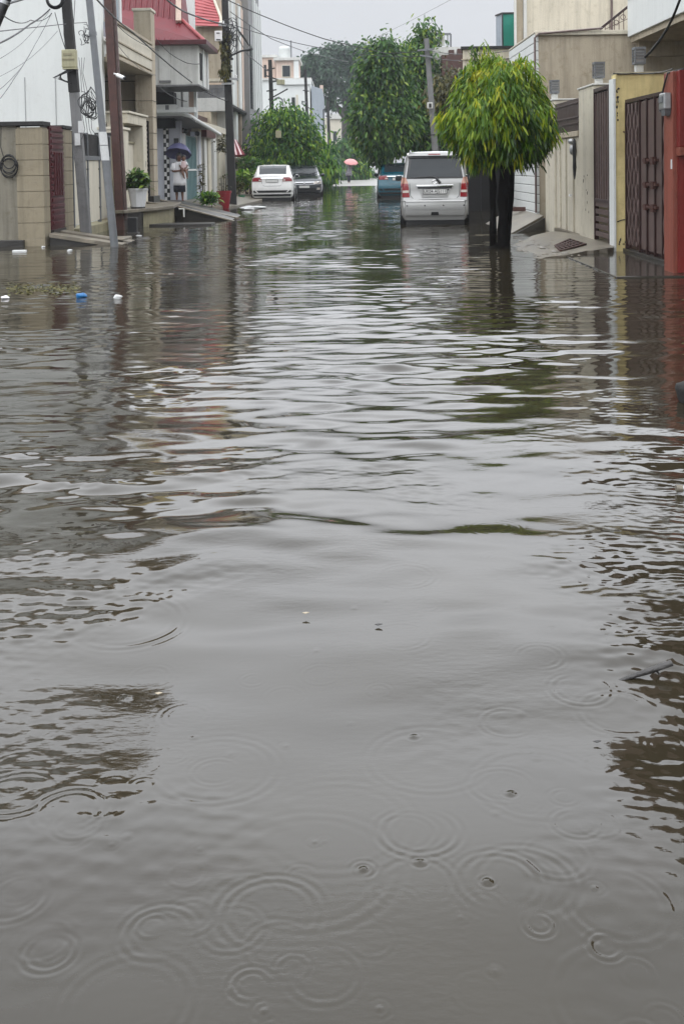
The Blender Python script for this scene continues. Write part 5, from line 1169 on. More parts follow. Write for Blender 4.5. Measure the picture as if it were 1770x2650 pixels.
LAMP_RED = mat('red_lamp_plastic', (0.24, 0.006, 0.010), rough=.15, var=.2, scale=18, coat=.8)
LAMP_PALE = mat('pale_clear_lamp_plastic', (0.62, 0.56, 0.50), rough=.12, var=.15, scale=18, coat=.8)
LAMP_AMBER = mat('amber_lamp_plastic', (0.42, 0.19, 0.12), rough=.15, var=.2, scale=18, coat=.8)
CHROME = mat('chrome_trim', (0.72, 0.72, 0.72), rough=.1, metal=1.0, var=.1, scale=5)
PLATE = mat('white_number_plate', (0.68, 0.68, 0.66), rough=.4, var=.08, scale=12)
TRIM = mat('black_plastic_trim', (0.015, 0.015, 0.016), rough=.35, var=.2, scale=9)
def car_common(t, K, paint, wheel_r=.29, wx=.02):
    body = K.body().build('body', paint, t, smooth=38, world=False)
    b = MB(); b.box(-K.w0 * .86, K.w0 * .86, .14, K.L - .18, .10, .32); b.build('underbody_shade_box', TRIM, t, world=False)  # dark box puts in the shade beneath the bumpers
    for y in (K.L * .19, K.L * .81):
        for sd in (-1, 1):
            b = MB(); n = 20; r = wheel_r + .045; cx_ = sd * (K.w0 - .005)
            vs = [(cx_ + sd * .012, y + r * math.cos(2 * PI * k / n), wheel_r + r * math.sin(2 * PI * k / n)) for k in range(n)]; vs += [(x - sd * .1, y_, z) for x, y_, z in vs]
            b.add(vs, [tuple(range(n)), tuple(range(n, 2 * n))] + [(i, (i + 1) % n, n + (i + 1) % n, n + i) for i in range(n)]); b.build('wheel_well_shade', TRIM, t, world=False)  # dark disc paints the shade of a wheel well on the body side
    for y in (K.L * .19, K.L * .81):
        for sd in (-1, 1): wheel((sd * (K.w0 - .075), y, wheel_r), wheel_r, .19, t, M['galv'])
    return body
def mirror(t, K, tpos, paint, z=1.0):
    for sd in (-1, 1):
        y = K.yy(tpos, z); x = sd * (K.hw(tpos, z))
        b = MB(); b.ell((x + sd * .115, y, z + .03), (.10, .06, .075), 12, 8); b.bar((x - sd * .02, y, z - .02), (x + sd * .06, y, z), .05, .03); m_ = b.build('wing_mirror', paint, t, smooth=60, world=False)
        b = MB(); b.box(x + sd * .04, x + sd * .19, y - .068, y - .055, z - .025, z + .085); b.build('mirror_glass', M['glass'], m_, world=False)
def plate(t, txt, x, y, z, wd, hg, face=-1, size=None):
    b = MB(); b.box(x - wd / 2, x + wd / 2, y - .012, y, z - hg / 2, z + hg / 2); p_ = b.build('number_plate', PLATE, t, world=False, bevel=.004)
    b = MB(); e = .008
    for (xa, xb, za, zb_) in ((-wd / 2, wd / 2, hg / 2, hg / 2 + e), (-wd / 2, wd / 2, -hg / 2 - e, -hg / 2), (-wd / 2 - e, -wd / 2, -hg / 2 - e, hg / 2 + e), (wd / 2, wd / 2 + e, -hg / 2 - e, hg / 2 + e)): b.box(x + xa, x + xb, y - .016, y, z + za, z + zb_)
    b.build('plate_frame', TRIM, p_, world=False)
    if txt:
        me = text_mesh(txt, size or hg * .85, .002); me.transform(Matrix.Rotation(PI / 2, 4, 'X')); 
        xs = [v.co.x for v in me.vertices]; wtx = max(xs) - min(xs); me.transform(Matrix.Diagonal((wd * .92 / wtx, 1, 1, 1)))
        me.transform(Matrix.Translation((x, y - .016, z))); me.materials.clear(); me.materials.append(TRIM)
        o = bpy.data.objects.new('plate_lettering', me); COL.objects.link(o); o.parent = p_
GZ = -.10
# ---------------- silver tall hatchback, rear view
t = thing('parked_hatchback', 'silver tall hatchback parked facing away beside the bright green tree', 'car', (1.93, 22.6, GZ), math.radians(-3.5))
K = Car(3.6, 1.475, 1.69, 'hatch', belt=1.0, tum=.155)
SILVER = paint_mat('silver_car_paint', (0.37, 0.37, 0.36), metal=.25, rough=.32)
body = car_common(t, K, SILVER)
b = MB(); K.grid(b, K.rp, 1.10, -.615, .615, 1.555, -.55, .55, .006); sg = b.build('window_surround', TRIM, t, smooth=40, world=False)
b = MB(); K.grid(b, K.rp, 1.135, -.555, .555, 1.525, -.50, .50, .012, th=.008); b.build('rear_window', M['glass'], t, smooth=40, world=False)
b = MB(); y = K.yy(0, 1.2)
b.tube([(.10, K.rp(.1, 1.03, .03)[1], 1.03), (.03, K.rp(.03, 1.12, .03)[1], 1.12), (-.06, K.rp(0, 1.145, .025)[1], 1.145), (-.46, K.rp(0, 1.125, .02)[1], 1.125)], [.026, .020, .013, .009], 8); b.tube([(.115, K.rp(.1, 1.0, .03)[1], 1.0), (.10, K.rp(.1, 1.03, .035)[1], 1.03)], .03, 8); b.build('rear_wiper', TRIM, t, smooth=50, world=False)
b = MB(); K.grid(b, K.rp, 1.60, -.585, .585, 1.672, -.545, .545, .09, th=.12); b.build('roof_spoiler', SILVER, t, smooth=40, world=False)
b = MB(); K.grid(b, K.rp, 1.562, -.57, .57, 1.598, -.56, .56, .05, th=.08); sp = b.build('spoiler_shadow_gap', TRIM, t, world=False)
b = MB(); K.grid(b, K.rp, 1.618, -.13, .13, 1.64, -.13, .13, .098, th=.02); b.build('brake_light', LAMP_RED, t, world=False)
for sd in (-1, 1):
    b = MB(); K.grid(b, K.rp, .70, sd * .725, sd * .545, 1.0, sd * .735, sd * .575, .014); tl = b.build('tail_lamp', LAMP_RED, t, smooth=40, world=False)
    b = MB(); K.grid(b, K.rp, 1.0, sd * .735, sd * .575, 1.13, sd * .712, sd * .62, .014); b.build('indicator_lens', LAMP_AMBER, tl, smooth=40, world=False)
    b = MB(); K.grid(b, K.rp, .80, sd * .70, sd * .565, .85, sd * .70, sd * .567, .020); b.build('reverse_lens', LAMP_PALE, tl, smooth=40, world=False)
# tailgate shut line, garnish, recess, plate
b = MB()
for (za, xa, zb_, xb) in ((.66, -.47, .70, -.53), (.66, .47, .70, .53)): pass
path = [(-.545, 1.0), (-.53, .74), (-.46, .655), (0, .645), (.46, .655), (.53, .74), (.545, 1.0)]
b.tube([K.rp(x, z, .004) for x, z in path], .006, 5); b.build('tailgate_seam', TRIM, t, world=False)
b = MB(); K.grid(b, K.rp, .925, -.38, .38, .965, -.40, .40, .030); b.build('chrome_strip', CHROME, t, smooth=40, world=False)
b = MB(); K.grid(b, K.rp, .885, -.36, .36, .924, -.38, .38, .016); b.build('handle_recess', TRIM, t, world=False)
b = MB(); K.grid(b, K.rp, .735, -.29, .29, .884, -.35, .35, .010); K.grid(b, K.rp, .70, -.27, .27, .734, -.29, .29, .030); b.build('plate_recess', SILVER, t, smooth=30, world=False)
plate(t, 'UK04 AJ5111', 0, K.rp(0, .82, .016)[1], .822, .50, .095, size=.10)
b = MB(); q = K.rp(.29, .86, .014); b.ell(q, (.022, .01, .02), 8, 6); b.build('lock_button', TRIM, t, world=False)
b = MB(); q = K.rp(0, 1.035, .008); b.tube([(q[0] + .05 * math.cos(a), q[1] - .005, q[2] + .035 * math.sin(a)) for a in [i * PI / 8 for i in range(17)]], .007, 6); b.tube([(q[0] - .03, q[1] - .005, q[2] + .018), (q[0] + .03, q[1] - .005, q[2] - .018)], .007, 6); b.build('badge', CHROME, t, world=False, smooth=50)
# bumper
b = MB(); K.grid(b, K.rp, .30, -.725, .725, .60, -.73, .73, .035, nx=16, th=.05); K.grid(b, K.rp, .60, -.73, .73, .635, -.72, .72, .050, nx=16, th=.06); bp_ = b.build('rear_bumper', SILVER, t, smooth=40, world=False, bevel=.006)
b = MB(); K.grid(b, K.rp, .43, -.70, .70, .445, -.70, .70, .040, nx=14, th=.02); b.build('bumper_crease', M['galv'], bp_, world=False)
b = MB()
for x in (-.60, -.22, .18, .62): q = K.rp(x, .52, .04); b.ell(q, (.016, .008, .016), 8, 6)
b.build('parking_sensors', TRIM, bp_, world=False)
b = MB(); K.grid(b, K.rp, .31, -.09, .08, .38, -.08, .07, .040, th=.02); b.build('tow_hook_cover', TRIM, bp_, world=False)
for sd in (-1, 1):
    b = MB(); K.side(b, sd, [(.10, .08), (.10, .80), (.30, .82), (.32, .05)]); K.side(b, sd, [(.34, .05), (.33, .82), (.53, .80), (.62, .55), (.74, .06)]); b.build('side_window', M['glass'], t, world=False)
    b = MB(); b.tube([(sd * .50, K.yy(.08, 1.6), K.zt(.08) + .0), (sd * .52, K.yy(.15, 1.6), K.zt(.15) + .03), (sd * .52, K.yy(.5, 1.6), K.zt(.5) + .03), (sd * .51, K.yy(.57, 1.6), K.zt(.55))], .016, 6); b.build('roof_rail', M['galv'], t, smooth=50, world=False)
b = MB(); K.top(b, .615, .775, .9, .006); b.build('windscreen', M['glass'], t, smooth=40, world=False)
mirror(t, K, .70, SILVER, 1.06)
# ---------------- white sedan, rear view
def sedan(name, label, loc, rz, paint, L=4.4, W=1.69, H=1.49, front=False, lettering=None):
    t = thing(name, label, 'car', loc, rz)
    K = Car(L, W, H, 'sedan', belt=.92, tum=.21)
    car_common(t, K, paint)
    b = MB(); K.top(b, .145, .265, .86, .008); b.build('rear_window', M['glass'], t, smooth=40, world=False)
    b = MB(); K.top(b, .625, .725, .88, .008); b.build('windscreen', M['glass'], t, smooth=40, world=False)
    for sd in (-1, 1):
        b = MB(); K.side(b, sd, [(.20, .25), (.25, .62), (.33, .82), (.42, .84), (.43, .10), (.22, .10)]); K.side(b, sd, [(.445, .10), (.44, .84), (.56, .80), (.63, .62), (.69, .12)]); b.build('side_window', M['glass'], t, world=False)
        b = MB(); K.side(b, sd, [(.44, -.85), (.44, -.02), (.446, -.02), (.446, -.85)], .003); K.side(b, sd, [(.66, -.85), (.66, -.1), (.666, -.1), (.666, -.85)], .003); b.build('door_seam', TRIM, t, world=False)
        b = MB(); b.box(sd * (K.hw(.3, .84)) - .008, sd * (K.hw(.3, .84)) + sd * .022, L * .29, L * .325, .82, .845); b.box(sd * (K.hw(.5, .84)) - .008, sd * (K.hw(.5, .84)) + sd * .022, L * .455, L * .49, .82, .845); b.build('door_handle', CHROME, t, world=False)
        # tail lamps
        b = MB(); K.grid(b, K.rp, .84, sd * .815, sd * .40, 1.00, sd * .78, sd * .44, .012); tl = b.build('tail_lamp', LAMP_RED, t, smooth=40, world=False)
        b = MB(); K.grid(b, K.rp, .865, sd * .52, sd * .42, .91, sd * .52, sd * .44, .018); b.build('reverse_lens', LAMP_PALE, tl, world=False)
        # head lamps
        b = MB(); K.grid(b, K.fp, .62, sd * .40, sd * .76, .74, sd * .46, sd * .80, .012); hl = b.build('headlight', LAMP_PALE, t, smooth=40, world=False)
        b = MB(); q = K.fp(sd * .62, .68, .02); b.ell(q, (.055, .02, .045), 10, 6); b.build('lamp_reflector', CHROME, hl, world=False)
        b = MB(); K.grid(b, K.fp, .36, sd * .55, sd * .74, .45, sd * .58, sd * .74, .012); b.build('fog_lamp', LAMP_PALE, t, world=False)
    b = MB(); K.grid(b, K.rp, .955, -.44, .44, .985, -.46, .46, .020); b.build('boot_chrome', CHROME, t, smooth=40, world=False)
    b = MB(); b.tube([K.rp(x, z, .004) for x, z in ((-.42, 1.0), (-.40, .72), (-.30, .66), (.30, .66), (.40, .72), (.42, 1.0))], .006, 5); b.build('boot_seam', TRIM, t, world=False)
    plate(t, lettering, 0, K.rp(0, .86, .012)[1], .86, .46, .10)
    b = MB(); K.grid(b, K.rp, .40, -.80, .80, .49, -.80, .80, .022, nx=14); K.grid(b, K.rp, .26, -.72, .72, .33, -.74, .74, .022, nx=14); b.build('diffuser', TRIM, t, smooth=40, world=False)
    b = MB(); K.grid(b, K.rp, .345, -.78, .78, .385, -.79, .79, .035, nx=14)
    for sd in (-1, 1): b.bar(K.rp(sd * .56, .40, .04), K.rp(sd * .66, .49, .04), .045, .04)
    b.build('bumper_blade', paint, t, smooth=40, world=False)
    # front grille
    b = MB(); K.grid(b, K.fp, .58, -.40, .40, .70, -.44, .44, .010); b.build('grille', TRIM, t, world=False)
    b = MB(); K.grid(b, K.fp, .69, -.44, .44, .72, -.46, .46, .022); K.grid(b, K.fp, .61, -.46, .46, .625, -.50, .50, .020); b.build('grille_chrome', CHROME, t, world=False)
    b = MB(); q = K.fp(0, .66, .028); b.lathe([(.05, -.008), (.05, .008)], (0, 0, 0), 14); v0 = b.v; b.v = [(x + q[0], z + q[1], y + q[2]) for x, y, z in v0]; b.build('badge', CHROME, t, world=False)
    b = MB(); K.grid(b, K.fp, .30, -.56, .56, .44, -.50, .50, .010); b.build('lower_intake', TRIM, t, world=False)
    f_ = MB(); q = K.fp(0, .50, .02); f_.box(-.23, .23, q[1], q[1] + .012, .45, .55); f_.build('front_plate', PLATE, t, world=False)
    b = MB()
    for sd in (-.35, .25): b.tube([(sd, K.yy(.735, 1.0), K.zt(.735) + .03), (sd - .35, K.yy(.70, 1.1), K.zt(.70) + .035)], .008, 5)
    b.build('wipers', TRIM, t, world=False)
    mirror(t, K, .645, paint, .98)
    b = MB(); b.tube([(0, K.yy(.29, 1.4), K.zt(.29) + .01), (0, K.yy(.255, 1.4), K.zt(.29) + .13)], .006, 5); b.build('aerial', TRIM, t, world=False)
    return t
sedan('parked_sedan', 'white sedan parked facing away in the water on the left', (-2.88, 41.0, GZ), math.radians(1.0), paint_mat('white_car_paint', (0.72, 0.72, 0.70), rough=.28), lettering='UK06 AB 4127' if False else None)
sedan('parked_sedan', 'teal blue sedan parked facing away beyond the silver hatchback', (2.10, 41.5, GZ), math.radians(-2), paint_mat('teal_car_paint', (0.003, 0.085, 0.125), metal=.2, rough=.25))
sedan('parked_sedan', 'black sedan facing the camera behind the white sedan', (-2.15, 51.2, GZ), math.radians(180 + 4), paint_mat('black_car_paint', (0.022, 0.025, 0.032), metal=.2, rough=.22))
p = atY(969, 460, 100); sedan('parked_sedan', 'distant pale silver car facing the camera on the far dry road', (p.x, 104, .06), math.radians(180 - 8), paint_mat('pale_silver_paint', (0.45, 0.46, 0.46), metal=.3, rough=.3), L=4.2, W=1.75, H=1.62)
# ================================================================== PEOPLE
def skin_mesh(name, verts, edges, radii, root, mat_, parent, sub=2):
    me = bpy.data.meshes.new(name); me.from_pydata([tuple(v) for v in verts], edges, []); me.update()
    o = bpy.data.objects.new(name, me); COL.objects.link(o)
    md = o.modifiers.new('skin', 'SKIN'); md.use_smooth_shade = True
    for i, r in enumerate(radii):
        d = me.skin_vertices[0].data[i]; d.radius = r if isinstance(r, tuple) else (r, r); d.use_root = (i == root)
    ms = o.modifiers.new('sub', 'SUBSURF'); ms.levels = sub; ms.render_levels = sub
    dg = bpy.context.evaluated_depsgraph_get(); me2 = bpy.data.meshes.new_from_object(o.evaluated_get(dg)); bpy.data.objects.remove(o)
    me2.name = name; me2.materials.clear(); me2.materials.append(mat_); me2.polygons.foreach_set('use_smooth', [True] * len(me2.polygons))
    o = bpy.data.objects.new(name, me2); COL.objects.link(o); o.parent = parent; return o
class Skel:
    def __init__(s): s.v = []; s.e = []; s.r = []; s.n = {}
    def j(s, name, p, r, frm=None):
        s.n[name] = len(s.v); s.v.append(Vector(p)); s.r.append(r)
        if frm is not None: s.e.append((s.n[frm], s.n[name]))
        return s
def hand(sk, wrist, pre, d, side_, k=1.0):
    """palm + five unequal fingers growing from the wrist joint"""
    w = sk.v[sk.n[wrist]]; d = Vector(d).normalized(); sd = Vector(side_).normalized(); n = d.cross(sd)
    sk.j(pre + 'palm', w + d * .055 * k, (.030 * k, .016 * k), wrist)
    for i, (o, l) in enumerate(((-.026, .058), (-.009, .070), (.009, .066), (.025, .052))):
        a = w + d * .088 * k + sd * o * k; sk.j(pre + 'k%d' % i, a, .009 * k, pre + 'palm'); sk.j(pre + 'm%d' % i, a + d * l * .55 * k + n * .010 * k, .008 * k, pre + 'k%d' % i); sk.j(pre + 't%d' % i, a + d * l * .9 * k + n * .030 * k, .0065 * k, pre + 'm%d' % i)
    a = w + d * .035 * k - sd * .035 * k; sk.j(pre + 'th0', a, .010 * k, pre + 'palm'); sk.j(pre + 'th1', a + (d * .6 - sd * .5 + n * .3).normalized() * .045 * k, .008 * k, pre + 'th0')
def face(c, r, t, skin, yaw=0.0):
    """nose, eyes, mouth on the -Y side"""
    b = MB(); b.ell((c[0], c[1] - r * .97, c[2] - r * .10), (r * .16, r * .22, r * .26), 8, 6); b.build('nose', skin, t, smooth=60, world=False)
    b = MB()
    for sd in (-1, 1): b.ell((c[0] + sd * r * .36, c[1] - r * .86, c[2] + r * .12), (r * .16, r * .08, r * .09), 8, 6)
    b.build('eyes', M['hair'], t, smooth=60, world=False)
    b = MB(); b.ell((c[0], c[1] - r * .88, c[2] - r * .52), (r * .30, r * .08, r * .08), 8, 6); b.build('mouth', M['wine'], t, smooth=60, world=False)
    b = MB()
    for sd in (-1, 1): b.ell((c[0] + sd * r * .93, c[1], c[2]), (r * .10, r * .18, r * .26), 8, 6)
    b.build('ears', skin, t, smooth=60, world=False)
# woman with a child, standing in the porch of the lavender house (local: x right, -y towards the camera, z up)
wp = atY(466, 521, 32.6)
t = thing('person', 'standing person in long white T-shirt and dark shorts carrying a small child', 'person', tuple(wp), math.radians(12))
sk = Skel()
sk.j('pelvis', (0, 0, .74), (.135, .105)).j('waist', (0, .0, .90), (.125, .10), 'pelvis').j('chest', (.0, .0, 1.08), (.145, .10), 'waist').j('neck0', (0, .01, 1.20), (.07, .06), 'chest').j('neck', (.005, .0, 1.265), .048, 'neck0')
sk.j('jaw', (.012, -.02, 1.325), (.062, .068), 'neck').j('skull', (.012, -.008, 1.405), (.082, .092), 'jaw').j('crown', (.012, .0, 1.47), (.055, .06), 'skull')
for sd, nm in ((-1, 'l'), (1, 'r')):
    sk.j(nm + 'hip', (sd * .085, 0, .68), .085, 'pelvis').j(nm + 'knee', (sd * .085, -.015 * sd, .40), .055, nm + 'hip').j(nm + 'calf', (sd * .088, .01, .27), .050, nm + 'knee').j(nm + 'ank', (sd * .09, .01, .07), .032, nm + 'calf').j(nm + 'heel', (sd * .09, .02, .03), .030, nm + 'ank').j(nm + 'toe', (sd * .10, -.13, .022), .026, nm + 'heel')
sk.j('lsh', (-.155, .0, 1.165), .056, 'chest').j('lel', (-.205, -.06, .935), .040, 'lsh').j('lwr', (-.02, -.19, .955), .027, 'lel')
sk.j('rsh', (.155, .0, 1.165), .056, 'chest').j('rel', (.255, -.05, .97), .040, 'rsh').j('rwr', (.17, -.20, .98), .027, 'rel')
hand(sk, 'lwr', 'l', (.9, -.1, .12), (0, .2, 1)); hand(sk, 'rwr', 'r', (-.8, -.35, .1), (0, .2, 1))
skin_mesh('body', sk.v, sk.e, sk.r, 0, M['skin'], t)
def cloth_lathe(name, prof, par, mt, n=22, cxy=lambda z: (0, 0), fold=.012, open_=True):
    b = MB(); vs = []; fs = []
    for (rx, ry, z) in prof:
        for k in range(n):
            a = 2 * PI * k / n; f_ = 1 + fold / max(rx, .01) * math.sin(a * 7 + z * 9); c_ = cxy(z); vs.append((c_[0] + rx * f_ * math.cos(a), c_[1] + ry * f_ * math.sin(a), z))
    for i in range(len(prof) - 1):
        for k in range(n): fs.append((i * n + k, i * n + (k + 1) % n, (i + 1) * n + (k + 1) % n, (i + 1) * n + k))
    b.add(vs, fs); return b.build(name, mt, par, smooth=70, world=False, solid=.008)
sh = cloth_lathe('tshirt', [(.188, .155, .50), (.182, .152, .62), (.172, .145, .78), (.164, .138, .92), (.170, .132, 1.05), (.178, .12, 1.14), (.15, .10, 1.20), (.08, .075, 1.235)], t, M['cloth_white'])
for a_, c_ in (((-.14, 0, 1.17), (-.215, -.055, .96)), ((.14, 0, 1.17), (.25, -.05, 1.0))):
    b = MB(); b.tube([a_, Vector(a_).lerp(Vector(c_), .5), c_], [.080, .082, .085], 12, caps=False); b.build('sleeve', M['cloth_white'], sh, smooth=60, world=False, solid=.006)
cloth_lathe('shorts', [(.165, .14, .58), (.175, .15, .45), (.178, .152, .30)], t, M['cloth_navy'], fold=.010)
for sd in (-1, 1):
    b = MB(); b.tube([(sd * .088, 0, .50), (sd * .088, 0, .29)], [.09, .088], 12); b.build('shorts_leg', M['cloth_navy'], t, smooth=60, world=False)
    b = MB(); b.box(sd * .095 - .045, sd * .095 + .045, -.17, .06, -.002, .018); b.build('sandal', M['black_rubber'], t, world=False, bevel=.006)
b = MB(); b.ell((.012, .018, 1.43), (.092, .098, .09), 16, 10); b.ell((.012, .10, 1.38), (.055, .05, .06), 10, 8); b.ell((-.065, .02, 1.35), (.03, .06, .09), 8, 8); b.build('hair', M['hair'], t, smooth=60, world=False)
face((.012, -.012, 1.385), .088, t, M['skin'])
# child held on the arm
cp = Vector(wp)
t = thing('person', 'small child in pale pink top carried on the arm of a standing adult', 'person', tuple(wp), math.radians(12))
sk = Skel()
sk.j('pelvis', (.125, -.135, 1.00), (.075, .068)).j('chest', (.13, -.13, 1.16), (.078, .062), 'pelvis').j('neck', (.135, -.12, 1.255), .034, 'chest').j('jaw', (.14, -.13, 1.295), (.052, .055), 'neck').j('skull', (.14, -.12, 1.365), (.070, .076), 'jaw').j('crown', (.14, -.115, 1.42), (.05, .052), 'skull')
for sd, nm in ((-1, 'l'), (1, 'r')):
    sk.j(nm + 'hip', (.125 + sd * .05, -.15, .97), .048, 'pelvis').j(nm + 'knee', (.16 + sd * .06, -.23, .88), .038, nm + 'hip').j(nm + 'ank', (.185 + sd * .045, -.19, .74), .024, nm + 'knee').j(nm + 'toe', (.20 + sd * .045, -.25, .715), .020, nm + 'ank')
    sk.j(nm + 'sh', (.13 + sd * .075, -.13, 1.21), .030, 'chest').j(nm + 'el', (.13 + sd * .12, -.16, 1.11), .024, nm + 'sh').j(nm + 'wr', (.13 + sd * .085, -.21, 1.05), .017, nm + 'el')
    hand(sk, nm + 'wr', nm, (-sd * .6, -.3, -.2), (0, .2, 1), .6)
skin_mesh('body', sk.v, sk.e, sk.r, 0, M['skin_child'], t)
tp_ = cloth_lathe('top', [(.092, .085, .965), (.095, .085, 1.05), (.095, .08, 1.14), (.085, .07, 1.21), (.045, .045, 1.25)], t, M['cloth_pink'], cxy=lambda z: (.128, -.133), fold=.006)
for sd in (-1, 1):
    b = MB(); b.tube([(.13 + sd * .065, -.13, 1.215), (.13 + sd * .115, -.155, 1.125)], [.042, .042], 10, caps=False); b.build('sleeve', M['cloth_white'], tp_, smooth=60, world=False, solid=.004)
b = MB(); b.ell((.14, -.10, 1.385), (.076, .078, .072), 14, 8); b.build('hair', M['hair'], t, smooth=60, world=False)
face((.14, -.125, 1.345), .070, t, M['skin_child'])
# umbrella leaning on the shoulder
def umbrella(name, label, c, axis, R_, depth, mt, shaft_to, group=None):
    t = thing(name, label, 'umbrella', tuple(c))
    ax = Vector(axis).normalized(); u_ = ax.cross(Vector((0, 1, 0.2))).normalized(); v_ = ax.cross(u_)
    n = 48; m = 7; b = MB(); vs = []; fs = []
    for i in range(m + 1):
        s = i / m
        for k in range(n):
            a = 2 * PI * k / n; sc = 1 - .07 * s * s * (1 - abs(math.cos(a * 4))) 
            r_ = R_ * math.sin(s * 1.15) / math.sin(1.15) * sc; h_ = -depth * (1 - math.cos(s * 1.15)) / (1 - math.cos(1.15))
            vs.append(Vector(c) + (u_ * math.cos(a) + v_ * math.sin(a)) * r_ + ax * h_)
    for i in range(m):
        for k in range(n): fs.append((i * n + k, i * n + (k + 1) % n, (i + 1) * n + (k + 1) % n, (i + 1) * n + k))
    b.add(vs, fs); cn_ = b.build('canopy', mt, t, smooth=80, solid=.004)
    for k in range(8):
        a = k * PI / 4; b = MB(); pts = []
        for i in range(m + 1):
            s = i / m; r_ = R_ * math.sin(s * 1.15) / math.sin(1.15) * .99; h_ = -depth * (1 - math.cos(s * 1.15)) / (1 - math.cos(1.15)) - .008
            pts.append(Vector(c) + (u_ * math.cos(a) + v_ * math.sin(a)) * r_ + ax * h_)
        b.tube(pts, .005, 5); b.build('rib', M['steel_grey'], t)
    b = MB(); b.tube([Vector(c) + ax * .07, Vector(c), shaft_to], .009, 6); b.build('shaft', M['black'], t)
    b = MB(); st = Vector(shaft_to); b.tube([st + ax * .07, st, st - ax * .05 + Vector((.02, 0, 0)), st - ax * .06 + Vector((.05, 0, 0.0))], .014, 6); b.build('handle', M['black'], t, smooth=50)
    return t
uc = atY(465, 373, 33.1)
umbrella('umbrella', 'slate blue umbrella held behind the standing adult and child', uc, (.05, .45, .9), .42, .36, M['umb_blue'], atY(462, 440, 32.75))
# distant walker
fp_ = atY(903, 478.5, 77); fp_.z = .04
t = thing('person', 'distant walker in grey patterned clothes under the pink umbrella', 'person', tuple(fp_))
sk = Skel()
sk.j('pelvis', (0, 0, .90), (.15, .11)).j('waist', (0, 0, 1.07), (.13, .10), 'pelvis').j('chest', (0, 0, 1.26), (.155, .105), 'waist').j('neck', (0, 0, 1.42), .05, 'chest').j('jaw', (0, -.02, 1.48), (.062, .066), 'neck').j('skull', (0, -.005, 1.56), (.08, .09), 'jaw').j('crown', (0, 0, 1.62), (.05, .055), 'skull')
for sd, nm, st in ((-1, 'l', -.14), (1, 'r', .12)):
    sk.j(nm + 'hip', (sd * .085, 0, .84), .085, 'pelvis').j(nm + 'knee', (sd * .06, st * .6, .48), .058, nm + 'hip').j(nm + 'ank', (sd * .04, st, .08), .036, nm + 'knee').j(nm + 'toe', (sd * .05, st - .13, .03), .028, nm + 'ank')
sk.j('lsh', (-.165, 0, 1.35), .055, 'chest').j('lel', (-.21, .02, 1.10), .040, 'lsh').j('lwr', (-.20, -.05, .88), .028, 'lel')
sk.j('rsh', (.165, 0, 1.35), .055, 'chest').j('rel', (.20, -.06, 1.12), .040, 'rsh').j('rwr', (.11, -.16, 1.28), .028, 'rel')
hand(sk, 'lwr', 'l', (0, -.1, -1), (0, 1, 0)); hand(sk, 'rwr', 'r', (-.5, -.2, .5), (0, 1, 0))
skin_mesh('body', sk.v, sk.e, sk.r, 0, M['skin'], t)
cloth_lathe('kurta', [(.235, .19, .55), (.225, .18, .75), (.195, .15, .95), (.17, .135, 1.10), (.19, .135, 1.28), (.17, .11, 1.38), (.07, .06, 1.43)], t, M['cloth_grey'])
for sd, st in ((-1, -.14), (1, .12)):
    b = MB(); b.tube([(sd * .08, 0, .80), (sd * .06, st * .6, .48), (sd * .04, st * .98, .10)], [.10, .075, .055], 10); b.build('trouser_leg', M['cloth_navy'], t, smooth=60, world=False)
b = MB(); b.ell((0, .015, 1.585), (.09, .095, .085), 14, 8); b.ell((0, .09, 1.50), (.05, .045, .09), 8, 6); b.build('hair', M['hair'], t, smooth=60, world=False)
face((0, -.01, 1.54), .086, t, M['skin'])
umbrella('umbrella', 'pink umbrella over the distant walker on the wet road', atY(909, 413, 76.7), (.10, -.38, .92), .52, .24, M['umb_pink'], Vector((fp_.x + .10, 76.84, 1.30)))
# ================================================================== POLES
def pole_path(pb, pt, Yb, Yt=None, zb=-.15):
    a = atY(pb[0], pb[1], Yb); c = atY(pt[0], pt[1], Yt or Yb); return Vector((a.x, a.y, zb)), c
# A: square concrete pole with black upper part and meter box
a, c = pole_path((227, 628), (168, -60), 19.2)
POLE_A = (a, c)
t = thing('utility_pole', 'square concrete pole with a cream meter box, leaning left at left', 'utility pole', (a.x, a.y, 0))
d = (c - a)
zsp = (atY(195, 240, 19.2).z - a.z) / d.z
def taper(b, p, q, w0, w1):
    dd = (q - p).normalized(); r = dd.cross(Vector((0, 1, 0))).normalized(); u = r.cross(dd)
    v = [p + r * i * w0 / 2 + u * j * w0 * .42 for i, j in ((-1, -1), (1, -1), (1, 1), (-1, 1))] + [q + r * i * w1 / 2 + u * j * w1 * .42 for i, j in ((-1, -1), (1, -1), (1, 1), (-1, 1))]
    b.add(v, [(3, 2, 1, 0), (4, 5, 6, 7), (0, 1, 5, 4), (1, 2, 6, 5), (2, 3, 7, 6), (3, 0, 4, 7)])
b = MB(); taper(b, a, a + d * zsp, .185, .165); b.build('shaft', M['concrete'], t, bevel=.01)
b = MB(); taper(b, a + d * (zsp + .001), c, .178, .165); b.build('blackened_top', M['concrete_dark'], t, bevel=.01)
p = atZ(229, 645); b = MB(); b.box(p.x - .22, p.x + .24, 18.75, 19.45, -.2, .06); b.build('footing', M['wet_slab'], t, bevel=.02)
m_ = atY(182, 153, 19.05)
t2 = thing('meter_box', 'cream metal junction box fixed to the black part of the pole', 'meter box', tuple(m_))
b = MB(); b.box(m_.x - .135, m_.x + .13, m_.y - .08, m_.y + .05, m_.z - .16, m_.z + .17); b.build('case', M['box_cream'], t2, bevel=.02)
b = MB(); b.box(m_.x - .12, m_.x + .10, m_.y - .092, m_.y - .081, m_.z - .02, m_.z + .005); b.box(m_.x - .10, m_.x + .06, m_.y - .09, m_.y - .081, m_.z + .06, m_.z + .10); b.build('lid_seam', M['moss'], t2)
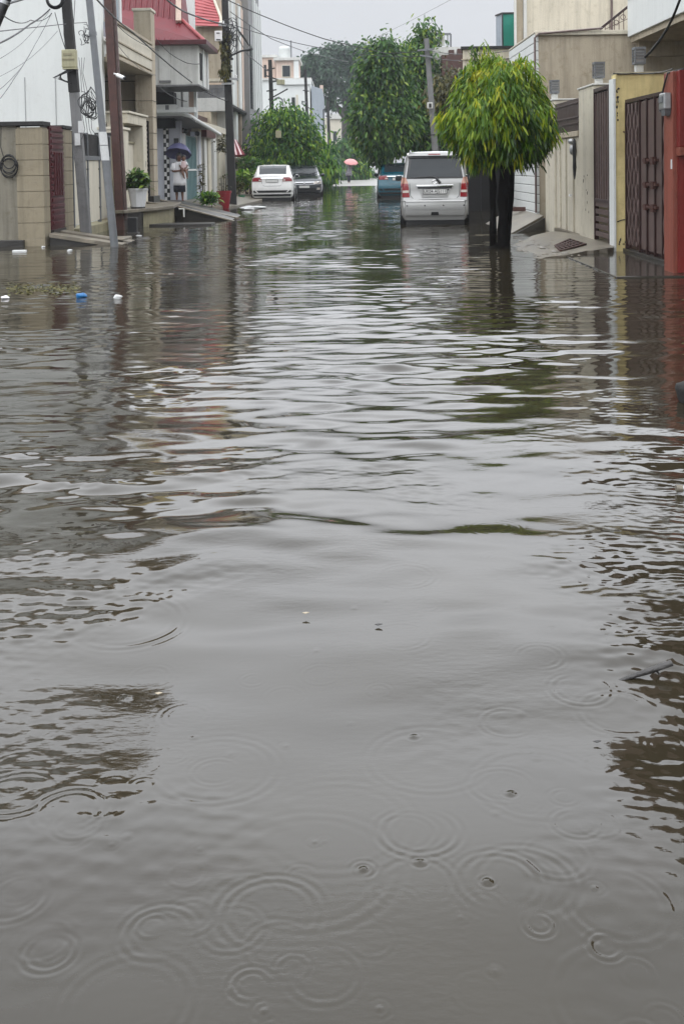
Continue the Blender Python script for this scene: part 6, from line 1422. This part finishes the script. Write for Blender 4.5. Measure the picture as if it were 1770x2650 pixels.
b = MB(); b.box(m_.x - .12, m_.x + .14, m_.y - .095, m_.y + .05, m_.z - .19, m_.z - .165); b.build('bottom_lip', M['box_cream'], t2, bevel=.005)
b = MB()
for i in range(7): b.tube([(m_.x - .03 + .02 * i, m_.y - .03, m_.z - .19), (m_.x - .12 - .03 * i, m_.y - .06, m_.z - .25 - .015 * i), (m_.x - .20 + .03 * i, m_.y - .05, m_.z - .36 - .01 * i), (m_.x + .02, m_.y + .0, m_.z - .45)], .012, 5)
b.build('cable_tails', M['cable'], t2, smooth=60)
def paper(px0, py0, px1, py1, Yp, label):
    p = atY(px0, py0, Yp); q = atY(px1, py1, Yp); b = MB(); b.box(p.x, q.x, Yp - .006, Yp, q.z, p.z); tag(b.build('pasted_notice', M['paper']), label, 'notice', 'paper notices pasted on the poles')
paper(203, 313, 218, 343, 19.08, 'pale paper notice, upper right one on the concrete pole')
paper(194, 345, 209, 376, 19.075, 'pale paper notice, lower left one on the concrete pole')
# B: leaning grey tube pole
a, c = pole_path((299, 643), (228, -40), 17.6)
t = thing('utility_pole', 'slim grey round steel pole with pasted papers, leaning left', 'utility pole', (a.x, a.y, 0))
b = MB(); b.tube([a, a.lerp(c, .45)], .066, 14); b.tube([a.lerp(c, .45), c], .058, 14); b.build('tube', M['steel_grey'], t, smooth=50)
b = MB(); k = a.lerp(c, .82); dd = (c - a).normalized(); b.tube([k - dd * .03, k + dd * .03], .067, 14); b.build('collar', M['steel_grey'], t, smooth=30)
for (y0, y1, nm) in ((330, 363, 'pale paper notice, upper one on the slim round pole'), (365, 402, 'pale paper notice, lower one on the slim round pole')):
    b = MB(); vs = []
    for py in (y0, y1):
        s = (py + 40) / 683.0; cpt = c.lerp(a, s)
        for i in range(9):
            ang = -PI * (.08 + .84 * i / 8); vs.append((cpt.x + .070 * math.cos(ang), cpt.y + .070 * math.sin(ang), cpt.z))
    b.add(vs, [(i, i + 1, 9 + i + 1, 9 + i) for i in range(8)]); tag(b.build('pasted_notice', M['paper'], solid=.003), nm, 'notice', 'paper notices pasted on the poles')
# near pole crossing the top left corner
t = thing('stay_pole', 'thick black leaning pole crossing the top left corner', 'utility pole', tuple(atY(-60, 160, 11)))
p0 = atY(-160, 420, 11.0); p1 = atY(42, -60, 11.2); p0b = p0 + (p0 - p1) * 1.0
k = (p0.z + .15) / (p1.z - p0.z); p0g = p0 - (p1 - p0) * k
b = MB(); b.tube([p0g, p1], .052, 12); b.build('tube', M['black'], t, smooth=50)
b = MB(); m_ = p0.lerp(p1, .86); dd = (p1 - p0).normalized(); b.tube([m_ - dd * .02, m_ + dd * .02], .058, 12); b.build('clamp', M['galv'], t, smooth=40)
# D: black pole in the middle left
a, c = pole_path((603, 537), (580, -60), 34.7)
t = thing('utility_pole', 'black square pole loaded with cables, behind the red plant pot', 'utility pole', (a.x, a.y, 0))
b = MB(); taper(b, a, c, .27, .20); b.build('shaft', M['concrete_dark'], t, bevel=.012)
def arm(t, px0, py0, px1, py1, Yp, w=.06, mk='black', nm='cross_arm'):
    b = MB(); b.bar(atY(px0, py0, Yp), atY(px1, py1, Yp), w, w); return b.build(nm, M[mk], t)
arm(t, 566, 64, 605, 66, 34.5, .08, 'galv'); arm(t, 574, 203, 616, 205, 34.5, .07, 'galv'); arm(t, 574, 217, 606, 216, 34.5, .06, 'galv'); arm(t, 575, 157, 604, 152, 34.5, .07); arm(t, 576, 186, 603, 183, 34.5, .06)
b = MB(); b.tube([atY(594, 150, 34.4), atY(600, 143, 34.2), atY(625, 132, 33.8), atY(650, 127, 33.5)], .035, 8); b.tube([atY(640, 130, 33.6), atY(652, 127, 33.4)], .05, 8); b.build('street_light_arm', M['black'], t, smooth=50)
b = MB()
for px, py in ((570, 60), (578, 58), (598, 60), (604, 62), (611, 198)): q = atY(px, py, 34.5); b.lathe([(.03, -.06), (.045, -.03), (.03, 0), (.045, .03), (.02, .06)], q, 8)
b.build('insulators', M['white_paint'], t, smooth=40)
m_ = atY(566, 93, 34.3); t2 = thing('meter_box', 'white meter box on the black pole behind the red pot', 'meter box', tuple(m_))
b = MB(); b.box(m_.x - .12, m_.x + .12, m_.y - .06, m_.y + .06, m_.z - .17, m_.z + .16); b.build('case', M['white_paint'], t2, bevel=.015)
b = MB(); b.box(m_.x - .06, m_.x + .05, m_.y - .07, m_.y - .061, m_.z + .07, m_.z + .10); b.box(m_.x - .07, m_.x + .07, m_.y - .07, m_.y - .061, m_.z - .14, m_.z - .11); b.build('slots', M['black'], t2)
# cable knot on that pole
t2 = thing('cable_knot', 'tangle of black cables knotted round the black pole top', 'cable tangle', tuple(atY(600, 80, 34.4)))
b = MB(); r_ = random.Random(3)
for i in range(16):
    q = atY(592 + r_.uniform(-4, 16), 62 + r_.uniform(0, 55), 34.35); pts = []; R1, R2 = r_.uniform(.06, .2), r_.uniform(.1, .35); ph = r_.uniform(0, 6)
    for k in range(13): an = ph + 2 * PI * k / 12; pts.append((q.x + R1 * math.cos(an), q.y + .05 * math.sin(2 * an), q.z + R2 * math.sin(an)))
    b.tube(pts, .012, 5)
b.build('loops', M['cable'], t2, smooth=60)
b = MB()
for i in range(9):
    q = atY(604 + i * 2.2, 66 + i * 2, 34.3); e = atY(625 + i * 3, 92 + i * 4, 34.9); b.tube([q, q.lerp(e, .5) + Vector((0, 0, .05)), e], .014, 5)
b.build('strands', M['cable_grey'], t2, smooth=60)
# E, F, G, H poles
a, c = pole_path((710, 420), (699, 155), 58); a.z = 0
t = thing('utility_pole', 'dark pole with many brackets rising out of the bright hedge tree', 'utility pole', (a.x, a.y, 0))
b = MB(); taper(b, Vector((a.x, a.y, -.1)), c, .28, .20); b.build('shaft', M['concrete_dark'], t)
for (x0, y0, x1, y1) in ((685, 183, 712, 176), (690, 196, 735, 212), (700, 213, 722, 208), (690, 236, 716, 232), (695, 258, 745, 230)): arm(t, x0, y0, x1, y1, 57.9, .07)
b = MB(); b.tube([atY(712, 256, 57.8), atY(722, 252, 57.7), atY(731, 258, 57.6), atY(733, 275, 57.6)], .05, 8); b.build('street_light_arm', M['steel_grey'], t, smooth=50)
b = MB(); q = atY(727, 213, 57.8); b.box(q.x - .22, q.x + .22, 57.6, 57.9, q.z - .14, q.z + .14); b.build('transformer_box', M['box_cream'], t, bevel=.02)
q = atY(724, 349, 49.6); b = MB(); b.box(q.x - .13, q.x + .13, 48.6, 48.75, q.z - .17, q.z + .17); b.box(q.x - .03, q.x + .03, 48.75, 49.6, q.z - .05, q.z + .05); tag(b.build('meter_box', M['box_cream'], bevel=.02), 'cream box half buried in the bright hedge tree', 'meter box')
a, c = pole_path((795, 300), (790, 180), 70)
t = thing('utility_pole', 'thin dark pole in front of the white corner house', 'utility pole', (a.x, a.y, 0))
b = MB(); taper(b, Vector((a.x + .1, a.y, -.1)), c, .24, .18); b.build('shaft', M['concrete_dark'], t)
arm(t, 784, 234, 800, 236, 69.9, .07); arm(t, 780, 268, 808, 284, 69.9, .06)
b = MB(); b.tube([atY(792, 265, 69.8), atY(783, 262, 69.7), atY(781, 270, 69.7)], .05, 6); b.build('street_light_arm', M['steel_grey'], t, smooth=50)
a, c = pole_path((856, 470), (848, 262), 84)
t = thing('utility_pole', 'thin dark far pole standing left of the great misty tree', 'utility pole', (a.x, a.y, 0))
b = MB(); taper(b, Vector((a.x, a.y, -.1)), c, .30, .22); b.build('shaft', M['concrete_dark'], t)
arm(t, 836, 284, 852, 283, 83.9, .09); arm(t, 842, 300, 858, 304, 83.9, .08); arm(t, 837, 284, 838, 340, 83.9, .09, 'black', 'drop_bracket')
a, c = pole_path((1136, 480), (1103, 100), 38.5)
t = thing('utility_pole', 'grey concrete pole leaning between the two tallest drooping trees', 'utility pole', (a.x, a.y, 0))
b = MB(); taper(b, a, c, .24, .17); b.build('shaft', M['concrete'], t, bevel=.01)
arm(t, 1080, 131, 1122, 127, 38.3, .07, 'steel_grey'); arm(t, 1086, 143, 1120, 148, 38.3, .06, 'steel_grey')
b = MB(); q = a.lerp(c, .42); dd = (c - a).normalized(); b.bar(q - dd * .02, q + dd * .02, .25, .22, up=(0, 1, 0)); b.build('band', M['concrete_dark'], t)
m_ = atY(1112, 273, 38.2); t2 = thing('meter_box', 'small pale box on the grey pole between the drooping trees', 'meter box', tuple(m_))
b = MB(); b.box(m_.x - .10, m_.x + .10, m_.y - .06, m_.y + .05, m_.z - .11, m_.z + .11); b.build('case', M['offwhite'], t2, bevel=.012)
b = MB(); b.box(m_.x - .04, m_.x + .05, m_.y - .07, m_.y - .061, m_.z - .08, m_.z + .07); b.build('meter_window', M['black'], t2)
# ================================================================== CABLES
GRP = 'overhead cables'
def wire(label, pts, r=.011, sag=0.0, mk='cable', n=14):
    """pts: (px, py, depth) anchors; each span sags"""
    V = [atY(*p) for p in pts]; path = []
    for i in range(len(V) - 1):
        for k in range(n + (i == len(V) - 2)):
            s = k / n; p = V[i].lerp(V[i + 1], s); p.z -= sag * 4 * s * (1 - s); path.append(p)
    b = MB(); b.tube(path, r, 6); tag(b.build('overhead_cable', M[mk], smooth=60), label, 'cable', GRP)
wire('black cable sagging across the beige balcony to the black pole', [(235, -20, 17.6), (345, 84, 23.5), (512, 224, 32), (590, 262, 34.5)], .016, .05)
wire('thick black cable above the red mansard roof to the black pole', [(420, -12, 24), (484, 33, 28), (590, 64, 34.4)], .022, .04)
wire('long black cable from the black pole top to the grey pole at right', [(590, 0, 34.4), (700, 49, 35.5), (837, 100, 37), (1000, 138, 38), (1100, 131, 38.3)], .016, .02)
wire('thin dark cable, middle one crossing the sky gap', [(600, 62, 34.4), (692, 92, 36), (819, 122, 38), (960, 143, 38.5), (1095, 146, 38.3)], .012, .02)
wire('thin dark cable, lowest one falling across the sky gap', [(596, 30, 34.4), (702, 100, 40), (804, 138, 48), (900, 160, 55)], .014, .02)
wire('hair thin diagonal wire in the open sky above the trees', [(930, 118, 38), (1060, 55, 30), (1180, -8, 24)], .004, .0, 'cable_grey')
wire('upper cable from the grey pole to the white grooved corner', [(1105, 129, 38.3), (1210, 140, 32), (1362, 122, 24)], .011, .05)
wire('lower cable from the grey pole to the white grooved corner', [(1105, 147, 38.3), (1210, 156, 32), (1358, 143, 24)], .011, .05)
wire('short slanting cable from the black pole down to bracketed pole', [(612, 88, 34.6), (640, 140, 44), (697, 186, 57.8)], .018, .02)
wire('black service cable drooping in front of the white bay', [(405, 100, 28), (440, 138, 30), (484, 163, 30.5), (520, 165, 31)], .010, .02)
wire('grey service cable under the dark bay soffit', [(415, 226, 29), (450, 250, 31), (485, 262, 33)], .014, .03, 'cable_grey')
wire('thin cable along the moulding of the beige balcony', [(300, 60, 22.4), (350, 102, 24.5), (412, 130, 28)], .008, .03)
wire('second thin cable sagging over the beige balcony', [(298, 105, 22.4), (350, 165, 24), (404, 195, 26)], .006, .04, 'cable_grey')
wire('black cable from the cable coil down to the left frame edge', [(130, 24, 18.9), (80, 62, 17), (0, 112, 14), (-60, 150, 12)], .013, .02)
wire('upper slack cable between corner pole and concrete pole', [(10, 40, 11.1), (80, 52, 15), (135, 35, 18.9)], .007, .06)
wire('cable running level from left edge to the concrete pole', [(-20, 83, 12), (80, 72, 15), (172, 62, 19)], .007, .0)
wire('black cable from the corner pole to the top edge', [(25, 8, 11.1), (70, -5, 12)], .014, .0)
wire('thin slanting service wire, steepest of the fan on white wall', [(134, 34, 18.9), (92, 115, 16), (40, 200, 14), (-20, 280, 12)], .006, .02, 'cable_grey')
wire('thin slanting service wire with a clip knot on white wall', [(132, 40, 18.9), (60, 170, 16), (0, 232, 14), (-20, 255, 13.5)], .005, .02, 'cable_grey')
wire('faint upper service wire of the fan on white wall', [(128, 30, 18.9), (60, 110, 16), (-15, 160, 14)], .004, .02, 'cable_grey')
wire('faint lower service wire of the fan on white wall', [(150, 80, 18.9), (80, 150, 17), (-15, 205, 14)], .004, .02, 'cable_grey')
wire('loose wire dropping to the junction box from above', [(143, 32, 18.9), (158, 90, 18.95), (170, 126, 19)], .007, .0)
wire('loose pair wire dropping beside the junction box', [(165, 50, 18.9), (166, 90, 18.95), (172, 126, 19)], .005, .0, 'cable_grey')
wire('wire from pole top to the slim round pole, looping between them', [(195, 0, 19), (192, 60, 18.8), (225, 58, 17.8), (232, 80, 17.7)], .006, .0)
wire('black hanging cable crossing the white balcony on the right', [(1765, -20, 14.5), (1725, 75, 15), (1668, 148, 15.4)], .020, .03)
wire('thin black cable clinging along the yellow wall top to red pillar', [(1585, 190, 15.05), (1640, 190, 15.05), (1700, 188, 14.6), (1740, 178, 12.4)], .009, .01)
wire('twin thin wire high over the street, left of the great tree', [(765, -15, 50), (830, 30, 52), (990, 90, 60)], .004, .0, 'cable_grey') if False else None
# cable coil at the concrete pole top and tangle between the two leaning poles
c = atY(143, 2, 18.9); t = thing('cable_coil', 'thick black coil of spare cable hung beside the concrete pole top', 'cable coil', tuple(c))
b = MB()
for k in range(4):
    R1 = .125 + .012 * k; b.tube([(c.x + R1 * math.cos(q), c.y + .01 * k, c.z + .03 + R1 * 1.05 * math.sin(q)) for q in [2 * PI * i / 22 for i in range(23)]], .014, 6)
b.build('loops', M['cable'], t, smooth=60)
b = MB(); b.tube([(c.x + .12, c.y, c.z), (c.x + .2, c.y + .1, c.z + .12), (c.x + .25, c.y + .2, c.z + .3)], .012, 6); b.build('tail', M['cable'], t)
for (cx_, cy_, lab, sc, n_) in ((228, 268, 'knotted bunch of thin cables between the two leaning poles', 1.0, 14), (224, 92, 'loose loop of thin wire on the slim round pole', .6, 5)):
    c = atY(cx_, cy_, 18.2); t = thing('cable_tangle', lab, 'cable tangle', tuple(c)); b = MB(); r_ = random.Random(cx_)
    for i in range(n_):
        R1 = r_.uniform(.05, .12) * sc; R2 = r_.uniform(.08, .22) * sc; ph = r_.uniform(0, 6); ox = r_.uniform(-.07, .07); oz = r_.uniform(-.12, .12)
        b.tube([(c.x + ox + R1 * math.cos(ph + q) + .02 * math.sin(3 * q), c.y + .03 * math.sin(q * 2 + i), c.z + oz + R2 * math.sin(ph + q * .93)) for q in [2 * PI * k / 16 for k in range(17)]], .0055 * (1 if i % 3 else 1.7), 5)
    b.build('loops', M['cable'], t, smooth=60)
    if sc == 1.0:
        for i in range(4): b = MB(); b.tube([(c.x - .1 + .05 * i, c.y, c.z - .2), (c.x - .06 + .04 * i, c.y, c.z - .45), (c.x - .12 + .10 * i, c.y, c.z - .62)], .005, 5); b.build('loose_end', M['cable'], t)
        for i in range(3): b = MB(); b.tube([(c.x - .05 * i, c.y, c.z + .2), (c.x - .12 - .02 * i, c.y + .2, c.z + .55), (c.x - .16 - .05 * i, c.y + .5, c.z + .85)], .005, 5); b.build('loose_end', M['cable'], t)
# ================================================================== FLOATING THINGS
def lump(name, label, cat, p, r, mt, seed=1, flat=.6):
    me = MB(); me.ell((0, 0, 0), (1, 1, 1), 14, 9); r_ = random.Random(seed); f = [r_.uniform(0, 6) for _ in range(6)]
    vs = []
    for x, y, z in me.v:
        k = 1 + .16 * math.sin(3 * x + f[0]) * math.cos(4 * y + f[1]) + .12 * math.sin(5 * z + f[2] + 2 * x); vs.append((p[0] + r[0] * x * k, p[1] + r[1] * y * k, p[2] + r[2] * z * k))
    me.v = vs; return tag(me.build(name, mt, smooth=70), label, cat)
BLUE = mat('blue_plastic_bag', (0.01, 0.14, 0.36), rough=.3, var=.3, scale=20)
p = atZ(211, 770); lump('crumpled_bag', 'small crumpled blue plastic bag floating on left water', 'litter', (p.x, p.y, .018), (.055, .05, .034), BLUE, 2)
p = atZ(306, 773); lump('crumpled_bag', 'small off-white crumpled litter floating right of the blue bag', 'litter', (p.x, p.y, .015), (.045, .04, .026), M['paper'], 5)
p = atZ(15, 773); lump('crumpled_bag', 'small white litter floating at the left frame edge', 'litter', (p.x, p.y, .012), (.042, .04, .02), M['cloth_white'], 8)
p = atZ(52, 652); b = MB(); b.box(p.x - .11, p.x + .11, p.y - .04, p.y + .04, -.01, .03); tag(b.build('foam_piece', M['paper'], bevel=.01), 'white foam strip floating at the foot of the tiled pillar', 'litter')
for i, (px, py, lab, rx) in enumerate(((113, 640, 'tiny white scrap floating beside the tiled pillar base', .03), (182, 649, 'tiny pale scrap floating left of the concrete pole footing', .04), (360, 611, 'pale scrap floating at the stub post', .06))):
    p = atZ(px, py); lump('floating_scrap', lab, 'litter', (p.x, p.y, .008), (rx, .04, .014), M['paper'], 20 + i)
p = atZ(640, 543); lump('sack', 'white plastic sack lying at the waterline by the black pole', 'sack', (p.x, p.y, .05), (.22, .3, .07), M['paper'], 31)
p = atZ(665, 540); lump('sack', 'flat white sheet of plastic at the waterline before the sedan', 'sack', (p.x, p.y + .3, .03), (.26, .5, .045), M['paper'], 33)
kp = [(-3.9, 33.0, .06), (-3.55, 34.2, .06), (-3.2, 40, .06), (-3.7, 46, .10), (-5.2, 46, .18), (-5.2, 30.5, .30), (-4.6, 31.0, .22)]
b = MB(); b.add(kp + [(x, y, -.2) for x, y, z in kp], [tuple(range(7)), tuple(range(7, 14))[::-1]] + [(i, (i + 1) % 7, 7 + (i + 1) % 7, 7 + i) for i in range(7)]); tag(b.build('kerb', M['wet_slab']), kind='structure')
p = atZ(609, 540); q = atY(608, 520, 35.2); b = MB(); b.box(q.x - .05, q.x + .05, 35.1, 35.25, -.1, q.z + .1); tag(b.build('marker_stone', M['offwhite'], bevel=.01), 'small white marker stone right of the black pole foot', 'stone')
for i, (px, py, lab) in enumerate(((398, 2128, 'small dark leaf floating at lower left, alone on the grey water'), (980, 1617, 'dark leaf floating in the middle of the grey water'), (1545, 1920, 'small curled dark leaf floating below the stick'), (792, 1587, 'pale leaf scrap floating just left of the middle of the water'), (412, 1795, 'straw coloured scrap floating left of the middle'), (1130, 1135, 'tiny white scrap on the bright middle of the water'))):
    p = atZ(px, py); s_ = .0055 * (p.y / 2.2) ** .8; b = MB()
    b.add([(p.x - s_ * 1.6, p.y, .0015), (p.x - s_ * .3, p.y - s_ * .8, .001), (p.x + s_ * 1.5, p.y - s_ * .2, .003), (p.x, p.y + s_ * .7, .0015)], [(0, 1, 2, 3)])
    tag(b.build('floating_leaf', M['wood'] if i < 3 else M['beige'], solid=.0015), lab, 'leaf', 'leaves and scraps floating on the water')
# floating weed scum
n = 420; pts = np.array([tuple(atZ(20 + 185 * nrg.random(), 750 + nrg.normal(0, 7) - 6 * (nrg.random() > .7))) for _ in range(n)]); pts[:, 2] = .006 + .008 * nrg.random(n)
w_ = leaf_mesh('floating_weed', LF['brownish'], pts, unit(n) * np.array([1, 1, .15]), np.tile(np.array([[0, 0, 1.0]]), (n, 1)) + unit(n) * .2, nrg.uniform(.02, .06, n), nrg.uniform(.01, .025, n), np.clip(nrg.normal(.6, .3, n), 0, 1))
tag(w_, kind='stuff')
# stick poking out of the water
p = atZ(1600, 1757); q = atY(1737, 1716, p.y + .02)
t = thing('driftwood_stick', 'dark wet split stick poking out of the water at right', 'stick', tuple(p))
a = Vector(p) + Vector((-.004, 0, -.006)); e = Vector((q.x, q.y, q.z))
b = MB(); pts = [a.lerp(e, s) for s in (0, .18, .4, .62, .82, 1.0)]; b.tube(pts, [.0022, .0052, .0068, .0078, .0088, .0080], 9); 
rr_ = random.Random(4); b.v = [(x + rr_.uniform(-.0009, .0009), y + rr_.uniform(-.0009, .0009), z + rr_.uniform(-.0012, .0012)) for x, y, z in b.v]
b.build('stick', M['wood'], t, smooth=50)
b = MB(); k = a.lerp(e, .72); b.tube([k + Vector((0, 0, -.006)), k + Vector((.008, .004, -.018))], [.004, .002], 6); b.build('twig_stub', M['wood'], t, smooth=50)
# round stone and pale bottle at the right frame edge
p = atZ(1784, 1038); lump('round_stone', 'dark round stone half out of the water at right edge', 'stone', (p.x, p.y, .05), (.075, .075, .075), M['concrete_dark'], 41)
p = atZ(1778, 1272); t = thing('plastic_bottle', 'pale clear plastic bottle floating at the right frame edge', 'bottle', tuple(p))
b = MB(); b.tube([(p.x - .02, p.y, .012), (p.x + .02, p.y, .012), (p.x + .05, p.y, .018), (p.x + .2, p.y + .03, .018)], [.011, .013, .03, .031], 12); b.build('bottle_body', M['galv'], t, smooth=50)
b = MB(); b.tube([(p.x - .045, p.y, .012), (p.x - .021, p.y, .012)], .015, 10); b.build('cap', M['wet_slab'], t, smooth=40)
# ================================================================== haze of the rain
hz = MB(); hz.box(-60, 60, -6, 150, -1.3, 22)
m = bpy.data.materials.new('rain_haze'); m.use_nodes = True; nt = m.node_tree; nt.nodes.clear()
o_ = nt.nodes.new('ShaderNodeOutputMaterial'); v_ = nt.nodes.new('ShaderNodeVolumePrincipled'); v_.inputs['Density'].default_value = HAZE; v_.inputs['Color'].default_value = (.86, .90, .95, 1); v_.inputs['Anisotropy'].default_value = 0.3
nt.links.new(v_.outputs[0], o_.inputs['Volume'])
if HAZE > 0: tag(hz.build('haze', m), kind='stuff')
S.cycles.max_bounces = 8; S.cycles.volume_bounces = 1; S.cycles.transparent_max_bounces = 6
S.cycles.use_denoising = True
